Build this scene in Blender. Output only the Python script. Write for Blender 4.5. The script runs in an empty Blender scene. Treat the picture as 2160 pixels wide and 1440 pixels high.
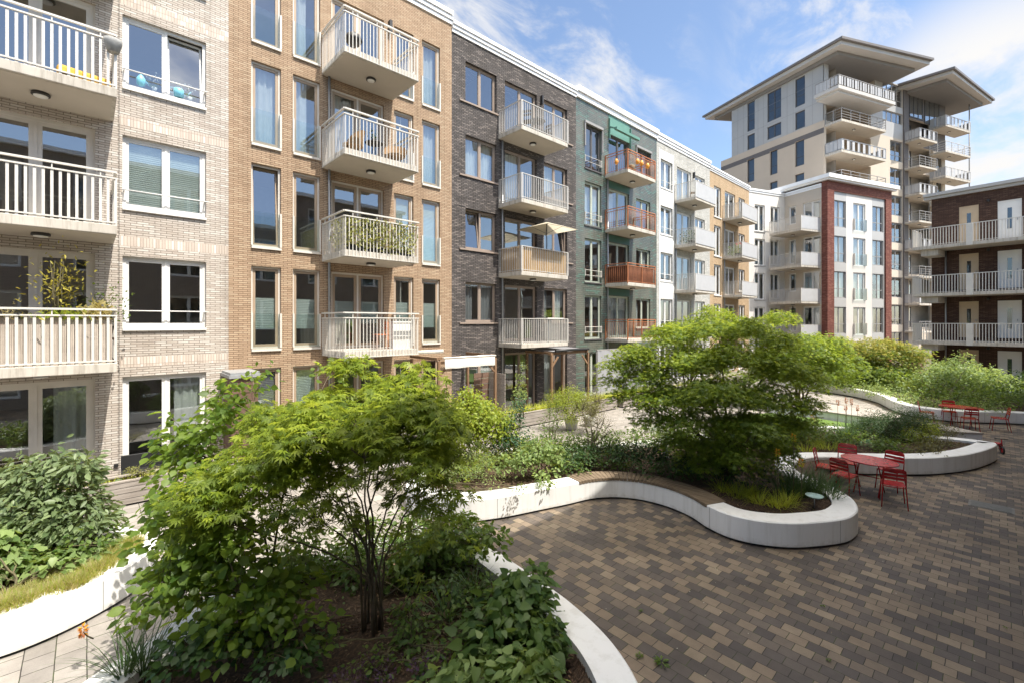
import bpy, bmesh, math, random
import numpy as np
from mathutils import Vector, Matrix
SC = bpy.context.scene
COL = SC.collection
rad = math.radians
# ------------------------------------------------------------------ camera
# the place: x runs along the row of houses, their fronts stand on y = 14.55, the ground is z = 0
CAM_H = 3.9
cam_data = bpy.data.cameras.new("camera")
cam_data.lens = 16.0
cam_data.sensor_width = 36.0
cam_data.shift_y = -0.0185
cam_data.clip_end = 600
cam = bpy.data.objects.new("camera", cam_data)
cam.location = (0, 0, CAM_H)
cam.rotation_euler = (rad(90), 0, rad(47 - 90))
COL.objects.link(cam)
SC.camera = cam
# ------------------------------------------------------------------ sun and sky
SUN = Vector((0.20, -1.0, 1.78)).normalized()
sun_data = bpy.data.lights.new("sun", 'SUN')
sun_data.energy = 3.7
sun_data.angle = rad(0.5)
sun_data.color = (1.0, 0.945, 0.86)
sun = bpy.data.objects.new("sun", sun_data)
sun.rotation_euler = SUN.to_track_quat('Z', 'Y').to_euler()
sun.location = (5, -20, 40)
COL.objects.link(sun)
world = bpy.data.worlds.new("World")
SC.world = world
world.use_nodes = True
def sky_nodes():
    nt = world.node_tree; N = nt.nodes; L = nt.links
    N.clear()
    out = N.new("ShaderNodeOutputWorld"); bg = N.new("ShaderNodeBackground")
    sky = N.new("ShaderNodeTexSky"); sky.sky_type = 'NISHITA'; sky.sun_disc = False
    sky.sun_elevation = math.asin(SUN.z); sky.sun_rotation = math.atan2(SUN.x, SUN.y)
    sky.air_density = 1.0; sky.dust_density = 0.6; sky.ozone_density = 1.6
    bg.inputs["Strength"].default_value = 0.12
    tc = N.new("ShaderNodeTexCoord"); sep = N.new("ShaderNodeSeparateXYZ")
    L.new(tc.outputs["Generated"], sep.inputs[0])
    def M(op, a, b=None, clamp=False):
        n = N.new("ShaderNodeMath"); n.operation = op; n.use_clamp = clamp
        for i, x in enumerate((a, b)):
            if x is None: continue
            if isinstance(x, (int, float)): n.inputs[i].default_value = x
            else: L.new(x, n.inputs[i])
        return n.outputs[0]
    den = M('ADD', M('MAXIMUM', sep.outputs[2], 0.0), 0.22)
    cx = M('DIVIDE', sep.outputs[0], den); cy = M('DIVIDE', sep.outputs[1], den)
    comb = N.new("ShaderNodeCombineXYZ"); L.new(cx, comb.inputs[0]); L.new(cy, comb.inputs[1])
    def noise(scale, detail, rough, dist, rot, stretch, off):
        mp = N.new("ShaderNodeMapping"); mp.inputs["Rotation"].default_value = (0, 0, rad(rot))
        mp.inputs["Scale"].default_value = (1, stretch, 1); mp.inputs["Location"].default_value = off
        L.new(comb.outputs[0], mp.inputs[0])
        t = N.new("ShaderNodeTexNoise"); t.inputs["Scale"].default_value = scale; t.inputs["Detail"].default_value = detail
        t.inputs["Roughness"].default_value = rough; t.inputs["Distortion"].default_value = dist
        L.new(mp.outputs[0], t.inputs["Vector"]); return t.outputs["Fac"]
    wisps = noise(1.5, 9, 0.62, 0.7, 25, 2.6, (3.2, 1.4, 0))
    big = noise(0.75, 4, 0.5, 0.3, 10, 1.3, (0.35, 5.1, 0))
    def band(x, lo, hi):
        mr = N.new("ShaderNodeMapRange"); mr.interpolation_type = 'SMOOTHSTEP'
        mr.inputs["From Min"].default_value = lo; mr.inputs["From Max"].default_value = hi
        L.new(x, mr.inputs["Value"]); return mr.outputs[0]
    cl = M('MULTIPLY', band(wisps, 0.50, 0.74), band(big, 0.47, 0.70))
    # patches of cloud where the sky has them: one wispy patch over the dark house, one bank over the gallery
    nrm = N.new("ShaderNodeVectorMath"); nrm.operation = 'NORMALIZE'; L.new(tc.outputs["Generated"], nrm.inputs[0])
    def patch(d, lo, hi, amp):
        v = Vector(d).normalized()
        dp = N.new("ShaderNodeVectorMath"); dp.operation = 'DOT_PRODUCT'
        L.new(nrm.outputs[0], dp.inputs[0]); dp.inputs[1].default_value = v
        return M('MULTIPLY', band(dp.outputs["Value"], lo, hi), amp)
    w2 = band(noise(2.6, 10, 0.62, 0.6, 35, 2.2, (7.2, 2.4, 0)), 0.44, 0.68)
    w3 = band(noise(1.8, 8, 0.6, 0.3, 20, 1.4, (1.2, 8.4, 0)), 0.30, 0.55)
    c1 = M('MULTIPLY', patch(SKY_A, 0.93, 0.985, 0.85), w2)
    c2 = M('MULTIPLY', patch(SKY_B, 0.965, 0.992, 1.0), w3)
    c3 = M('MULTIPLY', patch(SKY_C, 0.95, 0.99, 0.75), w2)
    # bright broken cloud added overhead and behind the block, unseen, to lift the shade
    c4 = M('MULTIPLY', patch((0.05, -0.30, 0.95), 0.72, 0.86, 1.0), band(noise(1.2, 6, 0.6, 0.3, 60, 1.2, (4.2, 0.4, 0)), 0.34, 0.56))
    allc = M('MAXIMUM', M('MAXIMUM', cl, c1), M('MAXIMUM', c2, c3), True)
    hz = N.new("ShaderNodeMixRGB"); hz.inputs[0].default_value = 0.04; L.new(sky.outputs[0], hz.inputs[1]); hz.inputs[2].default_value = (2.3, 2.25, 2.1, 1)
    mix = N.new("ShaderNodeMixRGB"); L.new(allc, mix.inputs[0]); L.new(hz.outputs[0], mix.inputs[1])
    mix.inputs[2].default_value = (3.9, 3.85, 3.8, 1)
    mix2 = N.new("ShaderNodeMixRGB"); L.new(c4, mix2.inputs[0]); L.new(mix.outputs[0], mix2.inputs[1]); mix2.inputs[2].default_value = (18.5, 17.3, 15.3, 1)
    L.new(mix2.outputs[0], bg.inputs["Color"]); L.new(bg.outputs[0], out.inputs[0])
SKY_A = (0.72, 0.75, 0.52)
SKY_B = (1.46, 0.0, 0.38)
SKY_C = (1.40, 0.10, 0.72)
sky_nodes()
SC.view_settings.view_transform = 'Standard'
SC.view_settings.look = 'None'
SC.view_settings.gamma = 1.0
SC.view_settings.exposure = 1.08
SC.render.film_transparent = False
SC.cycles.max_bounces = 8
SC.cycles.transparent_max_bounces = 16
SC.cycles.transmission_bounces = 4
SC.cycles.sample_clamp_indirect = 6.0
random.seed(11)
rng = np.random.default_rng(7)
# ------------------------------------------------------------------ helpers
def at(px, py, depth):
    """a point seen at pixel (px, py) of the 2160 wide photograph, `depth` metres ahead of the camera"""
    u = (px - 1080) / 960.0
    c, s = math.cos(rad(47)), math.sin(rad(47))
    return Vector((depth * (c + u * s), depth * (s - u * c), CAM_H + (680 - py) / 960.0 * depth))
def tag(o, label=None, cat=None, group=None, kind=None):
    if label: o['label'] = label
    if cat: o['category'] = cat
    if group: o['group'] = group
    if kind: o['kind'] = kind
    return o
def empty(name, loc=(0, 0, 0), rz=0.0, label=None, cat=None, group=None):
    o = bpy.data.objects.new(name, None)
    o.empty_display_size = 0.2
    o.location = loc; o.rotation_euler = (0, 0, rz)
    COL.objects.link(o)
    return tag(o, label, cat, group)
def kids(o): return [c for c in bpy.data.objects if c.parent == o]
def copy_tree(o, parent=None, memo=None):
    if memo is None:
        memo = {}
        for c in bpy.data.objects:
            if c.parent: memo.setdefault(c.parent.name, []).append(c)
    c = o.copy(); COL.objects.link(c)
    if parent is not None: c.parent = parent
    for ch in memo.get(o.name, []): copy_tree(ch, c, memo)
    return c
class MB:
    """collects faces; uv is a box projection in metres; build() links ONE mesh object"""
    def __init__(self): self.v = []; self.f = []; self.m = []; self.smooth = []
    def add(self, vs, fs, m=0, smooth=False):
        b = len(self.v); self.v += [tuple(x) for x in vs]
        for f in fs: self.f.append(tuple(i + b for i in f)); self.m.append(m); self.smooth.append(smooth)
    def box(self, x0, x1, y0, y1, z0, z1, m=0):
        if x0 > x1: x0, x1 = x1, x0
        if y0 > y1: y0, y1 = y1, y0
        if z0 > z1: z0, z1 = z1, z0
        self.add([(x0,y0,z0),(x1,y0,z0),(x1,y1,z0),(x0,y1,z0),(x0,y0,z1),(x1,y0,z1),(x1,y1,z1),(x0,y1,z1)],
                 [(0,3,2,1),(4,5,6,7),(0,1,5,4),(1,2,6,5),(2,3,7,6),(3,0,4,7)], m)
    def bar(self, a, b, w, h, m=0):
        """square bar from a to b, w across, h high"""
        a = Vector(a); b = Vector(b); d = (b - a).normalized()
        up = Vector((0, 0, 1)) if abs(d.z) < 0.95 else Vector((0, 1, 0))
        s = d.cross(up).normalized() * (w / 2); u = s.cross(d).normalized() * (h / 2)
        vs = [a - s - u, a + s - u, a + s + u, a - s + u, b - s - u, b + s - u, b + s + u, b - s + u]
        self.add(vs, [(0,1,2,3),(7,6,5,4),(0,4,5,1),(1,5,6,2),(2,6,7,3),(3,7,4,0)], m)
    def tube(self, pts, r, n=6, m=0, cap=True):
        pts = [Vector(p) for p in pts]
        rs = r if isinstance(r, (list, tuple)) else [r] * len(pts)
        rings = []; b = len(self.v); prev = None
        for i, p in enumerate(pts):
            d = (pts[min(i + 1, len(pts) - 1)] - pts[max(i - 1, 0)])
            if d.length < 1e-9: d = Vector((0, 0, 1))
            d.normalize()
            if prev is None:
                up = Vector((0, 0, 1)) if abs(d.z) < 0.9 else Vector((1, 0, 0))
                s = d.cross(up).normalized()
            else:
                s = (prev - d * prev.dot(d))
                s = s.normalized() if s.length > 1e-6 else d.orthogonal().normalized()
            prev = s; u = s.cross(d)
            for k in range(n):
                a = 2 * math.pi * k / n
                self.v.append(tuple(p + s * (math.cos(a) * rs[i]) + u * (math.sin(a) * rs[i])))
        for i in range(len(pts) - 1):
            for k in range(n):
                q = (b + i*n + k, b + i*n + (k+1) % n, b + (i+1)*n + (k+1) % n, b + (i+1)*n + k)
                self.f.append(q[::-1]); self.m.append(m); self.smooth.append(True)
        if cap:
            self.f.append(tuple(b + k for k in range(n))); self.m.append(m); self.smooth.append(False)
            e = b + (len(pts) - 1) * n
            self.f.append(tuple(e + k for k in reversed(range(n)))); self.m.append(m); self.smooth.append(False)
    def lathe(self, prof, c=(0, 0, 0), n=20, m=0, cap=True):
        b = len(self.v); c = Vector(c)
        for r, z in prof:
            for k in range(n):
                a = 2 * math.pi * k / n
                self.v.append((c.x + r * math.cos(a), c.y + r * math.sin(a), c.z + z))
        for i in range(len(prof) - 1):
            for k in range(n):
                self.f.append((b+i*n+k, b+i*n+(k+1) % n, b+(i+1)*n+(k+1) % n, b+(i+1)*n+k)); self.m.append(m); self.smooth.append(True)
        if cap:
            self.f.append(tuple(b + k for k in reversed(range(n)))); self.m.append(m); self.smooth.append(False)
            e = b + (len(prof) - 1) * n
            self.f.append(tuple(e + k for k in range(n))); self.m.append(m); self.smooth.append(False)
    def prism(self, poly, z0, z1, m=0, mtop=None):
        n = len(poly); mt = m if mtop is None else mtop
        self.add([(x, y, z0) for x, y in poly] + [(x, y, z1) for x, y in poly], [], m)
        b = len(self.v) - 2 * n
        self.f.append(tuple(b + n + i for i in range(n))); self.m.append(mt); self.smooth.append(False)
        self.f.append(tuple(b + i for i in reversed(range(n)))); self.m.append(m); self.smooth.append(False)
        for i in range(n):
            j = (i + 1) % n
            self.f.append((b+i, b+j, b+n+j, b+n+i)); self.m.append(m); self.smooth.append(False)
    def quad(self, a, b, c, d, m=0): self.add([a, b, c, d], [(0, 1, 2, 3)], m)
    def build(self, name, mats, parent=None, bevel=0.0):
        me = bpy.data.meshes.new(name)
        me.from_pydata(self.v, [], self.f)
        if not isinstance(mats, (list, tuple)): mats = [mats]
        for x in mats: me.materials.append(x)
        me.polygons.foreach_set("material_index", self.m)
        me.polygons.foreach_set("use_smooth", self.smooth)
        uv = me.uv_layers.new(name="UVMap")
        nl = len(me.loops)
        if nl:
            vi = np.empty(nl, dtype=np.int32); me.loops.foreach_get("vertex_index", vi)
            co = np.array(self.v, dtype=np.float64)[vi]
            nr = np.empty(len(me.polygons) * 3); me.polygons.foreach_get("normal", nr); nr = np.abs(nr.reshape(-1, 3))
            lt = np.empty(len(me.polygons), dtype=np.int32); me.polygons.foreach_get("loop_total", lt)
            ax = np.repeat(nr.argmax(1), lt)
            U = np.where(ax == 0, co[:, 1], co[:, 0]); V = np.where(ax == 2, co[:, 1], co[:, 2])
            uv.data.foreach_set("uv", np.stack([U, V], 1).ravel())
        me.update()
        o = bpy.data.objects.new(name, me); COL.objects.link(o)
        if parent is not None: o.parent = parent
        if bevel > 0:
            bv = o.modifiers.new("bevel", 'BEVEL'); bv.width = bevel; bv.segments = 2; bv.limit_method = 'ANGLE'; bv.angle_limit = rad(40)
        return o
def smooth_loop(pts, n=6, closed=True):
    """Catmull-Rom through the points"""
    P = [Vector((p[0], p[1])) for p in pts]; out = []; N = len(P)
    for i in range(N if closed else N - 1):
        if closed: a, b, c, d = P[(i-1) % N], P[i], P[(i+1) % N], P[(i+2) % N]
        else: a, b, c, d = P[max(i-1, 0)], P[i], P[i+1], P[min(i+2, N-1)]
        for k in range(n):
            t = k / n
            q = 0.5 * ((2*b) + (c-a)*t + (2*a-5*b+4*c-d)*t*t + (3*b-a-3*c+d)*t*t*t)
            out.append((q.x, q.y))
    if not closed: out.append(tuple(P[-1]))
    return out
def area2(p): return sum(p[i][0]*p[(i+1) % len(p)][1] - p[(i+1) % len(p)][0]*p[i][1] for i in range(len(p)))
def inset(poly, d):
    """offset a counter-clockwise loop inwards by d (a number or one per vertex)"""
    n = len(poly); out = []
    for i in range(n):
        a = Vector(poly[i-1]); b = Vector(poly[i]); c = Vector(poly[(i+1) % n])
        t = (c - a); t.normalize()
        di = d[i] if isinstance(d, (list, tuple)) else d
        out.append((b.x - t.y * di, b.y + t.x * di))
    return out
# ------------------------------------------------------------------ materials
def mat_new(name):
    m = bpy.data.materials.new(name); m.use_nodes = True
    nt = m.node_tree; b = nt.nodes["Principled BSDF"]
    return m, nt, b
def col(c): return (c[0], c[1], c[2], 1.0)
def tex_noise(nt, scale, detail=4, rough=0.55, vec=None, coord="Object"):
    t = nt.nodes.new("ShaderNodeTexNoise"); t.inputs["Scale"].default_value = scale
    t.inputs["Detail"].default_value = detail; t.inputs["Roughness"].default_value = rough
    if vec is None:
        tc = nt.nodes.new("ShaderNodeTexCoord"); vec = tc.outputs[coord]
    nt.links.new(vec, t.inputs["Vector"]); return t
def ramp(nt, fac, stops):
    r = nt.nodes.new("ShaderNodeValToRGB"); e = r.color_ramp.elements
    e[0].position, e[0].color = stops[0][0], col(stops[0][1])
    e[1].position, e[1].color = stops[-1][0], col(stops[-1][1])
    for p, c in stops[1:-1]:
        x = e.new(p); x.color = col(c)
    nt.links.new(fac, r.inputs[0]); return r.outputs[0]
def mixrgb(nt, typ, fac, a, b):
    x = nt.nodes.new("ShaderNodeMixRGB"); x.blend_type = typ
    for i, q in ((0, fac), (1, a), (2, b)):
        if isinstance(q, (int, float)): x.inputs[i].default_value = q
        elif isinstance(q, tuple): x.inputs[i].default_value = col(q)
        else: nt.links.new(q, x.inputs[i])
    return x.outputs[0]
def plain(name, c, rough=0.6, var=0.12, scale=3.0, metal=0.0, spec=0.5, bump=0.0, bscale=60):
    """paint, metal or render: a base colour with a little wear in it"""
    m, nt, b = mat_new(name)
    n = tex_noise(nt, scale, 6)
    lo = tuple(x * (1 - var) for x in c); hi = tuple(min(1, x * (1 + var * 0.6)) for x in c)
    nt.links.new(ramp(nt, n.outputs["Fac"], [(0.3, lo), (0.65, hi)]), b.inputs["Base Color"])
    b.inputs["Roughness"].default_value = rough; b.inputs["Metallic"].default_value = metal
    b.inputs["Specular IOR Level"].default_value = spec
    if bump > 0:
        bn = tex_noise(nt, bscale, 4); bp = nt.nodes.new("ShaderNodeBump"); bp.inputs["Strength"].default_value = bump
        bp.inputs["Distance"].default_value = 0.01
        nt.links.new(bn.outputs["Fac"], bp.inputs["Height"]); nt.links.new(bp.outputs[0], b.inputs["Normal"])
    return m
def brick(name, c1, c2, mortar, bw=0.215, bh=0.061, ms=0.010, rough=0.85, turn=False, offset=0.5, third=None, bump=0.6, stain=0.18, spec=0.3, tint=None):
    """courses of masonry on the UVs (metres); two brick colours, a third in patches, stains"""
    m, nt, b = mat_new(name)
    uv = nt.nodes.new("ShaderNodeUVMap"); uv.uv_map = "UVMap"
    vec = uv.outputs[0]
    if turn:
        mp = nt.nodes.new("ShaderNodeMapping"); mp.inputs["Rotation"].default_value = (0, 0, rad(90)); nt.links.new(vec, mp.inputs[0]); vec = mp.outputs[0]
    t = nt.nodes.new("ShaderNodeTexBrick")
    t.inputs["Scale"].default_value = 1.0; t.inputs["Brick Width"].default_value = bw; t.inputs["Row Height"].default_value = bh
    t.inputs["Mortar Size"].default_value = ms; t.inputs["Mortar Smooth"].default_value = 0.15; t.offset = offset
    t.inputs["Color1"].default_value = col(c1); t.inputs["Color2"].default_value = col(c2); t.inputs["Mortar"].default_value = col(mortar)
    nt.links.new(vec, t.inputs["Vector"])
    c = t.outputs["Color"]
    if third is not None:
        t2 = nt.nodes.new("ShaderNodeTexBrick")
        for k in ("Scale", "Brick Width", "Row Height", "Mortar Size", "Mortar Smooth"): t2.inputs[k].default_value = t.inputs[k].default_value
        t2.offset = offset
        t2.inputs["Color1"].default_value = (0, 0, 0, 1); t2.inputs["Color2"].default_value = (1, 1, 1, 1); t2.inputs["Mortar"].default_value = (0, 0, 0, 1)
        mp2 = nt.nodes.new("ShaderNodeMapping"); mp2.inputs["Location"].default_value = (bw * 37, bh * 46, 0)
        nt.links.new(vec, mp2.inputs[0]); nt.links.new(mp2.outputs[0], t2.inputs["Vector"])
        f = ramp(nt, t2.outputs["Color"], [(0.72, (0, 0, 0)), (0.80, (1, 1, 1))])
        c = mixrgb(nt, 'MIX', f, c, third)
    n = tex_noise(nt, 0.7, 6, 0.6, vec)
    c = mixrgb(nt, 'MULTIPLY', stain, c, ramp(nt, n.outputs["Fac"], [(0.3, (0.35, 0.34, 0.32)), (0.6, (1, 1, 1))]))
    n2 = tex_noise(nt, 45, 3, 0.6, vec)
    c = mixrgb(nt, 'MULTIPLY', 0.35, c, ramp(nt, n2.outputs["Fac"], [(0.3, (0.6, 0.6, 0.6)), (0.7, (1, 1, 1))]))
    mp3 = nt.nodes.new("ShaderNodeMapping"); mp3.inputs["Scale"].default_value = (2.6, 0.16, 1) if not turn else (0.16, 2.6, 1); nt.links.new(vec, mp3.inputs[0])
    n4 = tex_noise(nt, 1.0, 6, 0.65, mp3.outputs[0])
    c = mixrgb(nt, 'MULTIPLY', 0.45, c, ramp(nt, n4.outputs["Fac"], [(0.30, (0.55, 0.53, 0.50)), (0.48, (1, 1, 1)), (0.75, (1, 1, 1))]))
    if tint is not None:
        n3 = tex_noise(nt, 0.35, 3, 0.5, vec)
        c = mixrgb(nt, 'MIX', ramp(nt, n3.outputs["Fac"], [(0.42, (0, 0, 0)), (0.62, (0.55, 0.55, 0.55))]), c, tint)
    nt.links.new(c, b.inputs["Base Color"])
    b.inputs["Roughness"].default_value = rough; b.inputs["Specular IOR Level"].default_value = spec
    if bump > 0:
        inv = nt.nodes.new("ShaderNodeMath"); inv.operation = 'SUBTRACT'; inv.inputs[0].default_value = 1.0
        nt.links.new(t.outputs["Fac"], inv.inputs[1])
        add = nt.nodes.new("ShaderNodeMath"); add.operation = 'MULTIPLY_ADD'; add.inputs[1].default_value = 0.25
        nt.links.new(n2.outputs["Fac"], add.inputs[0]); nt.links.new(inv.outputs[0], add.inputs[2])
        bp = nt.nodes.new("ShaderNodeBump"); bp.inputs["Strength"].default_value = bump; bp.inputs["Distance"].default_value = 0.008
        nt.links.new(add.outputs[0], bp.inputs["Height"]); nt.links.new(bp.outputs[0], b.inputs["Normal"])
    return m
def wood(name, c1, c2, scale=1.0, rough=0.75, along='x'):
    m, nt, b = mat_new(name)
    uv = nt.nodes.new("ShaderNodeTexCoord")
    mp = nt.nodes.new("ShaderNodeMapping")
    mp.inputs["Scale"].default_value = {'x': (1.2, 22, 22), 'y': (22, 1.2, 22), 'z': (22, 22, 1.2)}[along]
    nt.links.new(uv.outputs["Object"], mp.inputs[0])
    n = tex_noise(nt, scale, 6, 0.6, mp.outputs[0])
    n2 = tex_noise(nt, 2.0, 3, 0.6, uv.outputs["Object"])
    c = ramp(nt, n.outputs["Fac"], [(0.3, c1), (0.7, c2)])
    c = mixrgb(nt, 'MULTIPLY', 0.5, c, ramp(nt, n2.outputs["Fac"], [(0.3, (0.6, 0.58, 0.56)), (0.65, (1, 1, 1))]))
    nt.links.new(c, b.inputs["Base Color"]); b.inputs["Roughness"].default_value = rough
    b.inputs["Specular IOR Level"].default_value = 0.25
    return m
def glass(name, tint=(0.80, 0.86, 0.86), base=0.26, rough=0.0):
    m = bpy.data.materials.new(name); m.use_nodes = True; nt = m.node_tree; N = nt.nodes; N.clear()
    out = N.new("ShaderNodeOutputMaterial"); mix = N.new("ShaderNodeMixShader"); tr = N.new("ShaderNodeBsdfTransparent"); gl = N.new("ShaderNodeBsdfGlossy")
    lw = N.new("ShaderNodeLayerWeight"); lw.inputs["Blend"].default_value = 0.5
    pw = N.new("ShaderNodeMath"); pw.operation = 'POWER'; pw.inputs[1].default_value = 3.5; nt.links.new(lw.outputs["Facing"], pw.inputs[0])
    fr = N.new("ShaderNodeMath"); fr.operation = 'MULTIPLY_ADD'; fr.inputs[1].default_value = 0.9 - base; fr.inputs[2].default_value = base; nt.links.new(pw.outputs[0], fr.inputs[0])
    tr.inputs["Color"].default_value = col(tint); gl.inputs["Roughness"].default_value = rough; gl.inputs["Color"].default_value = (0.94, 0.97, 1, 1)
    # old panes are never quite flat
    n = tex_noise(nt, 1.3, 2, 0.5); bp = N.new("ShaderNodeBump"); bp.inputs["Strength"].default_value = 0.02; bp.inputs["Distance"].default_value = 0.05
    nt.links.new(n.outputs["Fac"], bp.inputs["Height"]); nt.links.new(bp.outputs[0], gl.inputs["Normal"])
    nt.links.new(fr.outputs[0], mix.inputs[0]); nt.links.new(tr.outputs[0], mix.inputs[1]); nt.links.new(gl.outputs[0], mix.inputs[2])
    nt.links.new(mix.outputs[0], out.inputs[0]); return m
def leaf_mat(name, c_lo, c_hi, trans=0.45, tcol=None, rough=0.45, spec=0.35):
    """leaves: each leaf its own tone, light passing through"""
    m = bpy.data.materials.new(name); m.use_nodes = True; nt = m.node_tree; N = nt.nodes
    b = N["Principled BSDF"]; out = N["Material Output"]
    g = N.new("ShaderNodeNewGeometry")
    c = ramp(nt, g.outputs["Random Per Island"], [(0.0, c_lo), (0.55, tuple((a + d) / 2 for a, d in zip(c_lo, c_hi))), (1.0, c_hi)])
    nt.links.new(c, b.inputs["Base Color"]); b.inputs["Roughness"].default_value = rough; b.inputs["Specular IOR Level"].default_value = spec
    t = N.new("ShaderNodeBsdfTranslucent")
    tc = tcol or tuple(min(1, x * k) for x, k in zip(c_hi, (2.1, 1.9, 1.2)))
    nt.links.new(mixrgb(nt, 'MULTIPLY', 0.55, tc, ramp(nt, g.outputs["Random Per Island"], [(0, (0.55, 0.6, 0.5)), (1, (1, 1, 1))])), t.inputs["Color"])
    mx = N.new("ShaderNodeMixShader"); mx.inputs[0].default_value = trans
    nt.links.new(b.outputs[0], mx.inputs[1]); nt.links.new(t.outputs[0], mx.inputs[2]); nt.links.new(mx.outputs[0], out.inputs[0])
    return m
def cloth(name, c, trans=0.35):
    m = bpy.data.materials.new(name); m.use_nodes = True; nt = m.node_tree; N = nt.nodes
    b = N["Principled BSDF"]; out = N["Material Output"]
    n = tex_noise(nt, 4, 3)
    cc = ramp(nt, n.outputs["Fac"], [(0.3, tuple(x * 0.88 for x in c)), (0.7, c)])
    nt.links.new(cc, b.inputs["Base Color"]); b.inputs["Roughness"].default_value = 0.9; b.inputs["Specular IOR Level"].default_value = 0.1
    t = N.new("ShaderNodeBsdfTranslucent"); nt.links.new(cc, t.inputs["Color"])
    mx = N.new("ShaderNodeMixShader"); mx.inputs[0].default_value = trans
    nt.links.new(b.outputs[0], mx.inputs[1]); nt.links.new(t.outputs[0], mx.inputs[2]); nt.links.new(mx.outputs[0], out.inputs[0])
    return m
B = {}
B['cream'] = brick("cream brick", (0.585, 0.525, 0.46), (0.485, 0.42, 0.36), (0.225, 0.19, 0.16), 0.235, 0.056, 0.007, third=(0.64, 0.595, 0.535))
B['cream_soldier'] = brick("cream soldier course", (0.66, 0.58, 0.50), (0.56, 0.47, 0.40), (0.40, 0.33, 0.275), 0.24, 0.062, 0.006, turn=True, offset=0.0, third=(0.72, 0.66, 0.60))
B['tan'] = brick("tan brick", (0.46, 0.325, 0.215), (0.375, 0.26, 0.17), (0.16, 0.105, 0.065), 0.235, 0.056, 0.007, third=(0.48, 0.355, 0.24))
B['dark'] = brick("dark grey brick", (0.140, 0.124, 0.117), (0.096, 0.084, 0.080), (0.022, 0.019, 0.017), 0.235, 0.058, 0.010, third=(0.215, 0.185, 0.17), stain=0.3)
B['green'] = brick("green glazed tile", (0.108, 0.130, 0.112), (0.135, 0.140, 0.118), (0.040, 0.046, 0.041), 0.31, 0.098, 0.009, rough=0.25, spec=0.6, third=(0.118, 0.185, 0.152), tint=(0.165, 0.16, 0.13), bump=0.4)
B['white'] = brick("white brick", (0.52, 0.50, 0.465), (0.44, 0.42, 0.39), (0.30, 0.33, 0.30), 0.235, 0.060, 0.007, third=(0.58, 0.56, 0.53))
B['sand'] = brick("sand brick", (0.52, 0.385, 0.25), (0.46, 0.33, 0.205), (0.30, 0.21, 0.12), 0.235, 0.060, 0.007)
B['red'] = brick("red brick", (0.21, 0.066, 0.048), (0.155, 0.05, 0.038), (0.12, 0.065, 0.05), 0.235, 0.062, 0.008, third=(0.27, 0.11, 0.08))
B['brown'] = brick("brown brick", (0.100, 0.056, 0.038), (0.072, 0.040, 0.028), (0.030, 0.016, 0.013), 0.235, 0.062, 0.008, third=(0.13, 0.076, 0.054))
B['own'] = brick("grey brown brick", (0.40, 0.32, 0.26), (0.33, 0.26, 0.21), (0.09, 0.075, 0.06), 0.235, 0.062, 0.008)
M = {}
M['plaster'] = plain("white plaster", (0.62, 0.59, 0.55), 0.9, 0.08, 0.8, bump=0.15)
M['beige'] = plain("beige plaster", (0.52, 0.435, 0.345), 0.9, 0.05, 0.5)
M['beige_lit'] = plain("cream plaster", (0.52, 0.455, 0.375), 0.9, 0.05, 0.5)  # lighter copy of the beige plaster, sunlit tone put into the colour
M['grey_panel'] = plain("grey cladding panel", (0.40, 0.395, 0.385), 0.5, 0.05, 0.6)
M['band'] = plain("dark band", (0.13, 0.115, 0.11), 0.7, 0.06)
M['white_paint'] = plain("white paint", (0.70, 0.69, 0.665), 0.45, 0.05, 2.0)
M['coping'] = plain("white coping metal", (0.80, 0.80, 0.80), 0.4, 0.07, 1.2)
M['offwhite'] = plain("off-white frame paint", (0.62, 0.58, 0.52), 0.45, 0.06, 3)
M['taupe'] = plain("taupe frame paint", (0.36, 0.27, 0.19), 0.5, 0.08, 3)
M['brownframe'] = plain("brown grey frame paint", (0.30, 0.235, 0.19), 0.5, 0.08, 3)
M['greenframe'] = plain("pale green frame paint", (0.42, 0.45, 0.37), 0.5, 0.08, 3)
M['darkframe'] = plain("dark window frame", (0.09, 0.085, 0.085), 0.5, 0.1, 3)
M['greyframe'] = plain("grey window frame", (0.28, 0.27, 0.26), 0.5, 0.08, 3)
def concrete_mat():
    m, nt, b = mat_new("balcony concrete")
    tc = nt.nodes.new("ShaderNodeTexCoord")
    n = tex_noise(nt, 1.6, 6); c = ramp(nt, n.outputs["Fac"], [(0.3, (0.44, 0.405, 0.35)), (0.65, (0.53, 0.49, 0.43))])
    mp = nt.nodes.new("ShaderNodeMapping"); mp.inputs["Scale"].default_value = (9, 9, 0.8); nt.links.new(tc.outputs["Object"], mp.inputs[0])
    st = tex_noise(nt, 1.0, 6, 0.7, mp.outputs[0]); c = mixrgb(nt, 'MULTIPLY', 0.6, c, ramp(nt, st.outputs["Fac"], [(0.34, (0.45, 0.42, 0.37)), (0.52, (1, 1, 1))]))
    nt.links.new(c, b.inputs["Base Color"]); b.inputs["Roughness"].default_value = 0.9; return m
M['concrete'] = concrete_mat()
M['soffit'] = plain("painted soffit", (0.47, 0.42, 0.355), 0.9, 0.08, 0.8)
M['rail'] = plain("cream railing paint", (0.60, 0.575, 0.525), 0.4, 0.05, 4)
M['railgrey'] = plain("light grey railing paint", (0.53, 0.51, 0.475), 0.4, 0.06, 4)
M['copper'] = plain("copper brown railing", (0.42, 0.155, 0.065), 0.45, 0.2, 6)
M['steel'] = plain("galvanised steel", (0.34, 0.35, 0.36), 0.45, 0.12, 5, metal=0.6)
M['perf'] = plain("grey perforated panel", (0.42, 0.42, 0.425), 0.5, 0.05, 3)
M['interior'] = plain("dim room", (0.42, 0.39, 0.35), 0.95, 0.3, 0.6)
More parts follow.
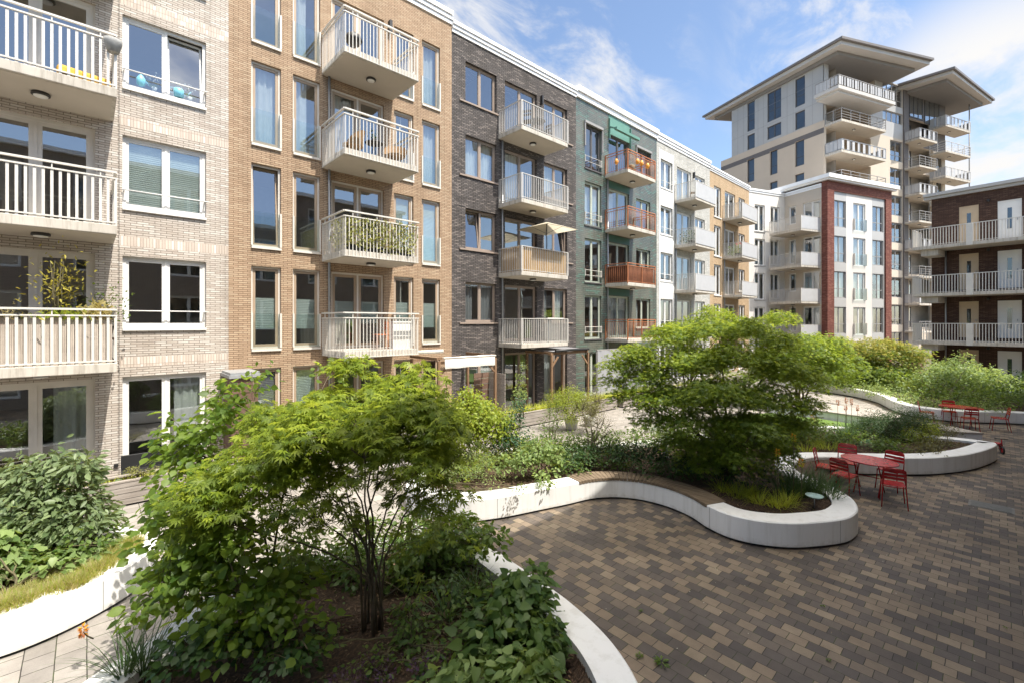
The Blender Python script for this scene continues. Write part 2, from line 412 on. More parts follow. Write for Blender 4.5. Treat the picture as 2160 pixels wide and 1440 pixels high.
M['interior_floor'] = plain("room floor", (0.20, 0.16, 0.12), 0.8, 0.2, 0.8)
M['lampdark'] = plain("lamp ring", (0.03, 0.028, 0.026), 0.5, 0.1)
M['lampwhite'] = plain("lamp diffuser", (0.72, 0.71, 0.68), 0.4, 0.03)
def planter_mat():
    m, nt, b = mat_new("white coated planter")
    tc = nt.nodes.new("ShaderNodeTexCoord")
    n = tex_noise(nt, 1.3, 6); c = ramp(nt, n.outputs["Fac"], [(0.3, (0.74, 0.735, 0.72)), (0.65, (0.80, 0.795, 0.78))])
    mp = nt.nodes.new("ShaderNodeMapping"); mp.inputs["Scale"].default_value = (7, 7, 0.5); nt.links.new(tc.outputs["Object"], mp.inputs[0])
    st = tex_noise(nt, 1.0, 5, 0.65, mp.outputs[0])
    c = mixrgb(nt, 'MULTIPLY', 0.35, c, ramp(nt, st.outputs["Fac"], [(0.32, (0.66, 0.64, 0.58)), (0.50, (1, 1, 1))]))
    sep = nt.nodes.new("ShaderNodeSeparateXYZ"); nt.links.new(tc.outputs["Object"], sep.inputs[0])
    sp = tex_noise(nt, 9, 5, 0.7); ad = nt.nodes.new("ShaderNodeMath"); ad.operation = 'MULTIPLY_ADD'; ad.inputs[1].default_value = 0.30
    nt.links.new(sp.outputs["Fac"], ad.inputs[0]); nt.links.new(sep.outputs[2], ad.inputs[2])
    c = mixrgb(nt, 'MULTIPLY', 0.55, c, ramp(nt, ad.outputs[0], [(0.16, (0.55, 0.52, 0.45)), (0.27, (1, 1, 1))]))
    sk = tex_noise(nt, 34, 4, 0.7); c = mixrgb(nt, 'MULTIPLY', 0.5, c, ramp(nt, sk.outputs["Fac"], [(0.24, (0.5, 0.48, 0.42)), (0.33, (1, 1, 1))]))
    nt.links.new(c, b.inputs["Base Color"]); b.inputs["Roughness"].default_value = 0.5; return m
M['planter'] = planter_mat()
M['gap'] = plain("shadow gap plinth", (0.02, 0.02, 0.02), 0.9, 0.1)
M['red'] = plain("red powder coat", (0.36, 0.016, 0.018), 0.26, 0.38, 9)
M['black'] = plain("black plastic", (0.018, 0.018, 0.019), 0.5, 0.2)
M['awning'] = cloth("cream awning canvas", (0.80, 0.78, 0.72), 0.4)
M['greysheet'] = cloth("grey wind screen fabric", (0.36, 0.36, 0.38), 0.15)
M['curtain'] = cloth("white curtain", (0.80, 0.80, 0.78), 0.4)
M['curtain_dark'] = cloth("grey curtain", (0.28, 0.28, 0.29), 0.2)
M['blind'] = cloth("pleated blind", (0.62, 0.68, 0.64), 0.35)
M['parasol'] = cloth("cream parasol cloth", (0.78, 0.70, 0.54), 0.45)
M['teal'] = plain("teal panel", (0.11, 0.24, 0.19), 0.5, 0.06, 2)
M['darkgreen'] = plain("dark green panel", (0.03, 0.10, 0.07), 0.5, 0.1, 2)
M['rattan'] = plain("rattan", (0.27, 0.165, 0.08), 0.7, 0.3, 40)
M['terracotta'] = plain("terracotta", (0.42, 0.15, 0.07), 0.8, 0.2, 8)
M['potgrey'] = plain("grey stone pot", (0.42, 0.41, 0.38), 0.85, 0.2, 6)
M['yellow'] = plain("yellow fabric", (0.72, 0.42, 0.06), 0.8, 0.1)
M['blue'] = plain("pale blue plastic", (0.20, 0.52, 0.66), 0.4, 0.1)
M['orange'] = plain("amber lantern", (0.70, 0.30, 0.04), 0.4, 0.15)
M['stone'] = plain("grey stone", (0.30, 0.30, 0.29), 0.8, 0.15, 10)
M['zinc'] = plain("zinc roof sheet", (0.33, 0.34, 0.35), 0.5, 0.1, 2, metal=0.3)
M['roofdark'] = plain("roof edge metal", (0.16, 0.145, 0.135), 0.5, 0.06, 1)
M['roofsoffit'] = plain("roof soffit", (0.22, 0.21, 0.20), 0.7, 0.05, 0.5)
M['rooffascia'] = plain("roof fascia", (0.50, 0.48, 0.45), 0.6, 0.05, 0.5)
M['doorwhite'] = plain("white door", (0.70, 0.69, 0.66), 0.4, 0.04)
M['doortan'] = plain("tan door", (0.50, 0.38, 0.25), 0.5, 0.06)
M['glass'] = glass("window glass")
M['glass_clear'] = glass("guard glass", (0.86, 0.92, 0.91), 0.06)
M['glass_tower'] = glass("tower glass", (0.35, 0.42, 0.5), 0.11)
M['wood_grey'] = wood("weathered grey wood", (0.22, 0.19, 0.165), (0.40, 0.36, 0.325))
M['wood_brown'] = wood("brown wood", (0.16, 0.095, 0.055), (0.28, 0.175, 0.105), along='z')
M['wood_slat'] = wood("bench slat wood", (0.13, 0.095, 0.065), (0.25, 0.19, 0.13), along='y')
M['wood_dark'] = wood("dark stained boards", (0.115, 0.07, 0.05), (0.21, 0.135, 0.10))
M['deck'] = wood("grey deck boards", (0.30, 0.27, 0.24), (0.44, 0.40, 0.36))
M['bamboo'] = wood("bamboo cane", (0.36, 0.215, 0.085), (0.58, 0.385, 0.165), along='z')
M['reed'] = wood("grey reed mat", (0.42, 0.36, 0.30), (0.60, 0.53, 0.46), along='z')
M['willow'] = wood("brown willow mat", (0.10, 0.04, 0.025), (0.21, 0.09, 0.05), along='z')
M['bark'] = plain("maple bark", (0.105, 0.082, 0.052), 0.9, 0.35, 14, bump=0.5, bscale=40)
M['twig'] = plain("green twig", (0.10, 0.085, 0.04), 0.8, 0.3, 14)
LF = {}
LF['maple'] = leaf_mat("maple leaf", (0.058, 0.105, 0.020), (0.175, 0.235, 0.034), 0.55, (0.48, 0.56, 0.065))
LF['maple_new_lit'] = leaf_mat("young maple leaf", (0.14, 0.21, 0.022), (0.28, 0.34, 0.038), 0.5, (0.52, 0.58, 0.06))  # young growth, with the sunlit look of the crown tops in its colour
LF['maple_b'] = leaf_mat("dense maple leaf", (0.042, 0.092, 0.016), (0.150, 0.215, 0.028), 0.5, (0.40, 0.50, 0.05))
LF['maple_gold'] = leaf_mat("golden maple leaf", (0.15, 0.19, 0.025), (0.36, 0.30, 0.055), 0.45, (0.55, 0.50, 0.10))
LF['round'] = leaf_mat("round shrub leaf", (0.040, 0.088, 0.016), (0.145, 0.215, 0.030), 0.5, (0.38, 0.50, 0.055))
LF['blue'] = leaf_mat("blue green leaf", (0.025, 0.070, 0.030), (0.055, 0.120, 0.060), 0.3)
LF['buddleia'] = leaf_mat("grey green leaf", (0.072, 0.112, 0.048), (0.185, 0.240, 0.115), 0.3)
LF['lime'] = leaf_mat("lime leaf", (0.13, 0.20, 0.025), (0.29, 0.34, 0.05), 0.45)
LF['mid'] = leaf_mat("mid green leaf", (0.045, 0.095, 0.020), (0.130, 0.195, 0.038), 0.42)
LF['broad'] = leaf_mat("broad herb leaf", (0.040, 0.090, 0.022), (0.115, 0.180, 0.048), 0.38)
LF['light'] = leaf_mat("light green leaf", (0.065, 0.120, 0.034), (0.26, 0.34, 0.125), 0.4)
LF['darkg'] = leaf_mat("dark green leaf", (0.020, 0.050, 0.014), (0.050, 0.100, 0.026), 0.3)
LF['sedge'] = leaf_mat("yellow green sedge", (0.26, 0.31, 0.03), (0.44, 0.48, 0.07), 0.4)
LF['dry'] = leaf_mat("dry grass", (0.20, 0.185, 0.075), (0.42, 0.37, 0.18), 0.4)
LF['poker'] = leaf_mat("poker plant leaf", (0.030, 0.070, 0.025), (0.085, 0.140, 0.055), 0.3)
LF['pale'] = leaf_mat("pale strap leaf", (0.10, 0.16, 0.10), (0.24, 0.33, 0.22), 0.3)
LF['airy'] = leaf_mat("reddish airy leaf", (0.075, 0.070, 0.030), (0.15, 0.15, 0.055), 0.35)
LF['white'] = leaf_mat("white petal", (0.70, 0.70, 0.66), (0.85, 0.85, 0.82), 0.3, (0.8, 0.8, 0.78))
LF['purple'] = leaf_mat("purple leaf", (0.040, 0.022, 0.042), (0.10, 0.05, 0.10), 0.3)
LF['flame'] = leaf_mat("orange floret", (0.55, 0.14, 0.02), (0.75, 0.42, 0.03), 0.3, (0.8, 0.4, 0.05))
LF['rust'] = leaf_mat("faded floret", (0.26, 0.07, 0.02), (0.42, 0.16, 0.05), 0.3)
LF['bamboo'] = leaf_mat("yellowing bamboo leaf", (0.22, 0.20, 0.03), (0.42, 0.38, 0.08), 0.4)
LF['ivy'] = leaf_mat("variegated leaf", (0.09, 0.12, 0.03), (0.34, 0.34, 0.12), 0.35)
LF['pink'] = leaf_mat("pink petal", (0.55, 0.12, 0.22), (0.75, 0.25, 0.35), 0.3, (0.7, 0.3, 0.4))
def soil_mat():
    m, nt, b = mat_new("bark mulch soil")
    n = tex_noise(nt, 28, 6, 0.7); n2 = tex_noise(nt, 2.5, 3)
    c = ramp(nt, n.outputs["Fac"], [(0.3, (0.028, 0.017, 0.011)), (0.5, (0.075, 0.046, 0.028)), (0.72, (0.19, 0.115, 0.065))])
    c = mixrgb(nt, 'MULTIPLY', 0.6, c, ramp(nt, n2.outputs["Fac"], [(0.3, (0.5, 0.5, 0.5)), (0.7, (1, 1, 1))]))
    nt.links.new(c, b.inputs["Base Color"]); b.inputs["Roughness"].default_value = 0.95
    bp = nt.nodes.new("ShaderNodeBump"); bp.inputs["Strength"].default_value = 0.9; bp.inputs["Distance"].default_value = 0.03
    nt.links.new(n.outputs["Fac"], bp.inputs["Height"]); nt.links.new(bp.outputs[0], b.inputs["Normal"]); return m
M['soil'] = soil_mat()
M['chip_a'] = plain('bark chip', (.085, .050, .030), .95, .3, 30)
M['chip_b'] = plain('pale bark chip', (.14, .085, .052), .95, .3, 30)
M['chip_c'] = plain('dry straw bit', (.24, .17, .10), .95, .3, 30)
M['chip_d'] = plain('pale petal', (.55, .53, .42), .9, .2, 30)
M['lawn'] = plain("lawn turf", (0.10, 0.17, 0.025), 0.9, 0.3, 12)
def paver_mat(name, PAVER, stops, ms=0.0045):
    """concrete block paving laid in running bond, courses along y; brown and anthracite blocks mixed"""
    m, nt, b = mat_new(name)
    tc = nt.nodes.new("ShaderNodeTexCoord"); mp = nt.nodes.new("ShaderNodeMapping")
    mp.inputs["Rotation"].default_value = (0, 0, rad(90)); nt.links.new(tc.outputs["Object"], mp.inputs[0])
    wob = tex_noise(nt, 5.0, 2, 0.5, mp.outputs[0])
    wv = nt.nodes.new("ShaderNodeVectorMath"); wv.operation = 'MULTIPLY_ADD'
    nt.links.new(wob.outputs["Color"], wv.inputs[0]); wv.inputs[1].default_value = (0.012, 0.012, 0); nt.links.new(mp.outputs[0], wv.inputs[2])
    vec = wv.outputs[0]
    def bt(c1, c2, mo, loc):
        t = nt.nodes.new("ShaderNodeTexBrick"); t.offset = 0.5
        t.inputs["Scale"].default_value = 1.0; t.inputs["Brick Width"].default_value = PAVER[0]; t.inputs["Row Height"].default_value = PAVER[1]
        t.inputs["Mortar Size"].default_value = ms; t.inputs["Mortar Smooth"].default_value = 0.3
        t.inputs["Color1"].default_value = col(c1); t.inputs["Color2"].default_value = col(c2); t.inputs["Mortar"].default_value = col(mo)
        l = nt.nodes.new("ShaderNodeMapping"); l.inputs["Location"].default_value = (PAVER[0] * loc[0], PAVER[1] * loc[1], 0)
        nt.links.new(vec, l.inputs[0]); nt.links.new(l.outputs[0], t.inputs["Vector"]); return t
    t = bt((0, 0, 0), (1, 1, 1), (0.0, 0.0, 0.0), (0, 0))
    t2 = bt((0, 0, 0), (1, 1, 1), (0.5, 0.5, 0.5), (31, 58))
    c = ramp(nt, t.outputs["Color"], stops)
    c = mixrgb(nt, 'MULTIPLY', 0.5, c, ramp(nt, t2.outputs["Color"], [(0.0, (0.68, 0.68, 0.70)), (1.0, (1.0, 1.0, 1.0))]))
    n = tex_noise(nt, 90, 4, 0.65, tc.outputs["Object"]); n2 = tex_noise(nt, 0.55, 5, 0.6, tc.outputs["Object"]); n3 = tex_noise(nt, 6, 4, 0.6, tc.outputs["Object"])
    c = mixrgb(nt, 'MULTIPLY', 0.5, c, ramp(nt, n.outputs["Fac"], [(0.25, (0.55, 0.55, 0.55)), (0.7, (1, 1, 1))]))
    c = mixrgb(nt, 'MULTIPLY', 0.75, c, ramp(nt, n2.outputs["Fac"], [(0.3, (0.58, 0.56, 0.54)), (0.58, (1, 1, 1))]))
    c = mixrgb(nt, 'MULTIPLY', 0.35, c, ramp(nt, n3.outputs["Fac"], [(0.3, (0.6, 0.6, 0.6)), (0.6, (1, 1, 1))]))
    mo = mixrgb(nt, 'MIX', ramp(nt, n3.outputs["Fac"], [(0.48, (0, 0, 0)), (0.62, (1, 1, 1))]), (0.030, 0.025, 0.021), (0.050, 0.068, 0.020))
    c = mixrgb(nt, 'MIX', t.outputs["Fac"], c, mo)
    nt.links.new(c, b.inputs["Base Color"]); b.inputs["Roughness"].default_value = 0.72; b.inputs["Specular IOR Level"].default_value = 0.4
    inv = nt.nodes.new("ShaderNodeMath"); inv.operation = 'SUBTRACT'; inv.inputs[0].default_value = 1.0; nt.links.new(t.outputs["Fac"], inv.inputs[1])
    ad = nt.nodes.new("ShaderNodeMath"); ad.operation = 'MULTIPLY_ADD'; ad.inputs[1].default_value = 0.2
    nt.links.new(n.outputs["Fac"], ad.inputs[0]); nt.links.new(inv.outputs[0], ad.inputs[2])
    bp = nt.nodes.new("ShaderNodeBump"); bp.inputs["Strength"].default_value = 0.6; bp.inputs["Distance"].default_value = 0.006
    nt.links.new(ad.outputs[0], bp.inputs["Height"]); nt.links.new(bp.outputs[0], b.inputs["Normal"]); return m
M['paving'] = paver_mat('block paving', (0.212, 0.166), [(0.0, (0.102, 0.087, 0.079)), (0.30, (0.130, 0.108, 0.093)), (0.48, (0.160, 0.130, 0.106)), (0.58, (0.235, 0.182, 0.132)), (0.8, (0.268, 0.206, 0.147)), (1.0, (0.305, 0.243, 0.172))])
M['path'] = paver_mat('pale slab paving', (0.30, 0.27), [(0.0, (0.30, 0.275, 0.245)), (0.5, (0.36, 0.33, 0.295)), (1.0, (0.42, 0.385, 0.34))], 0.006)
# ------------------------------------------------------------------ facade kit
# a building's local frame: x along the front, y into the house (front face y = 0), z up
def wall_mesh(mb, s0, s1, z0, z1, holes, reveal=0.16, bands=(), mband=1, y=0.0):
    """front wall with rectangular openings and their reveals; bands = (z0, z1, sa, sb) strips of another masonry"""
    xs = sorted({s0, s1, *[h[0] for h in holes], *[h[1] for h in holes], *[b[2] for b in bands], *[b[3] for b in bands]})
    zs = sorted({z0, z1, *[h[2] for h in holes], *[h[3] for h in holes], *[b[0] for b in bands], *[b[1] for b in bands]})
    xs = [x for x in xs if s0 <= x <= s1]; zs = [z for z in zs if z0 <= z <= z1]
    for i in range(len(xs) - 1):
        for j in range(len(zs) - 1):
            cx = (xs[i] + xs[i+1]) / 2; cz = (zs[j] + zs[j+1]) / 2
            if any(h[0] < cx < h[1] and h[2] < cz < h[3] for h in holes): continue
            m = mband if any(b[0] < cz < b[1] and b[2] < cx < b[3] for b in bands) else 0
            mb.quad((xs[i], y, zs[j]), (xs[i+1], y, zs[j]), (xs[i+1], y, zs[j+1]), (xs[i], y, zs[j+1]), m)
    for a, b, c, d in holes:
        r = y + reveal
        mb.quad((a, y, c), (a, y, d), (a, r, d), (a, r, c)); mb.quad((b, y, c), (b, r, c), (b, r, d), (b, y, d))
        mb.quad((a, y, d), (b, y, d), (b, r, d), (a, r, d)); mb.quad((a, y, c), (a, r, c), (b, r, c), (b, y, c))
def window(bld, a, b, c, d, frame='white_paint', inner=None, mull=(0.5,), rail=None, fw=0.055, sash=0.05, y=0.09, sill=None, guard=None, curtain=None, blind=None, open_leaf=None, name='window', glassm='glass', leftgap=0.0):
    """frame > pane, sill, guard, curtain, blind"""
    F = MB(); inner = inner or frame
    F.box(a, b, y, y+.07, c, c+fw); F.box(a, b, y, y+.07, d-fw, d)
    F.box(a, a+fw, y, y+.07, c+fw, d-fw); F.box(b-fw, b, y, y+.07, c+fw, d-fw)
    xs = [a+fw] + [a + (b-a)*t for t in mull] + [b-fw]
    for t in xs[1:-1]: F.box(t-.028, t+.028, y+.004, y+.066, c+fw, d-fw)
    G = MB()
    for i in range(len(xs)-1):
        l = xs[i] + (0.028 if i else 0); r = xs[i+1] - (0.028 if i < len(xs)-2 else 0)
        if open_leaf == i: continue
        yy = y+.018
        F.box(l, r, yy, yy+.045, c+fw, c+fw+sash, 1); F.box(l, r, yy, yy+.045, d-fw-sash, d-fw, 1)
        F.box(l, l+sash, yy, yy+.045, c+fw+sash, d-fw-sash, 1); F.box(r-sash, r, yy, yy+.045, c+fw+sash, d-fw-sash, 1)
        if rail is not None:
            z = c + (d-c)*rail; F.box(l+sash, r-sash, yy+.003, yy+.042, z-.03, z+.03, 1)
        G.quad((l+sash, yy+.025, c+fw+sash), (r-sash, yy+.025, c+fw+sash), (r-sash, yy+.025, d-fw-sash), (l+sash, yy+.025, d-fw-sash))
    if open_leaf is not None:                      # a leaf tilted in at the top
        i = open_leaf; l = xs[i] + (0.028 if i else 0); r = xs[i+1] - (0.028 if i < len(xs)-2 else 0)
        z0, z1 = c+fw, d-fw; k = 0.16
        def ty(z): return y+.03 + k*(z-z0)/(z1-z0)
        for (p, q) in (((l+.025, z0), (l+.025, z1)), ((r-.025, z0), (r-.025, z1)), ((l, z0+.025), (r, z0+.025)), ((l, z1-.025), (r, z1-.025))):
            F.bar((p[0], ty(p[1]), p[1]), (q[0], ty(q[1]), q[1]), .05, .05, 1)
        G.quad((l+.05, ty(z0+.05), z0+.05), (r-.05, ty(z0+.05), z0+.05), (r-.05, ty(z1-.05), z1-.05), (l+.05, ty(z1-.05), z1-.05))
    w = F.build(name, [M[frame], M[inner]], bld)
    G.build('pane', M[glassm], w)
    if sill:
        s = MB(); ext = sill[1] if len(sill) > 1 else 0.0; rt = sill[2] if len(sill) > 2 else ext
        s.box(a-ext, b+rt, -0.055, y, c-0.065, c-0.003); s.build('sill', M[sill[0]], w)
    if curtain:
        for (u0, u1, cm) in curtain:
            K = MB(); l = a+fw+(b-a-2*fw)*u0; r = a+fw+(b-a-2*fw)*u1; n = max(6, int((r-l)/0.035)); ph = random.random()*6
            vs = []
            for i in range(n+1):
                x = l + (r-l)*i/n; yy = y+.20 + 0.028*math.sin(i*1.35+ph) + .012*math.sin(i*.53+ph*2)
                vs += [(x, yy, c+.05), (x + .012*math.sin(i*.9), yy+.012*math.sin(i*.7), (c+d)/2), (x, yy, d-.05)]
            fs = []
            for i in range(n):
                o = i*3; fs += [(o, o+3, o+4, o+1), (o+1, o+4, o+5, o+2)]
            K.add(vs, fs, 0, True); K.build('curtain', M[cm], w)
    if blind:
        u0, u1, bm = blind[:3]
        K = MB(); z0 = c + (d-c)*u0; z1 = c + (d-c)*u1; n = max(4, int((z1-z0)/.025)); vs = []
        for i in range(n+1):
            z = z0+(z1-z0)*i/n; yy = y+.10+(0.008 if i % 2 else 0)
            vs += [(a+fw+.01, yy, z), (b-fw-.01, yy, z)]
        K.add(vs, [(2*i, 2*i+1, 2*i+3, 2*i+2) for i in range(n)]); K.build('blind', M[bm], w)
    if guard == 'bar':
        g = MB(); z = c + 0.42 if d-c < 1.9 else c+.95
        g.tube([(a-.01, -.05, z), (b+.01, -.05, z)], .016, 6)
        for x in (a+.03, b-.03): g.bar((x, -.05, z), (x, y, z), .025, .025)
        g.build('guard_bar', M['white_paint'], w)
    elif guard == 'bars':
        g = MB()
        for z in (c+.35, c+.62): g.tube([(a, -.03, z), (b, -.03, z)], .012, 5)
        for x in (a+.02, b-.02): g.box(x-.012, x+.012, -.04, y, c+.3, c+.66)
        g.build('guard_bar', M['offwhite'], w)
    elif guard == 'glass':
        h = c + 0.42*(d-c)
        for x in (a+.012, b-.012):
            g = MB(); g.box(x-.022, x+.022, -.035, y-.002, c+.02, h+.02); g.build('guard_post', M['offwhite'], w)
        g = MB(); g.quad((a+.035, -.02, c+.02), (b-.035, -.02, c+.02), (b-.035, -.02, h), (a+.035, -.02, h)); g.build('guard_glass', M['glass_clear'], w)
    return w
def balcony(bld, s0, s1, dep, z, th=0.2, style='bars', mat='rail', lamp=True, side_panel=None, front_panel=None, lampx=None):
    """slab with its underside at z > railing, lamp, panel"""
    S = MB(); S.box(s0, s1, -dep, -0.003, z, z+th)
    drip = 0.03
    b = S.build('balcony', [M['concrete']], bld, bevel=0.012)
    # a painted underside with an upstand round its edge
    u = MB(); u.box(s0+.07, s1-.07, -dep+.07, -.004, z-.006, z+.004); u.build('soffit', M['soffit'], b)
    R = MB(); ft = z+th
    y = -dep+.02; x0 = s0+.02; x1 = s1-.02
    def run(p, q, skip_first=False):
        p = Vector(p); q = Vector(q); n = max(2, round((q-p).length / bars)); 
        for i in range(1 if skip_first else 0, n+1):
            c = p + (q-p)*i/n; yield c
    corners = [(x0, -.03, 0), (x0, y, 0), (x1, y, 0), (x1, -.03, 0)]
    def along(zz, w, h, off=0.0):
        pts = [Vector((x0-off, -.03, zz)), Vector((x0-off, y-off, zz)), Vector((x1+off, y-off, zz)), Vector((x1+off, -.03, zz))]
        for i in range(3): R.bar(pts[i], pts[i+1], w, h)
    if style == 'flat':          # flat uprights under a rail, a round handrail above
        bars = .118; top = ft+1.0
        along(top, .05, .03); along(ft+.05, .04, .03)
        for i in range(3):
            for k, c in enumerate(run(corners[i], corners[i+1], i > 0)):
                d = (Vector(corners[i+1])-Vector(corners[i])).normalized()
                a = (.045, .012) if abs(d.x) > .5 else (.012, .045)
                R.box(c.x-a[0]/2, c.x+a[0]/2, c.y-a[1]/2, c.y+a[1]/2, ft-.02, top-.0)
                if k % 6 == 2: R.box(c.x-.01, c.x+.01, c.y-.01, c.y+.01, top, top+.12)
        along(top+.13, .055, .04)
    elif style == 'skirt':       # bars hung in front of the slab edge, handrail held off above
        bars = .108; top = ft+0.97
        along(top, .045, .03, .035); along(z+.02, .03, .012, .035)
        for i in range(3):
            p = Vector(corners[i]); q = Vector(corners[i+1])
            off = Vector(((-1 if i == 0 else 1 if i == 2 else 0)*.035, -.035 if i == 1 else 0, 0))
            for k, c in enumerate(run(corners[i], corners[i+1], False)):
                c = c + off; d = (q-p).normalized()
                a = (.022, .012) if abs(d.x) > .5 else (.012, .030)
                R.box(c.x-a[0]/2, c.x+a[0]/2, c.y-a[1]/2, c.y+a[1]/2, z+.0, top)
                if k % 7 == 2: R.box(c.x-.01, c.x+.01, c.y-.01, c.y+.01, top, top+.14)
        along(top+.15, .06, .04, .035)
    elif style == 'bars':
        bars = .108; top = ft+1.02
        along(top, .05, .025); along(ft+.06, .035, .02)
        for i in range(3):
            for k, c in enumerate(run(corners[i], corners[i+1], i > 0)):
                d = (Vector(corners[i+1])-Vector(corners[i])).normalized()
                a = (.022, .012) if abs(d.x) > .5 else (.012, .030)
                R.box(c.x-a[0]/2, c.x+a[0]/2, c.y-a[1]/2, c.y+a[1]/2, ft-.05, top)
        for c in corners[1:3]: R.box(c[0]-.03, c[0]+.03, c[1]-.03, c[1]+.03, ft, top)
    elif style == 'copper':
        bars = .125; top = ft+.88
        along(top, .04, .03); along(top+.13, .05, .035); along(ft+.06, .03, .02)
        for i in range(3):
            for k, c in enumerate(run(corners[i], corners[i+1], i > 0)): R.tube([(c.x, c.y, ft+.02), (c.x, c.y, top)], .008, 5)
        for c in corners: R.box(c[0]-.025, c[0]+.025, c[1]-.025, c[1]+.025, ft-.05, top+.12)
        R.box((x0+x1)/2-.02, (x0+x1)/2+.02, y-.02, y+.02, ft, top+.12)
    elif style == 'gallery':
        bars = .13; top = ft+1.0
        along(top+.08, .06, .04); along(ft+.06, .03, .02)
        for i in range(3):
            for k, c in enumerate(run(corners[i], corners[i+1], i > 0)): R.box(c.x-.016, c.x+.016, c.y-.016, c.y+.016, ft, top+.08)
    elif style == 'tower_bars':
        top = ft+1.05
        for zz in (.25, .5, .75): along(ft+zz, .02, .035)
        along(top, .06, .05)
        for i in range(3):
            bars = 1.3
            for k, c in enumerate(run(corners[i], corners[i+1], i > 0)): R.box(c.x-.025, c.x+.025, c.y-.025, c.y+.025, ft, top)
    elif style == 'tower_glass':
        top = ft+1.05; along(top, .06, .05); along(ft+.06, .04, .04); bars = 1.3
        for i in range(3):
            for k, c in enumerate(run(corners[i], corners[i+1], i > 0)): R.box(c.x-.025, c.x+.025, c.y-.025, c.y+.025, ft, top)
    r = R.build('railing', M[mat], b)
    if style == 'tower_glass':
        g = MB(); e = .0
        for i in range(3):
            p, q = Vector(corners[i]), Vector(corners[i+1]); n = max(1, round((q-p).length/.42))
            for k in range(n):
                if k % 2 and i == 1: continue
                a = p+(q-p)*(k+.04)/n; c = p+(q-p)*(k+.96)/n
                g.quad((a.x, a.y, ft+.1), (c.x, c.y, ft+.1), (c.x, c.y, top-.04), (a.x, a.y, top-.04))
        g.build('glazing', M['perf'], b)
    if front_panel or side_panel:
        for where, mm in (('f', front_panel), ('s', side_panel)):
            if not mm: continue
            g = MB(); t2 = ft + 0.98
            for seg in where:
                pass
            if where == 'f': g.box(x0+.04, x1-.04, y-.02, y-.012, ft-.06, t2)
            else: g.box(x1+.012, x1+.02, y+.02, -.05, ft-.06, t2); 
            g.build('panel', M[mm], b)
    if lamp:
        cx = lampx if lampx is not None else s0+(s1-s0)*.52
        L = MB(); L.lathe([(.135, 0), (.15, -.02), (.15, -.06), (.125, -.07)], (cx, -dep*.5, z-.004), 20); l = L.build('lamp', M['lampdark'], b)
        L = MB(); L.lathe([(.12, -.062), (.11, -.085), (.06, -.097), (.01, -.10)], (cx, -dep*.5, z-.004), 18); L.build('lamp_glass', M['lampwhite'], l)
    return b
def coping(bld, s0, s1, z, h=0.42, proj=0.14, steps=3, left=False, right=False, mat='coping', depth=0.5, endcap=True):
    c = MB()
    for i in range(steps):
        a = z + h*i/steps; p = proj*(i+1)/steps
        c.box(s0, s1, -p, depth, a, a + h/steps - (.028 if i < steps-1 else 0))
        if i < steps-1: c.box(s0+.002, s1-.002, -p+.03, depth-.01, a + h/steps-.028, a + h/steps)
    return c.build('coping', M[mat], bld)
def downpipe(bld, x, y, z0, z1):
    p = MB(); p.tube([(x, y, z0), (x, y, z1)], .04, 8); return p.build('downpipe', M['steel'], bld)
def shell(bld, s0, s1, h, wallm, holes, levels, depth=9.0, bands=(), bandm=None, reveal=.16, ylo=0.0):
    """front wall with openings, side walls, roof, and the rooms behind"""
    w = MB(); wall_mesh(w, s0, s1, 0, h, holes, reveal, bands)
    w.quad((s0, 0, 0), (s0, 0, h), (s0, depth, h), (s0, depth, 0)); w.quad((s1, 0, 0), (s1, depth, 0), (s1, depth, h), (s1, 0, h))
    w.quad((s0, depth, 0), (s0, depth, h), (s1, depth, h), (s1, depth, 0)); w.quad((s0, 0, h), (s1, 0, h), (s1, depth, h), (s0, depth, h))
    o = w.build('wall', [B[wallm] if wallm in B else M[wallm], (B.get(bandm) or M.get(bandm)) if bandm else M['plaster']], bld)
    r = MB(); e = .03
    ry = 3.2
    r.quad((s0+e, ry, 0), (s1-e, ry, 0), (s1-e, ry, h-e), (s0+e, ry, h-e))
    for z in levels:
        r.box(s0+e, s1-e, .2, ry, z-.22, z-.02, 1)
    for x in (s0+e, s1-e, s0+(s1-s0)*.37, s0+(s1-s0)*.72): r.box(x-.02, x+.02, .2, ry, 0, h-.05)
    r.build('room', [M['interior'], M['interior_floor']], bld)
    return o
# ------------------------------------------------------------------ the row of houses on y = 14.55
ROWY = 14.55
FL = 2.94
LEV = [0.06 + FL*k for k in range(5)]
def top(k, t=2.58): return t + FL*k
def slab(k): return 2.86 + FL*(k-1) - 0.06
def house(name_s, width, label):
    return empty('apartment_building', (name_s, ROWY, 0), 0, label, 'building', None)
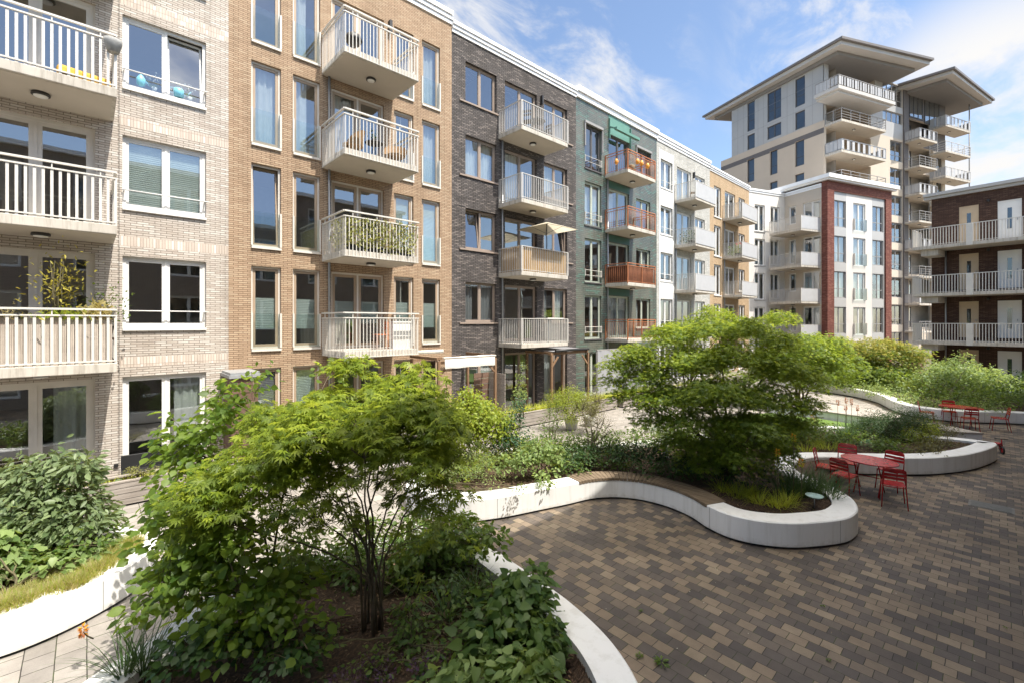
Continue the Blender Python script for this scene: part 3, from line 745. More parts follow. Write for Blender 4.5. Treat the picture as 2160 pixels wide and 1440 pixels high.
# --- cream brick house
X0 = -4.75
h = house(X0, 7.60, 'pale cream brick house with white framed windows and wide balconies')
W = 7.60
holes = []; wins = []
for k in range(5):
    a, b = 0.62-X0, 2.33-X0
    holes.append((a, b, (top(k)-1.76) if k else .10, top(k)))
    holes.append((-1.87-X0, 0.13-X0, LEV[k]+(.06 if k else .04), top(k)))
bands = [(2.82+FL*k, 3.06+FL*k, 0.56-X0, W) for k in range(5)]
shell(h, 0, W, 15.3, 'cream', holes, LEV, bands=bands, bandm='cream_soldier')
for k in range(5):
    a, b, c, d = holes[2*k]
    cur = {1: None, 2: None, 3: None, 0: [(.62, .98, 'curtain')], 4: [(0, .3, 'curtain'), (.7, 1, 'curtain')]}[k]
    window(h, a, b, c, d, 'white_paint', mull=(.5,), fw=.07, sash=.055, sill=('white_paint',) if k else None, guard='bar' if k else None, curtain=cur,
           blind=(.0, .93, 'blind') if k == 2 else None, open_leaf=1 if k == 3 else None)
    a, b, c, d = holes[2*k+1]
    window(h, a, b, c, d, 'offwhite', mull=(.51,), fw=.075, sash=.08, name='balcony_door', curtain=[(.66, .97, 'curtain')] if k == 0 else None)
    if k: balcony(h, -2.35-X0, .46-X0, 1.62, slab(k)+.04, .2, 'flat', lampx=-.72-X0)
    j = MB(); j.box(.552-X0, .562-X0, -.004, .02, 0, 15.3) if k == 0 else None
    if k == 0: j.build('expansion_joint', M['gap'], h)
coping(h, 0, W, 15.3)
vt = MB(); vt.box(.46-X0, .54-X0, -.05, -.002, .42, .50); vt.build('wall_vent', M['black'], h)
# --- tan brick house
X0 = 2.85; W = 7.51
h = house(X0, W, 'tan brick house with tall narrow windows and cream skirt balconies')
cols = [(3.41, 4.20), (4.53, 5.34), (5.69, 7.51), (7.89, 8.67), (9.02, 9.82)]
holes = []
for k in range(5):
    for i, (a, b) in enumerate(cols):
        zb = (LEV[k]+.08) if i == 2 else top(k)-2.38
        if k == 0 and i != 2: zb = .16
        holes.append((a-X0, b-X0, zb, top(k)))
shell(h, 0, W, 15.45, 'tan', holes, LEV)
for k in range(5):
    for i in range(5):
        a, b, c, d = holes[5*k+i]
        if i == 2:
            window(h, a, b, c, d, 'offwhite', 'taupe', mull=(.5,), fw=.06, sash=.09, name='balcony_door', curtain={3: [(0, .42, 'curtain')]}.get(k), blind=(.32, .62, 'blind') if k == 1 else None)
        else:
            cur = None; bl = None; op = None
            if k == 3: cur = [(.0, 1., 'curtain')] if i in (0, 4) else [(.05, .6, 'curtain')] if i == 1 else None
            if k == 4: cur = [(.0, .6, 'curtain')] if i == 1 else [(0, .9, 'curtain')] if i == 4 else None
            if k == 1: bl = (.24, .62, 'blind')
            if k == 2 and i in (3, 4): bl = (.02, .96, 'blind')
            if k == 0: bl = (.45, .97, 'blind') if i == 1 else (.0, .97, 'curtain_dark') if i == 0 else None
            if k == 2 and i == 0: op = 0
            window(h, a, b, c, d, 'offwhite', 'taupe', mull=(), fw=.055, sash=.075, sill=('offwhite',), guard='glass' if k else None, curtain=cur, blind=bl, open_leaf=op)
    if k: balcony(h, 5.41-X0, 7.82-X0, 1.69, slab(k)+.06, .2, 'skirt', lampx=6.62-X0)
downpipe(h, 5.60-X0, -.06, 0.05, 11.75)
coping(h, 0, W, 15.45, .48)
TAN = h; TANX = X0
# --- dark brick house
X0 = 10.36; W = 7.61
h = house(X0, W, 'dark grey brick house with brown framed windows')
cols = [(11.03, 12.68), (13.15, 15.14), (15.62, 17.29)]
holes = []
for k in range(5):
    for i, (a, b) in enumerate(cols):
        zb = (LEV[k]+.08) if i == 1 else top(k)-1.62
        if k == 0: zb = .12
        holes.append((a-X0, b-X0, zb, top(k)))
shell(h, 0, W, 15.2, 'dark', holes, LEV)
for k in range(5):
    for i in range(3):
        a, b, c, d = holes[3*k+i]
        cur = None; op = None
        if i == 0: cur = {3: [(.0, .95, 'curtain')], 1: [(.02, .35, 'curtain_dark'), (.55, .98, 'curtain_dark')], 0: [(.5, .98, 'curtain')]}.get(k)
        if i == 1: cur = {3: [(0, .5, 'curtain')]}.get(k)
        if i == 2: cur = {3: [(0, .7, 'curtain')], 1: [(.05, .3, 'curtain_dark'), (.6, .95, 'curtain')], 0: [(.1, .5, 'curtain')]}.get(k)
        if k == 2 and i == 0: op = 0
        if k == 2 and i == 2: op = 1
        window(h, a, b, c, d, 'brownframe', mull=(.5,), fw=.055, sash=.045, name='balcony_door' if i == 1 else 'window', y=.13, curtain=cur, open_leaf=op,
               sill=('brownframe', .3 if i == 0 else .04, .06 if i == 0 else .4) if (i != 1 and k) else None)
    if k: balcony(h, 12.77-X0, 15.66-X0, 1.42, slab(k)+.06, .17, 'bars', 'railgrey', lampx=14.15-X0)
    if k:   # shallow brick panel beside the small window
        p = MB()
        for (xa, xb, za, zb) in ((17.66, 17.675, top(k)-1.65, top(k)+.02), (17.31, 17.675, top(k)+.02, top(k)+.035)): p.box(xa-X0, xb-X0, -.004, .01, za, zb)
        for xa, xb in ((10.72, 11.02),): p.box(xa-X0, xb-X0, -.004, .01, top(k)+.03, top(k)+.05)
        p.build('panel_joint', M['gap'], h)
downpipe(h, 12.96-X0, -.06, 0.05, 11.75)
coping(h, 0, W, 15.2, .42, left=True)
DARK = h; DARKX = X0
lampb = MB(); lampb.box(15.36-X0, 15.44-X0, -.14, -.003, top(4)-.35, top(4)+.05); lampb.build('wall_lamp', M['black'], h)
lampb = MB(); lampb.box(7.66-TANX, 7.76-TANX, -.14, -.003, top(4)-.35, top(4)+.05); lampb.build('wall_lamp', M['black'], TAN)
# --- green tile house
X0 = 17.97; W = 7.89
h = house(X0, W, 'green glazed tile house with copper coloured balcony railings')
cols = [(18.68, 20.11), (20.78, 22.78), (23.52, 25.10)]
holes = []
for k in range(5):
    for i, (a, b) in enumerate(cols):
        d = top(k, 2.36)
        zb = (LEV[k]+.08) if i == 1 else d-2.26
        if k == 0: zb = .12
        if i == 1: d += .05
        if i == 2 and k: zb = d-1.75
        holes.append((a-X0, b-X0, zb, d))
shell(h, 0, W, 15.25, 'green', holes, LEV)
for k in range(5):
    for i in range(3):
        a, b, c, d = holes[3*k+i]
        cur = None
        if i == 0: cur = {3: [(.0, .5, 'curtain'), (.75, 1, 'curtain')], 1: [(.55, .72, 'curtain')], 2: None}.get(k)
        if i == 1: cur = {1: [(0, 1, 'curtain')], 3: [(0, .4, 'curtain')]}.get(k)
        if i == 2: cur = {1: [(0, .4, 'curtain')], 2: [(.5, 1, 'curtain')]}.get(k)
        window(h, a, b, c, d, 'greenframe' if k < 4 else 'darkframe', mull=(.5,), fw=.05, sash=.045, name='balcony_door' if i == 1 else 'window', y=.11, curtain=cur,
               sill=('darkframe', .04) if i != 1 else None, guard='bars' if (i == 0 and k) else None)
        if k == 4 and i != 1:     # dark screen box round the top windows
            g = MB(); g.box(a-.06, b+.06, -.10, -.002, d+.02, d+.14); g.box(a-.06, a, -.08, -.002, c+1.1, d+.02); g.box(b, b+.06, -.08, -.002, c+1.1, d+.02)
            g.build('screen_box', M['greyframe'], h)
    if k:
        p = MB(); z1 = (15.22 if k == 4 else slab(k+1)); z0 = holes[3*k+1][3]+.02
        p.box(20.76-X0, 22.80-X0, -.012, -.002, z0, z1); p.build('spandrel', M['teal' if k == 4 else 'darkgreen'], h)
        balcony(h, 20.43-X0, 23.22-X0, 1.42, slab(k)+.06, .18, 'copper', 'copper', lampx=22.0-X0)
g = MB(); g.bar((20.70-X0, -.5, 14.30), (22.98-X0, -.5, 14.30), .16, .14)
for x in (20.78, 22.9): g.bar((x-X0, 0, 14.55), (x-X0, -.5, 14.3), .05, .08)
g.box(20.76-X0, 20.80-X0, -.10, -.013, 13.9, 15.0); g.box(22.82-X0, 22.86-X0, -.10, -.013, 13.6, 15.0)
g.build('sun_awning', M['teal'], h)
downpipe(h, 20.62-X0, -.06, 0.05, 11.75)
coping(h, 0, W, 15.25, .55, .18, 2)
GREEN = h; GREENX = X0
# --- white brick house
X0 = 25.86; W = 7.59
h = house(X0, W, 'white brick house with grey perforated balcony fronts')
cols = [(26.29, 27.85), (28.46, 30.47), (31.07, 32.62)]
holes = []
for k in range(5):
    for i, (a, b) in enumerate(cols):
        d = top(k, 2.44); zb = (LEV[k]+.08) if i == 1 else d-1.8
        if k == 0: zb = .12
        holes.append((a-X0, b-X0, zb, d))
shell(h, 0, W, 15.2, 'white', holes, LEV)
pl = MB(); wall_mesh(pl, 26.12-X0, 28.02-X0, 0, 14.75, [q for q in holes[0::3]], .02, y=-.02)
for x in (26.12, 28.02): pl.quad((x-X0, -.02, 0), (x-X0, 0, 0), (x-X0, 0, 14.75), (x-X0, -.02, 14.75))
pl.build('render_strip', M['white_paint'], h)
for k in range(5):
    for i in range(3):
        a, b, c, d = holes[3*k+i]
        cur = [(0, 1, 'curtain')] if (k, i) in ((4, 0), (4, 1), (3, 0), (3, 1)) else [(0, .5, 'curtain')] if (k+i) % 2 else None
        window(h, a, b, c, d, 'white_paint', mull=(.5,), fw=.055, sash=.05, name='balcony_door' if i == 1 else 'window', curtain=cur,
               sill=('white_paint', .04) if i != 1 else None, guard='bar' if (i == 0 and k) else None)
    if k: balcony(h, 28.12-X0, 31.06-X0, 1.42, slab(k)+.06, .18, 'bars', 'rail', front_panel='perf', lampx=29.5-X0)
downpipe(h, 28.25-X0, -.06, 0.05, 11.75)
lampb = MB(); lampb.box(30.72-X0, 30.82-X0, -.14, -.003, top(4)-.45, top(4)-.05); lampb.build('wall_lamp', M['black'], h)
coping(h, 0, W, 15.2, .5)
WHITE = h; WHITEX = X0
# --- sand brick house
X0 = 33.45; W = 7.65
h = house(X0, W, 'narrow sand coloured brick house beside the white brick house')
cols = [(34.16, 35.40), (36.13, 38.14), (38.85, 40.17)]
holes = []
for k in range(5):
    for i, (a, b) in enumerate(cols):
        d = top(k, 2.36); zb = (LEV[k]+.08) if i == 1 else d-(2.3 if i == 0 else 1.8)
        if k == 0: zb = .12
        holes.append((a-X0, b-X0, zb, d))
shell(h, 0, W, 15.05, 'sand', holes, LEV)
for k in range(5):
    for i in range(3):
        a, b, c, d = holes[3*k+i]
        window(h, a, b, c, d, 'white_paint', mull=(.5,), fw=.055, sash=.05, name='balcony_door' if i == 1 else 'window', curtain=[(0, .5, 'curtain')] if (k+i) % 2 else None,
               sill=('white_paint', .04) if i != 1 else None)
    if k: balcony(h, 35.75-X0, 38.85-X0, 1.42, slab(k)+.06, .18, 'bars', 'railgrey', front_panel='perf', lampx=37.2-X0)
downpipe(h, 35.95-X0, -.06, 0.05, 11.75)
coping(h, 0, W, 15.05, .36)
SAND = h; SANDX = X0
# ------------------------------------------------------------------ the far end: corner house, red house, tower, gallery house
TURN = -20.5
ca, sa = math.cos(rad(TURN)), math.sin(rad(TURN))
# --- cream corner house: two fronts meeting in an inner corner
h = empty('apartment_building', (41.1, 14.55, 0), rad(TURN), 'cream plaster corner house with an inner corner and deep balconies', 'building')
h1 = h
holes = []
for k in range(5):
    d = 2.28 + 2.93*k
    holes += [(.67, 1.90, max(d-2.3, .1), d), (2.6, 3.73, max(d-2.2, .1), d)]
shell(h, 0, 4.37, 14.98, 'plaster', holes, LEV, depth=7)
for q in holes: window(h, *q, 'white_paint', mull=(.5,), fw=.055, sash=.05, sill=('greyframe', .03), curtain=[(0, .4, 'curtain')] if random.random() < .4 else None)
coping(h, -.02, 4.35, 14.98, .32, .10, 2)
# second front, local turn of -90 degrees: build it in its own frame as parts of the same house
def turned(o, x, y, ang):
    o.location = (x, y, 0); o.rotation_euler = (0, 0, ang); return o
class Sub:      # collects the parts built for one front so they can be turned together
    pass
def turn_children(parent, before, x, y, ang):
    for c in list(bpy.data.objects):
        if c.parent == parent and c.name not in before: turned(c, x, y, ang)
before = {c.name for c in bpy.data.objects}
holes = []
for k in range(5):
    d = 2.30 + 2.93*k
    holes += [(.38, 1.04, d-(1.6 if k % 2 == 0 else 2.1), d), (1.65, 3.2, d-2.2, d)]
holes = [(a, b, max(c, .1), d) for a, b, c, d in holes]
shell(h, 0, 3.24, 14.98, 'beige_lit', holes, LEV, depth=5)
for q in holes: window(h, *q, 'white_paint', mull=(.5,) if q[1]-q[0] > 1 else (), fw=.055, sash=.05, curtain=[(.5, 1, 'curtain')] if random.random() < .4 else None)
for k in range(1, 5):
    balcony(h, .35, 3.16, 2.35, 11.28-2.93*3+2.93*(k-1)+.0, .2, 'bars', 'railgrey', side_panel='perf', lampx=1.6)
coping(h, 0, 3.24, 14.98, .32, .10, 2)
turn_children(h, before, 4.37, 0, rad(-90))
# --- red brick house
P = Vector((43.89, 9.54))
h = empty('apartment_building', (P.x, P.y, 0), rad(TURN), 'red brick framed house with white centre strip and grey windows', 'building')
RED = h
w = MB()
wall_mesh(w, 0, 8.6, 0, 15.4, [(.84, 7.78, -1, 14.66)], .14)
w.quad((0, 0, 0), (0, 0, 15.4), (0, .49, 15.4), (0, .49, 0)); w.quad((8.6, 0, 0), (8.6, 6, 0), (8.6, 6, 15.4), (8.6, 0, 15.4)); w.quad((0, 0, 15.4), (8.6, 0, 15.4), (8.6, 6, 15.4), (0, 6, 15.4))
w.build('wall', [B['red']], h)
holes = []; 
for k in range(5):
    d = 2.24 + 2.93*k
    holes += [(.90, 2.52, max(d-2.2, .05), d), (3.47, 5.10, max(d-2.35, .05), d), (6.08, 7.64, max(d-2.2, .05), d)]
w = MB(); wall_mesh(w, .84, 7.78, 0, 14.66, [q for i, q in enumerate(holes)], .12, bands=[(0, 14.66, 2.56, 5.98)], mband=1, y=.12)
w.build('front_panel', [M['grey_panel'], M['plaster']], h)
for i, (a, b, c, d) in enumerate(holes):
    if i % 3 == 1: window(h, a, b, c, d, 'white_paint', mull=(.5,), fw=.06, sash=.05, y=.19, sill=None, guard='glass' if i > 3 else None, curtain=[(0, .35, 'curtain'), (.6, 1, 'curtain')] if i % 2 else None)
    else: window(h, a, b, c, d, 'greyframe', mull=(.33, .66) if i % 2 == 7 else (.5,), rail=.36, fw=.05, sash=.03, y=.19, curtain=[(0, .5, 'curtain')] if i % 2 else [(.6, 1, 'curtain')])
r = MB(); r.quad((.1, 2.4, 0), (8.5, 2.4, 0), (8.5, 2.4, 15.2), (.1, 2.4, 15.2))
for z in LEV: r.box(.1, 8.5, .3, 2.4, z-.3, z-.1, 1)
r.build('room', [M['interior'], M['interior_floor']], h)
cc = MB()
for i, (p, z0, z1) in enumerate(((.26, 15.42, 15.55), (.42, 15.55, 15.86))): cc.box(-p, 8.6+p, -p, 6, z0, z1)
cc.build('coping', M['coping'], h)
# --- the tower
C = Vector((54.43, 12.14))
h = empty('tower_block', (C.x, C.y, 0), rad(TURN), 'tall beige and grey apartment tower with a broad overhanging roof', 'tower')
TW = h
PT = 3.03
# long side front: runs away from the corner (local y), lies on x = 0 and faces -x
before = {c.name for c in bpy.data.objects}
cols3 = [(2.05, 3.08), (5.1, 6.05), (8.05, 9.05)]
lo = []
for n in range(8):
    for i, (a, b) in enumerate(cols3):
        if n == 0 or True: lo.append((a, b, 20.5-PT*n - (.0), 23.2-PT*n - (.5 if n % 2 else 0)))
# this front is built along x from the far end to the corner, then turned
LEN = 12.9
holes = [(LEN-b, LEN-a, c, d) for a, b, c, d in lo if c > 0]
w = MB(); wall_mesh(w, 0, LEN, 0, 24.34, holes, .22, bands=[(23.05, 23.6, 0, LEN)], mband=1)
w.quad((0, 0, 24.34), (LEN, 0, 24.34), (LEN, 9, 24.34), (0, 9, 24.34)); w.quad((0, 0, 0), (0, 0, 24.34), (0, 9, 24.34), (0, 9, 0))
w.build('wall', [M['beige'], M['band']], h)
up = [(8.04, 9.05, 26.6, 30.0), (8.04, 9.05, 24.42, 26.15), (4.7, 6.4, 26.64, 29.95), (4.7, 6.4, 24.66, 26.1), (2.0, 3.08, 26.9, 29.92), (2.0, 3.08, 24.47, 26.3)]
uh = [(LEN-b, LEN-a, c, d) for a, b, c, d in up]
w = MB(); wall_mesh(w, LEN-11.3, LEN-.1, 24.345, 30.4, uh, .22, y=.06)
w.quad((LEN-11.3, .06, 24.345), (LEN-11.3, .06, 30.4), (LEN-11.3, 9, 30.4), (LEN-11.3, 9, 24.345))
w.build('upper_wall', [M['grey_panel']], h)
for z in (26.4, 28.5):
    g = MB(); g.box(LEN-11.3, LEN-.1, .052, .06, z-.012, z+.012); g.build('panel_joint', M['greyframe'], h)
g = MB()
for x in (1.2, 3.3, 4.0, 6.9, 7.6, 9.6, 10.4): g.box(LEN-x-.012, LEN-x+.012, .052, .06, 24.35, 30.4)
g.build('panel_joint', M['greyframe'], h)
for a, b, c, d in holes + uh:
    window(h, a, b, c, d, 'darkframe', mull=(.5,) if b-a > 1.3 else (), rail=.36 if d-c > 2.2 else None, fw=.07, sash=.03, y=.14, glassm='glass_tower')
r = MB(); r.quad((.1, 2, 0), (LEN-.1, 2, 0), (LEN-.1, 2, 30.3), (.1, 2, 30.3)); r.build('room', [M['interior']], h)
for c in list(bpy.data.objects):
    if c.parent == h and c.name not in before: turned(c, 0, LEN, rad(-90))
# right front (local y = 0): loggias at the corner, a bay of big windows, a grey strip, the second stack
LV = [23.62 - PT*i for i in range(7)]             # undersides of the corner balconies
w = MB()
logg = [(.35, 7.6, z - PT + .28, z - .02) for z in LV] + [(.35, 7.6, 23.95, 26.1), (.7, 8.3, 26.9, 30.2)]
big = [(9.7, 13.35, 27.9, 30.9-.6), (9.7, 13.35, 26.0, 27.2)] + [(11.02, 13.35, 21.8-PT*i, 24.05-PT*i) for i in range(8)]
logg = [q for q in logg if q[2] > 0]; big = [q for q in big if q[2] > 0]
wall_mesh(w, 0, 13.4, 0, 24.34, [q for q in logg + big if q[3] < 24.3] , .22)
wall_mesh(w, 0, 13.4, 24.34, 30.4, [(a, b, max(c, 24.34), d) for a, b, c, d in logg + big if d > 24.35], .22, bands=[(24.34, 30.4, 0, 13.4)], mband=1)
w.build('wall', [M['beige_lit'], M['grey_panel']], h)
w = MB()
for a, b, c, d in logg:   # loggia back walls with doors, floors and ceilings
    w.quad((a, 2.2, c), (b, 2.2, c), (b, 2.2, d), (a, 2.2, d)); w.quad((a, .2, c), (b, .2, c), (b, 2.2, c), (a, 2.2, c)); w.quad((a, .2, d), (a, 2.2, d), (b, 2.2, d), (b, .2, d))
    w.quad((a, .2, c), (a, 2.2, c), (a, 2.2, d), (a, .2, d)); w.quad((b, .2, c), (b, .2, d), (b, 2.2, d), (b, 2.2, c))
    w.box(a+.25, b-1.1, 2.1, 2.19, c+.08, d-.12, 1)
    for x in (a+.3, a+1.9, a+3.5): w.box(x, x+1.45, 2.07, 2.095, c+.2, d-.25, 2)
w.build('loggia', [M['beige'], M['darkframe'], M['interior']], h)
for a, b, c, d in big: window(h, a, b, c, d, 'greyframe', mull=(.25, .5, .75) if b-a > 3 else (.5,), rail=.3 if d-c > 2 else None, fw=.07, sash=.035, y=.1, glassm='glass', curtain=[(0, .3, 'curtain')] if random.random() < .5 else None)
r = MB(); r.quad((9.0, 2, 0), (13.4, 2, 0), (13.4, 2, 30.3), (9.0, 2, 30.3))
for i in range(11): r.box(8.8, 13.4, .25, 2, 24.5-PT*i-.2, 24.5-PT*i)
r.build('room', [M['interior']], h)
for i, z in enumerate(LV):
    balcony(h, .15, 7.3, 1.6, z, .25, 'tower_glass' if i % 2 else 'tower_bars', 'greyframe' if i % 2 == 0 else 'steel', lampx=3.4)
tb = MB(); tb.box(-1.2, 7.1, -2.1, -.003, 25.95, 26.18); tb.box(-1.5, 7.5, -2.35, -.003, 26.18, 26.5)
b = tb.build('balcony', M['rooffascia'], h)
rl = MB()
for (p, q) in (((-1.45, -.1), (-1.45, -2.3)), ((-1.45, -2.3), (7.45, -2.3)), ((7.45, -2.3), (7.45, -.1))):
    rl.bar((*p, 27.5), (*q, 27.5), .06, .05); n = max(2, int((Vector(q)-Vector(p)).length/.9))
    for i in range(n+1):
        c = Vector(p)+(Vector(q)-Vector(p))*i/n; rl.box(c.x-.02, c.x+.02, c.y-.02, c.y+.02, 26.5, 27.5)
rl.build('railing', M['greyframe'], b)
g = MB()
n = 22
for i in range(n):
    a = -1.42+8.84*i/n; g.box(a+.04, a+8.84/n*(.62 if i % 3 else .92), -2.31, -2.29, 26.6, 27.42)
for i in range(6):
    a = -2.25+2.15*i/6; g.box(-1.46, -1.44, a+.03, a+.30, 26.6, 27.42)
g.build('glazing', M['perf'], b)
# dark strip and set-back bay, second stack
w = MB(); w.box(13.4, 14.25, -.12, 3, 0, 30.6); w.build('pier', M['band'], h)
w = MB(); wall_mesh(w, 14.25, 21.9, 0, 30.3, [(14.6, 19.4, 24.6-PT*i-.1, 24.6-PT*i+2.45) for i in range(0, 8)] + [(20.0, 21.3, 24.6-PT*i+.1, 24.6-PT*i+2.2) for i in range(1, 8)], .3, bands=[(24.0, 30.3, 14.25, 21.9)], mband=1)
w.quad((21.9, 0, 0), (21.9, 9, 0), (21.9, 9, 30.3), (21.9, 0, 30.3)); w.quad((14.25, 1.6, 0), (21.8, 1.6, 0), (21.8, 1.6, 30.2), (14.25, 1.6, 30.2), 2)
for i in range(10): w.box(14.3, 21.8, .3, 1.6, 24.6-PT*i-.35, 24.6-PT*i-.12, 0)
w.build('wall', [M['beige_lit'], M['band'], M['interior']], h)
for i in range(0, 8):
    window(h, 14.6, 16.8, 24.55-PT*i, 26.9-PT*i, 'darkframe', mull=(.5,), fw=.06, sash=.03, y=.9, name='balcony_door')
    if i: window(h, 20.0, 21.3, 24.7-PT*i, 26.8-PT*i, 'darkframe', mull=(.5,), fw=.06, sash=.03, y=.15)
for i in range(0, 8):
    z = 23.75-PT*i
    balcony(h, 13.5, 16.95, 1.5, z+.2, .2, 'tower_glass' if i % 2 == 0 else 'tower_bars', 'greyframe', lampx=15.0)
for i in range(0, 9):
    z = 26.2-2.93*i
    if z > 1: balcony(h, 18.6, 23.9, 1.5, z, .22, 'tower_glass' if i % 2 == 0 else 'tower_bars', 'railgrey', lampx=21.0)
window(h, 14.6, 17.2, 27.2, 30.0, 'darkframe', mull=(.33, .66), rail=.75, fw=.07, sash=.03, y=-.06)
window(h, 17.6, 20.6, 26.9, 30.0, 'darkframe', mull=(.33, .66), rail=.75, fw=.07, sash=.03, y=-.06)
# roofs: broad thin slabs with sloping undersides
def to_loc(x, y):
    d = Vector((x, y)) - C; return (d.x*ca + d.y*sa, -d.x*sa + d.y*ca)
rp = [to_loc(52.2, 10.19), to_loc(63.5, 4.6), to_loc(66.2, 9.2), to_loc(66.0, 22.0), to_loc(59.1, 26.7)]
r = MB()
r.prism(rp[::1] if area2(rp) > 0 else rp[::-1], 30.78, 31.0)
cx = sum(p[0] for p in rp)/5; cy = sum(p[1] for p in rp)/5
def shrink(p, d):
    v = Vector((p[0]-cx, p[1]-cy)); l = v.length; v *= (l-d)/l; return (cx+v.x, cy+v.y)
r2 = [shrink(p, .35) for p in rp]; r3 = [shrink(p, 1.5) for p in rp]
rr = r.build('roof', M['roofdark'], h)
r = MB(); r.prism(r2 if area2(r2) > 0 else r2[::-1], 30.42, 30.775); r.build('fascia', M['rooffascia'], rr)
r = MB(); r.prism(r3 if area2(r3) > 0 else r3[::-1], 30.05, 30.415); r.build('soffit', M['roofsoffit'], rr)
rp = [to_loc(65.9, 3.2), to_loc(79.0, .4), to_loc(80.5, 6), to_loc(70, 14), to_loc(66.2, 9.0)]
cx = sum(p[0] for p in rp)/5; cy = sum(p[1] for p in rp)/5
r = MB(); r.prism(rp if area2(rp) > 0 else rp[::-1], 30.28, 30.5); rr = r.build('roof', M['roofdark'], h)
r2 = [shrink(p, .35) for p in rp]; r3 = [shrink(p, 1.5) for p in rp]
r = MB(); r.prism(r2 if area2(r2) > 0 else r2[::-1], 29.95, 30.275); r.build('fascia', M['rooffascia'], rr)
r = MB(); r.prism(r3 if area2(r3) > 0 else r3[::-1], 29.6, 29.945); r.build('soffit', M['roofsoffit'], rr)
g = MB(); g.tube([(23.8, -1.42, 14), (23.8, -1.42, 29.7)], .06, 8); g.build('post', M['greyframe'], h)
# --- brown gallery house
GA = -98.0
h = empty('gallery_building', (40.0, 2.0, 0), rad(GA), 'dark brown brick gallery house with cream railings and front doors', 'building')
GAL = h
cg, sg = math.cos(rad(GA)), math.sin(rad(GA))
doors = [(.25, 1.12, 'doortan'), (1.92, 2.89, 'doorwhite'), (4.6, 5.5, 'doortan'), (6.3, 7.3, 'doorwhite')]
holes = []
for k in range(4):
    for a, b, m in doors: holes.append((a, b, .02+2.95*k if k else .02, 2.22+2.96*k))
wl = MB(); wall_mesh(wl, -1.05, 12, 0, 11.85, holes, .1)
wl.quad((-1.05, 0, 0), (-1.05, 0, 11.85), (-1.05, 9, 11.85), (-1.05, 9, 0)); wl.quad((-1.05, 0, 11.85), (12, 0, 11.85), (12, 9, 11.85), (-1.05, 9, 11.85))
wl.build('wall', B['brown'], h)
for i, (a, b, c, d) in enumerate(holes):
    m = doors[i % 4][2]
    D = MB(); D.box(a, b, .05, .10, c, d); D.box(a, a+.06, .02, .05, c, d, 0); D.box(b-.06, b, .02, .05, c, d, 0); D.box(a+.06, b-.06, .02, .05, d-.06, d, 0)
    mid = (a+b)/2
    dd = D.build('door', M[m], h)
    q = MB(); q.box(mid-.09, mid+.09, .042, .049, c+.55, d-.45); q.build('door_glass', M['glass_tower'], dd)
    q = MB(); q.box(mid+.30, mid+.33, .0, .045, c+1.0, c+1.12); q.build('handle', M['steel'], dd)
    if i % 2 == 1:
        q = MB(); q.box(b+.16, b+.30, -.012, -.002, c+1.45, c+1.57); q.build('number_plate', M['lampwhite'], h)
    if i % 2 == 0:
        q = MB(); q.lathe([(.05, 0), (.07, .03), (.07, .12), (.05, .15)], (b+.42, -.08, d+.05), 10); q.build('wall_lamp', M['black'], h)
for k, z in ((1, 2.55), (2, 5.50), (3, 8.44)):
    b = balcony(h, -1.55, 12, 1.9, z, .2, 'gallery', 'rail', lamp=False)
    for x in (1.05, 5.2):
        q = MB(); q.box(x-.14, x+.14, -1.97, -1.80, z-.0, z+1.28); q.build('post', M['rail'], b)
    q = MB(); q.box(-1.2, -.4, -1.6, -.003, z-.38, z-.004); q.build('bracket', M['concrete'], b)
downpipe(h, -.35, -.08, 0, 8.4)
coping(h, -1.4, 12.3, 11.85, .36, .35, 2, mat='grey_panel')
# --- the block the photograph is taken from: it throws the shade over the paving
h = empty('apartment_building', (17.0, -0.8, 0), rad(180), 'grey brown brick block opposite the row, reflected in its windows', 'building')
OWN = h
holes = []
for k in range(4):
    for i in range(9): holes.append((1.2+3.6*i, 3.1+3.6*i, .5+2.94*k, 2.4+2.94*k))
wall = shell(h, 0, 33.0, 11.85, 'own', holes, LEV[:4], depth=11)
for q in holes: window(h, *q, 'white_paint', mull=(.5,), fw=.06, sash=.05, curtain=[(0, .4, 'curtain')] if random.random() < .4 else None)
coping(h, -.2, 33.2, 11.85, .2, .2, 1)
h = empty('low_wing', (17.0, -1.4, 0), 0, 'low grey brown brick wing next to the block opposite the row', 'building')
w = MB(); w.box(.02, 13, -9, 0, 0, 6.9); w.build('wall', B['own'], h)
q = MB(); q.box(0, 13.2, -.5, .2, 6.9, 7.05); q.build('coping', M['coping'], h)
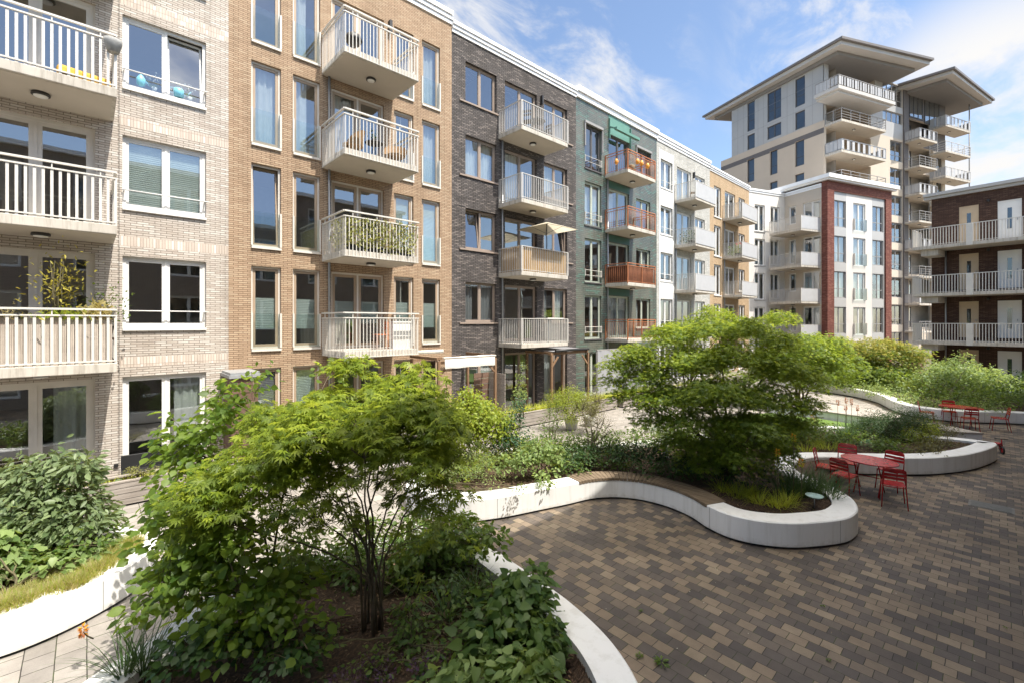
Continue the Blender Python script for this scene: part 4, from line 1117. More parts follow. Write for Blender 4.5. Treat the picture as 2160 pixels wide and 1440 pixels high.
# ------------------------------------------------------------------ ground and planters
g = MB(); g.quad((-60, -40, 0), (140, -40, 0), (140, 120, 0), (-60, 120, 0))
tag(g.build('paving', M['paving']), kind='structure')
g = MB(); pp = smooth_loop([(-30, -2), (-1.2, 2.5), (-.2, 5.2), (2, 6.5), (3.9, 6.6), (5.2, 8.0), (9, 9), (12, 7), (18, 5), (21.5, 5.5), (23.2, 4.2), (24.3, 3.2), (26.0, 3.4), (31, 6.8), (40, 14.7)], 4, False) + [(40, 14.9), (-30, 14.9)]
g.add([(x, y, .004) for x, y in pp], [tuple(range(len(pp)))])
tag(g.build('path', M['path']), kind='structure')
RIM_Z = 0.46
def planter(label, loop, rim=0.40, soil_z=0.36, seat=None, plinth=0.05, n=7, chips=0):
    """white coated kerb planter: a rim and outer wall over a recessed plinth, soil inside; seat = (u0, u1) run of wooden slats on the rim"""
    pts = smooth_loop(loop, n)
    if area2(pts) < 0: pts = pts[::-1]
    base = Vector((sum(p[0] for p in pts)/len(pts), sum(p[1] for p in pts)/len(pts)))
    o = empty('planter', (base.x, base.y, 0), 0, label, 'planter', 'white curved planters of the courtyard')
    L = [(p[0]-base.x, p[1]-base.y) for p in pts]
    IN = inset(L, rim); N = len(L)
    on = [False]*N
    if seat:
        for i in range(N):
            c = pts[i]
            on[i] = seat(c)
    w = MB(); r = .018
    O2 = inset(L, r)
    for i in range(N):
        j = (i+1) % N; a, b = L[i], L[j]; a2, b2 = O2[i], O2[j]; c, d = IN[i], IN[j]
        s = on[i] and on[j]
        zt = RIM_Z - (.045 if s else 0)
        w.add([(*a, .045), (*b, .045), (*b, zt-r), (*a, zt-r)], [(0, 1, 2, 3)], 0, True)
        w.add([(*a, zt-r), (*b, zt-r), (*b2, zt), (*a2, zt)], [(0, 1, 2, 3)], 0, True)
        if not s: w.add([(*a2, zt), (*b2, zt), (*d, zt), (*c, zt)], [(0, 1, 2, 3)])
        else: w.add([(*a2, zt-.03), (*b2, zt-.03), (*d, zt-.03), (*c, zt-.03)], [(0, 1, 2, 3)])
        w.add([(*c, zt), (*d, zt), (*d, .1), (*c, .1)], [(0, 1, 2, 3)])
    w.build('kerb_wall', M['planter'], o)
    q = MB(); I2 = inset(L, .06)
    for i in range(N):
        j = (i+1) % N; q.quad((*I2[i], 0), (*I2[j], 0), (*I2[j], .05), (*I2[i], .05)); q.quad((*L[i], .045), (*I2[i], .045), (*I2[j], .045), (*L[j], .045))
    q.build('plinth', M['gap'], o)
    # joints between the kerb elements
    q = MB(); acc = 0
    for i in range(N):
        a, b = Vector(L[i]), Vector(L[(i+1) % N]); acc += (b-a).length
        if acc > 2.3 and not on[i]:
            acc = 0; nn = Vector((b.y-a.y, a.x-b.x)).normalized(); t = (b-a).normalized()
            p = a + nn*.001; c = Vector(IN[i])
            q.quad((*(p-t*.005), .05), (*(p+t*.005), .05), (*(p+t*.005), RIM_Z-.018), (*(p-t*.005), RIM_Z-.018))
    if q.f: q.build('joint', M['greyframe'], o)
    # soil: a fan of slightly uneven ground
    SO = inset(L, rim-.004)
    bm = bmesh.new(); vs = [bm.verts.new((x, y, soil_z)) for x, y in SO]
    f = bm.faces.new(vs); bmesh.ops.triangulate(bm, faces=[f])
    bmesh.ops.subdivide_edges(bm, edges=bm.edges[:], cuts=5, use_grid_fill=True)
    rr = random.Random(5)
    for v in bm.verts:
        v.co.z = soil_z + 0.05*math.sin(v.co.x*2.1)*math.cos(v.co.y*1.7) + rr.uniform(-.02, .02)
    me = bpy.data.meshes.new('soil'); bm.to_mesh(me); bm.free(); me.materials.append(M['soil'])
    so = bpy.data.objects.new('soil', me); COL.objects.link(so); so.parent = o
    if chips:
        rr2 = np.random.default_rng(chips); V = []; Fc = []; lo = np.min(IN, 0); hi = np.max(IN, 0); done = 0
        cand = rr2.uniform(0, 1, (chips*3, 2))*(hi-lo)+lo; inside = np.zeros(len(cand), bool); PX = np.array(IN)
        for i in range(len(PX)):
            (xa, ya), (xb, yb) = PX[i], PX[(i+1) % len(PX)]
            if ya != yb: inside ^= ((ya > cand[:, 1]) != (yb > cand[:, 1])) & (cand[:, 0] < (xb-xa)*(cand[:, 1]-ya)/(yb-ya)+xa)
        c0 = cand[inside][:chips]; c0 = np.concatenate([c0, (soil_z + 0.05*np.sin(c0[:, :1]*2.1)*np.cos(c0[:, 1:]*1.7) + .012)], 1)
        mb = MB()
        for p in c0:
            a = rr2.random()*6.28; l = .006+.016*rr2.random(); w2 = .003+.006*rr2.random(); ux, uy = math.cos(a), math.sin(a); tz = rr2.normal()*.3*l
            z = p[2]+.004+.012*rr2.random()
            mb.add([(p[0]-ux*l-uy*w2, p[1]-uy*l+ux*w2, z-tz), (p[0]-ux*l+uy*w2, p[1]-uy*l-ux*w2, z-tz), (p[0]+ux*l+uy*w2, p[1]+uy*l-ux*w2, z+tz), (p[0]+ux*l-uy*w2, p[1]+uy*l+ux*w2, z+tz)], [(0, 1, 2, 3)], int(rr2.random()*3))
        tag(mb.build('bark_mulch', [M['chip_a'], M['chip_b'], M['chip_c']], o), kind='stuff')
    if seat:
        q = MB(); acc = 0
        for i in range(N):
            j = (i+1) % N
            if not (on[i] and on[j]): continue
            a, b, c, d = Vector(L[i]), Vector(L[j]), Vector(IN[i]), Vector(IN[j])
            a = a + (a-c).normalized()*.012; b = b + (b-d).normalized()*.012; c = c + (c-a).normalized()*.06; d = d + (d-b).normalized()*.06
            k = max(1, round((b-a).length/.085))
            for s in range(k):
                t0 = (s+.06)/k; t1 = (s+.94)/k
                P4 = [a+(b-a)*t0, a+(b-a)*t1, c+(d-c)*t1, c+(d-c)*t0]
                q.prism([tuple(p) for p in P4], RIM_Z-.045, RIM_Z+.012)
        q.build('bench_seat', M['wood_slat'], o)
    return o
P1 = [(3.3, 1.7), (3.81, 2.30), (4.06, 2.68), (4.24, 3.11), (4.37, 3.65), (4.44, 4.2), (4.49, 4.75), (4.52, 5.3), (4.35, 5.95), (3.95, 6.5), (3.35, 6.85), (2.6, 6.92), (1.75, 6.95), (1.2, 6.85), (.83, 6.63), (.56, 6.37), (.27, 6.2), (-.05, 5.99), (-.45, 5.6), (-.8, 4.9), (-.7, 3.6), (.2, 2.2), (1.8, 1.3)]
planter('white curved planter holding the tall multi-stemmed maple beneath the camera', P1, chips=5000)
P2 = [(.80, 9.05), (.70, 8.78), (.52, 8.52), (.21, 8.24), (-.24, 7.98), (-.75, 7.88), (-1.5, 8.05), (-2.3, 8.6), (-2.7, 9.6), (-2.3, 10.7), (-1.4, 11.2), (-.4, 11.0), (.25, 10.4), (.62, 9.8), (.80, 9.4)]
planter('white curved planter with a grey green bush and a dry grass edge', P2)
P3 = [(4.88, 8.5), (4.89, 7.95), (5.32, 7.16), (5.92, 6.77), (6.81, 6.48), (7.5, 6.27), (8.1, 6.11), (8.56, 5.80), (8.84, 5.32), (8.91, 4.74), (8.79, 4.21), (8.56, 3.78), (8.44, 3.35), (8.52, 2.93), (8.79, 2.50), (9.15, 2.20), (9.71, 1.87), (10.18, 1.78), (10.57, 1.82), (11.02, 2.0), (11.38, 2.32), (11.65, 2.69), (11.90, 3.03), (12.2, 3.28), (12.6, 3.43), (13.1, 3.44), (13.65, 3.25), (14.1, 2.85), (14.65, 2.24), (15.2, 1.67), (15.9, 1.09), (16.9, .56), (18.1, .19), (18.95, .06), (19.15, .3), (19.1, .9), (18.85, 1.7), (18.6, 2.7), (18.2, 3.8), (17.4, 4.7), (16.2, 5.3), (14.9, 5.9), (13.5, 6.5), (12.1, 7.1), (10.8, 7.75), (9.6, 8.6), (8.5, 9.15), (7.3, 9.4), (6.2, 9.3), (5.35, 9.0)]
planter('long white winding planter with a wooden slatted bench let into its rim', P3, seat=lambda c: 3.72 < c[1] < 6.22 and 7.45 < c[0] < 9.1, chips=7000)
P4 = [(27.5, -4), (26.6, -2.2), (26.0, -.4), (25.0, .9), (24.75, 1.7), (24.95, 2.5), (25.8, 3.15), (26.9, 3.6), (28.1, 4.15), (29.2, 5.1), (30.1, 6.7), (30.8, 8.6), (32.5, 10.4), (35, 10.6), (37, 9), (37.2, 4), (36.5, 0), (35, -3.5), (31, -5.5)]
planter('far white planter of shrubs and golden maples by the gallery house', P4)
# low deck bench round the lawn
D = [(20.02, 1.0), (20.5, .35), (21.3, 1.5), (22.15, 2.55), (22.75, 3.4), (23.0, 5.0), (22.3, 6.6), (20.9, 6.6), (21.0, 4.9), (20.85, 3.3), (20.4, 2.1)]
o = empty('deck_bench', (21.5, 3.2, 0), 0, 'pointed low bench with grey board top and white sides by the lawn', 'bench')
L = [(x-21.5, y-3.2) for x, y in D]
q = MB(); q.prism(inset(L, .03), .04, .40); q.build('side_wall', M['planter'], o)
q = MB()
q.prism(L, .404, .46); q.build('board_top', M['deck'], o)
g = MB(); g.prism([(18.7, 1.8), (20.2, 1.7), (20.7, 3.3), (20.9, 4.9), (20.7, 6.6), (18.6, 7.2), (17.2, 6.0), (17.6, 4.9), (18.4, 3.9)], .004, .16)
tag(g.build('lawn', M['lawn']), kind='structure')
# weathered timber troughs in front of the houses
def trough(xa, ya, xb, yb, label, w=.55, h=.48):
    o = empty('wooden_trough', (xa, ya, 0), math.atan2(yb-ya, xb-xa), label, 'planter', 'weathered timber troughs of the house terraces')
    ln = math.hypot(xb-xa, yb-ya); q = MB()
    for i in range(4): q.box(0, ln, 0, .035, .05+h/4*i, .05+h/4*(i+1)-.013)
    for i in range(4): q.box(0, .035, .036, w, .05+h/4*i, .05+h/4*(i+1)-.013); q.box(ln-.035, ln, .036, w, .05+h/4*i, .05+h/4*(i+1)-.013)
    for i in range(4): q.box(.036, ln-.036, w-.035, w, .05+h/4*i, .05+h/4*(i+1)-.013)
    q.build('boards', M['wood_grey'], o)
    q = MB(); q.box(-.012, ln+.012, -.012, .10, h+.040, h+.068); q.box(-.012, ln+.012, w-.10, w+.012, h+.040, h+.068); q.build('rim_board', M['wood_grey'], o)
    q = MB(); q.box(.04, ln-.04, .04, w-.04, h-.10, h-.04); q.build('soil', M['soil'], o)
    q = MB(); q.box(.04, ln-.04, .045, w-.045, 0.0, h-.11); q.build('liner', M['gap'], o)  # black core added; its colour stands for the shade between and under the boards
    return o
trough(-4.6, 12.75, 2.66, 12.62, 'weathered timber trough below the white garden doors')
trough(3.0, 12.45, 10.1, 12.20, 'weathered timber trough in front of the tan house')
trough(10.4, 12.16, 17.5, 11.80, 'weathered timber trough in front of the dark brick house')
trough(17.9, 11.75, 24.9, 11.45, 'weathered timber trough in front of the green tile house')
trough(25.2, 11.45, 33.0, 11.3, 'weathered timber trough in front of the white brick house')

# petals, crumbs and dry leaves blown over the paving
P = rng.uniform((1.5, -1, 0), (20, 7, 0), (700, 3)); P[:, 2] = .008; D = rnd_dir_flat = np.stack([np.cos(rng.random(700)*6.28), np.sin(rng.random(700)*6.28), np.zeros(700)], 1)
q = MB()
for p in P:
    a = random.random()*6.28; l = random.uniform(.004, .012); w2 = l*.6
    q.add([(p[0]+l*math.cos(a), p[1]+l*math.sin(a), .007), (p[0]+w2*math.cos(a+1.6), p[1]+w2*math.sin(a+1.6), .009), (p[0]-l*math.cos(a), p[1]-l*math.sin(a), .007), (p[0]-w2*math.cos(a+1.6), p[1]-w2*math.sin(a+1.6), .010)], [(0, 1, 2, 3)], random.choice((0, 1, 1, 2)))
tag(q.build('fallen_leaves', [M['chip_c'], M['chip_d'], M['chip_b']]), 'scattered petals and dry leaf crumbs on the paving blocks', 'litter', None, 'stuff')
# ------------------------------------------------------------------ plants
def leaf_shape(kind):
    if kind == 'maple':      # seven pointed lobes, tips drooping
        vs = [(0, 0, 0)]; fs = []
        for a, l in ((0, 1), (36, .93), (-36, .93), (76, .74), (-76, .74), (122, .42), (-122, .42)):
            t = rad(a); w = .13; c, s = math.cos(t), math.sin(t); m = .5*l
            vs += [(m*c - w*l*s, m*s + w*l*c, .02), (l*c, l*s, -.16*l), (m*c + w*l*s, m*s - w*l*c, .02)]
            b = len(vs) - 3; fs.append((0, b+2, b+1, b))
        return vs, fs
    if kind == 'maple5':
        vs = [(0, 0, 0)]; fs = []
        for a, l in ((0, 1), (45, .85), (-45, .85), (98, .55), (-98, .55)):
            t = rad(a); w = .17; c, s = math.cos(t), math.sin(t); m = .5*l
            vs += [(m*c - w*l*s, m*s + w*l*c, .02), (l*c, l*s, -.18*l), (m*c + w*l*s, m*s - w*l*c, .02)]
            b = len(vs) - 3; fs.append((0, b+2, b+1, b))
        return vs, fs
    w = {'ovate': .30, 'pointed': .21, 'round': .40, 'heart': .38, 'lance': .15, 'small': .30}[kind]
    if kind == 'small': return [(0, 0, 0), (.5, w, .05), (1, 0, -.05), (.5, -w, .05)], [(0, 3, 2, 1)]
    if kind == 'heart':
        vs = [(0, 0, 0), (-.08, .2, .02), (.22, w, .05), (.62, w*.62, .0), (1, 0, -.14), (.62, -w*.62, .0), (.22, -w, .05), (-.08, -.2, .02), (.3, 0, -.03), (.65, 0, -.06)]
        return vs, [(0, 8, 2, 1), (8, 9, 3, 2), (9, 4, 3), (0, 7, 6, 8), (8, 6, 5, 9), (9, 5, 4)]
    vs = [(0, 0, 0), (.28, w*.85, .05), (.62, w*.9, .02), (1, 0, -.12), (.62, -w*.9, .02), (.28, -w*.85, .05), (.3, 0, -.02), (.64, 0, -.05)]
    return vs, [(0, 6, 1), (6, 7, 2, 1), (7, 3, 2), (0, 5, 6), (6, 5, 4, 7), (7, 4, 3)]
def np_mesh(name, V, faces, mats, parent, mi=None, loc=None):
    me = bpy.data.meshes.new(name)
    lens = np.array([len(f) for f in faces], dtype=np.int32) if not isinstance(faces, tuple) else faces[1]
    idx = np.concatenate([np.array(f, dtype=np.int32) for f in faces]) if not isinstance(faces, tuple) else faces[0]
    me.vertices.add(len(V)); me.vertices.foreach_set("co", np.asarray(V, dtype=np.float32).ravel())
    me.loops.add(len(idx)); me.loops.foreach_set("vertex_index", idx.astype(np.int32))
    st = np.zeros(len(lens), dtype=np.int32); st[1:] = np.cumsum(lens)[:-1]
    me.polygons.add(len(lens)); me.polygons.foreach_set("loop_start", st); me.polygons.foreach_set("loop_total", lens.astype(np.int32))
    for m in (mats if isinstance(mats, (list, tuple)) else [mats]): me.materials.append(m)
    if mi is not None: me.polygons.foreach_set("material_index", mi.astype(np.int32))
    me.update(calc_edges=True); me.validate()
    o = bpy.data.objects.new(name, me); COL.objects.link(o)
    if parent is not None: o.parent = parent
    return o
def unit(a): return a / np.maximum(np.linalg.norm(a, axis=1, keepdims=True), 1e-9)
def leaves(name, P, Dr, Nn, S, kind, mats, parent, mi=None):
    """P points, Dr tip directions, Nn normals, S sizes -> one foliage mesh, every leaf its own island"""
    vs, fs = leaf_shape(kind); vs = np.array(vs); n = len(P)
    Dr = unit(Dr); Nn = unit(Nn - Dr*np.sum(Nn*Dr, 1, keepdims=True)); Sd = np.cross(Nn, Dr)
    V = P[:, None, :] + S[:, None, None]*(vs[None, :, 0:1]*Dr[:, None, :] + vs[None, :, 1:2]*Sd[:, None, :] + vs[None, :, 2:3]*Nn[:, None, :])
    fl = np.concatenate([np.array(f) for f in fs]); ln = np.array([len(f) for f in fs])
    idx = (fl[None, :] + (np.arange(n)*len(vs))[:, None]).ravel(); lens = np.tile(ln, n)
    m = np.repeat(mi, len(fs)) if mi is not None else None
    return np_mesh(name, V.reshape(-1, 3), (idx, lens), mats, parent, m)
def rnd_dir(n, flat=0.0):
    d = rng.normal(size=(n, 3)); d[:, 2] *= (1-flat); return unit(d)
def in_blobs(blobs, n, shell=0.5):
    """blobs = (centre, (rx, ry, rz)); points spread by volume, more of them near the surface"""
    vol = np.array([b[1][0]*b[1][1]*b[1][2] for b in blobs]); k = rng.choice(len(blobs), n, p=vol/vol.sum())
    d = rnd_dir(n); r = (shell + (1-shell)*rng.random(n))**(1/2.2) * np.where(rng.random(n) < .25, rng.random(n)**.5, 1)
    C = np.array([b[0] for b in blobs])[k]; R = np.array([b[1] for b in blobs])[k]
    return C + d*R*r[:, None], d, k
def sprays(cent, outd, m, rad_, flat, droop=.25):
    """m leaves about each twig end, lying in a loose tilted plate"""
    n = len(cent); a = rng.random((n, m))*2*np.pi; r = rad_*np.sqrt(rng.random((n, m)))
    X = np.stack([np.cos(a)*r, np.sin(a)*r, -droop*r*r/rad_ + rng.normal(size=(n, m))*rad_*flat], 2)
    od = outd.copy(); od[:, 2] = 0; od = unit(od + 1e-6)
    P = cent[:, None, :] + X + od[:, None, :]*0
    P[:, :, 2] += -.28*(X[:, :, 0]*od[:, None, 0] + X[:, :, 1]*od[:, None, 1])
    D = X*1.0; D[:, :, 2] = 0
    D = D/np.maximum(rad_, 1e-6) + .6*od[:, None, :] + rng.normal(size=(n, m, 3))*.35
    D[:, :, 2] -= .30
    return P.reshape(-1, 3), D.reshape(-1, 3)
def stems(parent, base, targets, nmain, mat='bark', r0=.035, spread=.12, name='trunk', twig_r=.004, lift=.55, upright=1.55):
    """several stems rising from one foot, forking, with twigs out to every target point (local coordinates)"""
    T = np.asarray(targets); q = MB(); rr = random.Random(len(T)+nmain)
    nodes = []
    order = rng.permutation(len(T))
    # main stems head for well separated targets
    mains = [order[0]]
    while len(mains) < min(nmain, len(T)):
        d = np.min(np.linalg.norm(T[:, None, :2] - T[mains][None, :, :2], axis=2), axis=1); mains.append(int(np.argmax(d + rng.random(len(T))*.3)))
    for i in mains:
        e = Vector(T[i]); b = Vector(base) + Vector((rr.uniform(-1, 1)*spread, rr.uniform(-1, 1)*spread, 0))
        pts = []; rs = []; n = 9
        for k in range(n+1):
            t = k/n
            h = Vector((b.x + (e.x-b.x)*t**upright, b.y + (e.y-b.y)*t**upright, b.z + (e.z-b.z)*t**.85))
            h += Vector((rr.uniform(-1, 1), rr.uniform(-1, 1), 0))*.035*min(1, t*3)*(1 if k < n else 0)
            pts.append(h); rs.append(r0*(1-t)**.9 + twig_r)
            nodes.append((h, rs[-1]))
        q.tube(pts, rs, 7)
    NP = np.array([tuple(p) for p, _ in nodes]); 
    # the rest hang off the nearest node that is lower than they are
    rest = [i for i in order if i not in mains]; rest.sort(key=lambda i: float(np.min(np.linalg.norm(NP - T[i], axis=1))))
    NPl = [tuple(p) for p in NP]; NR = [r for _, r in nodes]
    for i in rest:
        e = T[i]; A = np.array(NPl); dz = e[2] - A[:, 2]; d = np.linalg.norm(A - e, axis=1) + np.where(dz < .1*0+.05, .8, 0) + np.where(np.array(NR) < twig_r*1.4, .25, 0)
        j = int(np.argmin(d)); a = Vector(A[j]); ev = Vector(e); mid = a.lerp(ev, .5) + Vector((0, 0, lift*.12*(ev-a).length))
        ra = min(NR[j]*.7, .004 + .012*(ev-a).length)
        pts = [a, a.lerp(mid, .55) + Vector((rr.uniform(-1, 1), rr.uniform(-1, 1), rr.uniform(-1, 1)))*.02, mid, ev]
        q.tube(pts, [ra, ra*.8, ra*.6, twig_r*.7], 5)
        for p, f in ((pts[1], .8), (mid, .6)): NPl.append(tuple(p)); NR.append(ra*f)
    return q.build(name, M[mat], parent)
def foliage(parent, blobs, nspray, m, srad, size, kind, mats, flat=.16, shell=.45, droop=.3, new_lit_top=None, up=1.0, name='crown', base=None, nmain=5, r0=.03, twigs=True, mat='bark', stemname='trunk', every=1, spread=.12, upright=1.55):
    cent, od, k = in_blobs(blobs, nspray, shell)
    if twigs: stems(parent, base or (0, 0, 0), cent[::every], nmain, mat, r0, name=stemname, spread=spread, upright=upright)
    P, D = sprays(cent, od, m, srad, flat, droop)
    n = len(P); N = np.tile([0, 0, 1.0], (n, 1))*up + np.repeat(od, m, 0)*.35 + rng.normal(size=(n, 3))*.38
    S = size*(.6 + .6*rng.random(n))
    mi = None
    if new_lit_top is not None:    # yellower leaves toward the top: young growth, and sunlight put into the colour
        zc = np.repeat(cent[:, 2], m); mi = (rng.random(n) < np.clip((zc - new_lit_top[0])/(new_lit_top[1]-new_lit_top[0]), 0, 1)*new_lit_top[2]).astype(int)
    return leaves(name, P, D, N, S, kind, mats, parent, mi)
def blades(name, roots, n, length, width, mats, parent, lean=.5, curve=.8, seg=4, spread=.1, lvar=.4):
    """strap leaves arching out of a tuft at each root"""
    R = np.repeat(np.asarray(roots, dtype=float), n, 0); N = len(R)
    az = rng.random(N)*2*np.pi; ln = length*(1-lvar*rng.random(N)); le = lean*(.25 + .75*rng.random(N))
    off = spread*np.sqrt(rng.random(N)); R = R + np.stack([np.cos(az)*off, np.sin(az)*off, np.zeros(N)], 1)
    sd = np.stack([-np.sin(az), np.cos(az), np.zeros(N)], 1); tw = rng.normal(size=N)*.4
    sd = unit(sd + np.stack([np.cos(az)*tw, np.sin(az)*tw, np.zeros(N)], 1)*.6)
    V = np.zeros((N, 2*(seg+1), 3))
    pos = R.copy(); 
    for k in range(seg+1):
        t = k/seg; w = width*(1-t)**.7*(.75+.25*math.sin(math.pi*min(1, t+.3))) if k < seg else width*.04
        V[:, 2*k] = pos + sd*w/2; V[:, 2*k+1] = pos - sd*w/2
        th = le + curve*(t**1.3)*(.5+le)
        stp = ln/seg
        pos = pos + np.stack([np.cos(az)*np.sin(th)*stp, np.sin(az)*np.sin(th)*stp, np.cos(th)*stp], 1)
    f = np.array([[2*k, 2*k+1, 2*k+3, 2*k+2] for k in range(seg)])
    idx = (f.ravel()[None, :] + (np.arange(N)*2*(seg+1))[:, None]).ravel(); lens = np.full(N*seg, 4)
    return np_mesh(name, V.reshape(-1, 3), (idx, lens), mats, parent)
def plant(name, base, label, cat, group=None): return empty(name, base, 0, label, cat, group)
def lb(base, blobs):
    """blobs given as (pixel x, pixel y, depth, (r across, r along the view, r up)) -> local to base"""
    b = Vector(base); return [(tuple(at(px, py, dp) - b), rr) for px, py, dp, rr in blobs]
SZ = .38
def ground_at(px, py, z=SZ):
    t = (CAM_H - z)*960/(py-680); p = at(px, py, t); return Vector((p.x, p.y, z))
# --- the tall maple below the camera
b = ground_at(782, 1325)
o = plant('maple_tree', b, 'tall multi-stemmed green maple with star shaped leaves in the near planter', 'tree')
bl = lb(b, [(700, 850, 5.6, (.48, .5, .20)), (600, 890, 5.7, (.42, .5, .20)), (850, 850, 5.2, (.46, .5, .22)), (740, 765, 5.8, (.22, .24, .10)), (880, 780, 5.6, (.20, .24, .10)), (930, 880, 4.9, (.24, .36, .16)), (820, 810, 5.6, (.22, .25, .12)), (690, 780, 5.8, (.14, .16, .07)), (915, 800, 5.4, (.16, .2, .07)),
            (560, 960, 5.0, (.46, .5, .15)), (450, 1020, 4.8, (.42, .45, .14)), (640, 975, 5.1, (.42, .5, .14)), (760, 935, 5.3, (.44, .5, .16)), (880, 945, 4.8, (.32, .4, .16)), (520, 1050, 4.7, (.38, .4, .10)), (640, 920, 4.8, (.36, .4, .15)), (780, 890, 4.8, (.40, .4, .15)),
            (420, 1090, 4.7, (.30, .3, .09)), (945, 1070, 4.8, (.20, .22, .06)), (690, 1060, 5.2, (.22, .3, .07)), (890, 1140, 5.2, (.18, .2, .06)), (965, 990, 4.8, (.18, .2, .08)), (870, 1040, 5.0, (.22, .2, .08)), (830, 1000, 5.4, (.26, .25, .08)), (910, 1010, 5.3, (.2, .25, .08)), (830, 1150, 5.0, (.12, .14, .05)), (600, 1090, 4.8, (.24, .2, .07)), (700, 1000, 5.4, (.3, .3, .10)), (920, 930, 5.4, (.25, .3, .14)), (980, 930, 5.2, (.16, .2, .08)), (660, 870, 5.0, (.34, .3, .12)), (560, 860, 5.8, (.25, .3, .12)), (760, 1110, 5.4, (.14, .2, .06)), (930, 1100, 5.3, (.16, .2, .06)), (915, 960, 5.3, (.26, .3, .10)), (840, 1005, 5.4, (.30, .3, .05)), (770, 1000, 4.7, (.30, .2, .05)), (905, 1065, 4.8, (.25, .2, .05)), (650, 1045, 4.7, (.32, .2, .06)), (950, 1030, 5.0, (.2, .2, .05)), (720, 1090, 4.7, (.22, .2, .05)), (840, 1120, 4.7, (.18, .2, .05)), (960, 1120, 5.0, (.15, .2, .05)), (720, 930, 5.7, (.4, .3, .16)), (880, 1230, 5.1, (.1, .12, .04))])
foliage(o, bl, 700, 14, .175, .095, 'maple', [LF['maple'], LF['maple_new_lit']], flat=.24, droop=.5, new_lit_top=(1.5, 2.8, .8), nmain=12, r0=.0115, spread=.15, every=1, shell=.2, upright=2.1)
# --- round leaved shrub at its left
b = ground_at(560, 1335)
o = plant('leafy_shrub', b, 'tall shrub of large rounded bright leaves left of the near maple', 'shrub')
bl = lb(b, [(420, 1180, 4.9, (.42, .45, .40)), (350, 1240, 4.7, (.26, .4, .28)), (510, 1270, 4.6, (.42, .4, .28)), (400, 960, 5.9, (.36, .4, .34)), (470, 880, 6.1, (.36, .4, .24)), (420, 1070, 5.3, (.42, .4, .32)), (600, 1220, 4.9, (.28, .3, .26)), (370, 900, 6.1, (.24, .2, .22)), (640, 1330, 4.5, (.25, .25, .12)), (500, 820, 6.2, (.26, .2, .16)), (545, 790, 6.3, (.14, .14, .12)), (690, 800, 6.4, (.12, .12, .12)), (350, 1090, 5.0, (.25, .3, .3)), (500, 1130, 4.9, (.3, .3, .3))])
foliage(o, bl, 370, 12, .20, .105, 'round', LF['round'], flat=.35, droop=.2, nmain=9, r0=.013, up=.7, name='foliage', stemname='stems')
def multi(name, label, cat, px, py, blobs, ns, m, sr, size, kind, mat, z=SZ, group=None, **kw):
    b = ground_at(px, py, z); o = plant(name, b, label, cat, group)
    kw.setdefault('name', 'foliage'); kw.setdefault('stemname', 'stems'); kw.setdefault('r0', .010); kw.setdefault('mat', 'twig')
    foliage(o, lb(b, blobs), ns, m, sr, size, kind, mat, **kw); return o
# --- second maple, dense and domed
b = ground_at(1530, 1000)
o = plant('maple_tree', b, 'broad dense domed maple in the winding planter beside the red table', 'tree')
pads = [(1340, 745, 11.0, .62, .20), (1420, 705, 11.0, .70, .22), (1500, 690, 10.6, .62, .20), (1580, 690, 10.3, .55, .18), (1545, 655, 10.4, .26, .12), (1640, 715, 10.0, .55, .20), (1300, 770, 11.1, .45, .16), (1370, 790, 10.8, .72, .20), (1460, 755, 10.5, .85, .24),
        (1550, 745, 10.0, .80, .24), (1650, 770, 9.7, .60, .20), (1700, 790, 9.6, .40, .14), (1330, 830, 10.7, .55, .16), (1420, 835, 10.3, .80, .20), (1520, 820, 9.6, .90, .24), (1620, 830, 9.5, .70, .20), (1700, 850, 9.4, .40, .14), (1390, 880, 10.3, .55, .15), (1480, 880, 9.7, .80, .20),
        (1580, 890, 9.4, .75, .20), (1670, 890, 9.4, .50, .16), (1440, 925, 10.0, .60, .15), (1540, 940, 9.5, .70, .18), (1630, 945, 9.5, .55, .16), (1480, 965, 9.9, .55, .14), (1580, 980, 9.7, .5, .14), (1360, 855, 10.9, .4, .12), (1600, 640, 10.3, .14, .08), (1735, 820, 9.7, .25, .09), (1285, 800, 11.0, .3, .10), (1340, 880, 10.5, .25, .08)]
bl = lb(b, [(x, y, d, (r, r*.95, h*1.12)) for x, y, d, r, h in pads])
foliage(o, bl, 1100, 30, .24, .074, 'maple5', [LF['maple_b'], LF['maple_new_lit']], flat=.20, droop=.5, new_lit_top=(1.4, 3.0, .62), nmain=12, r0=.034, every=3, spread=.2, shell=.25)
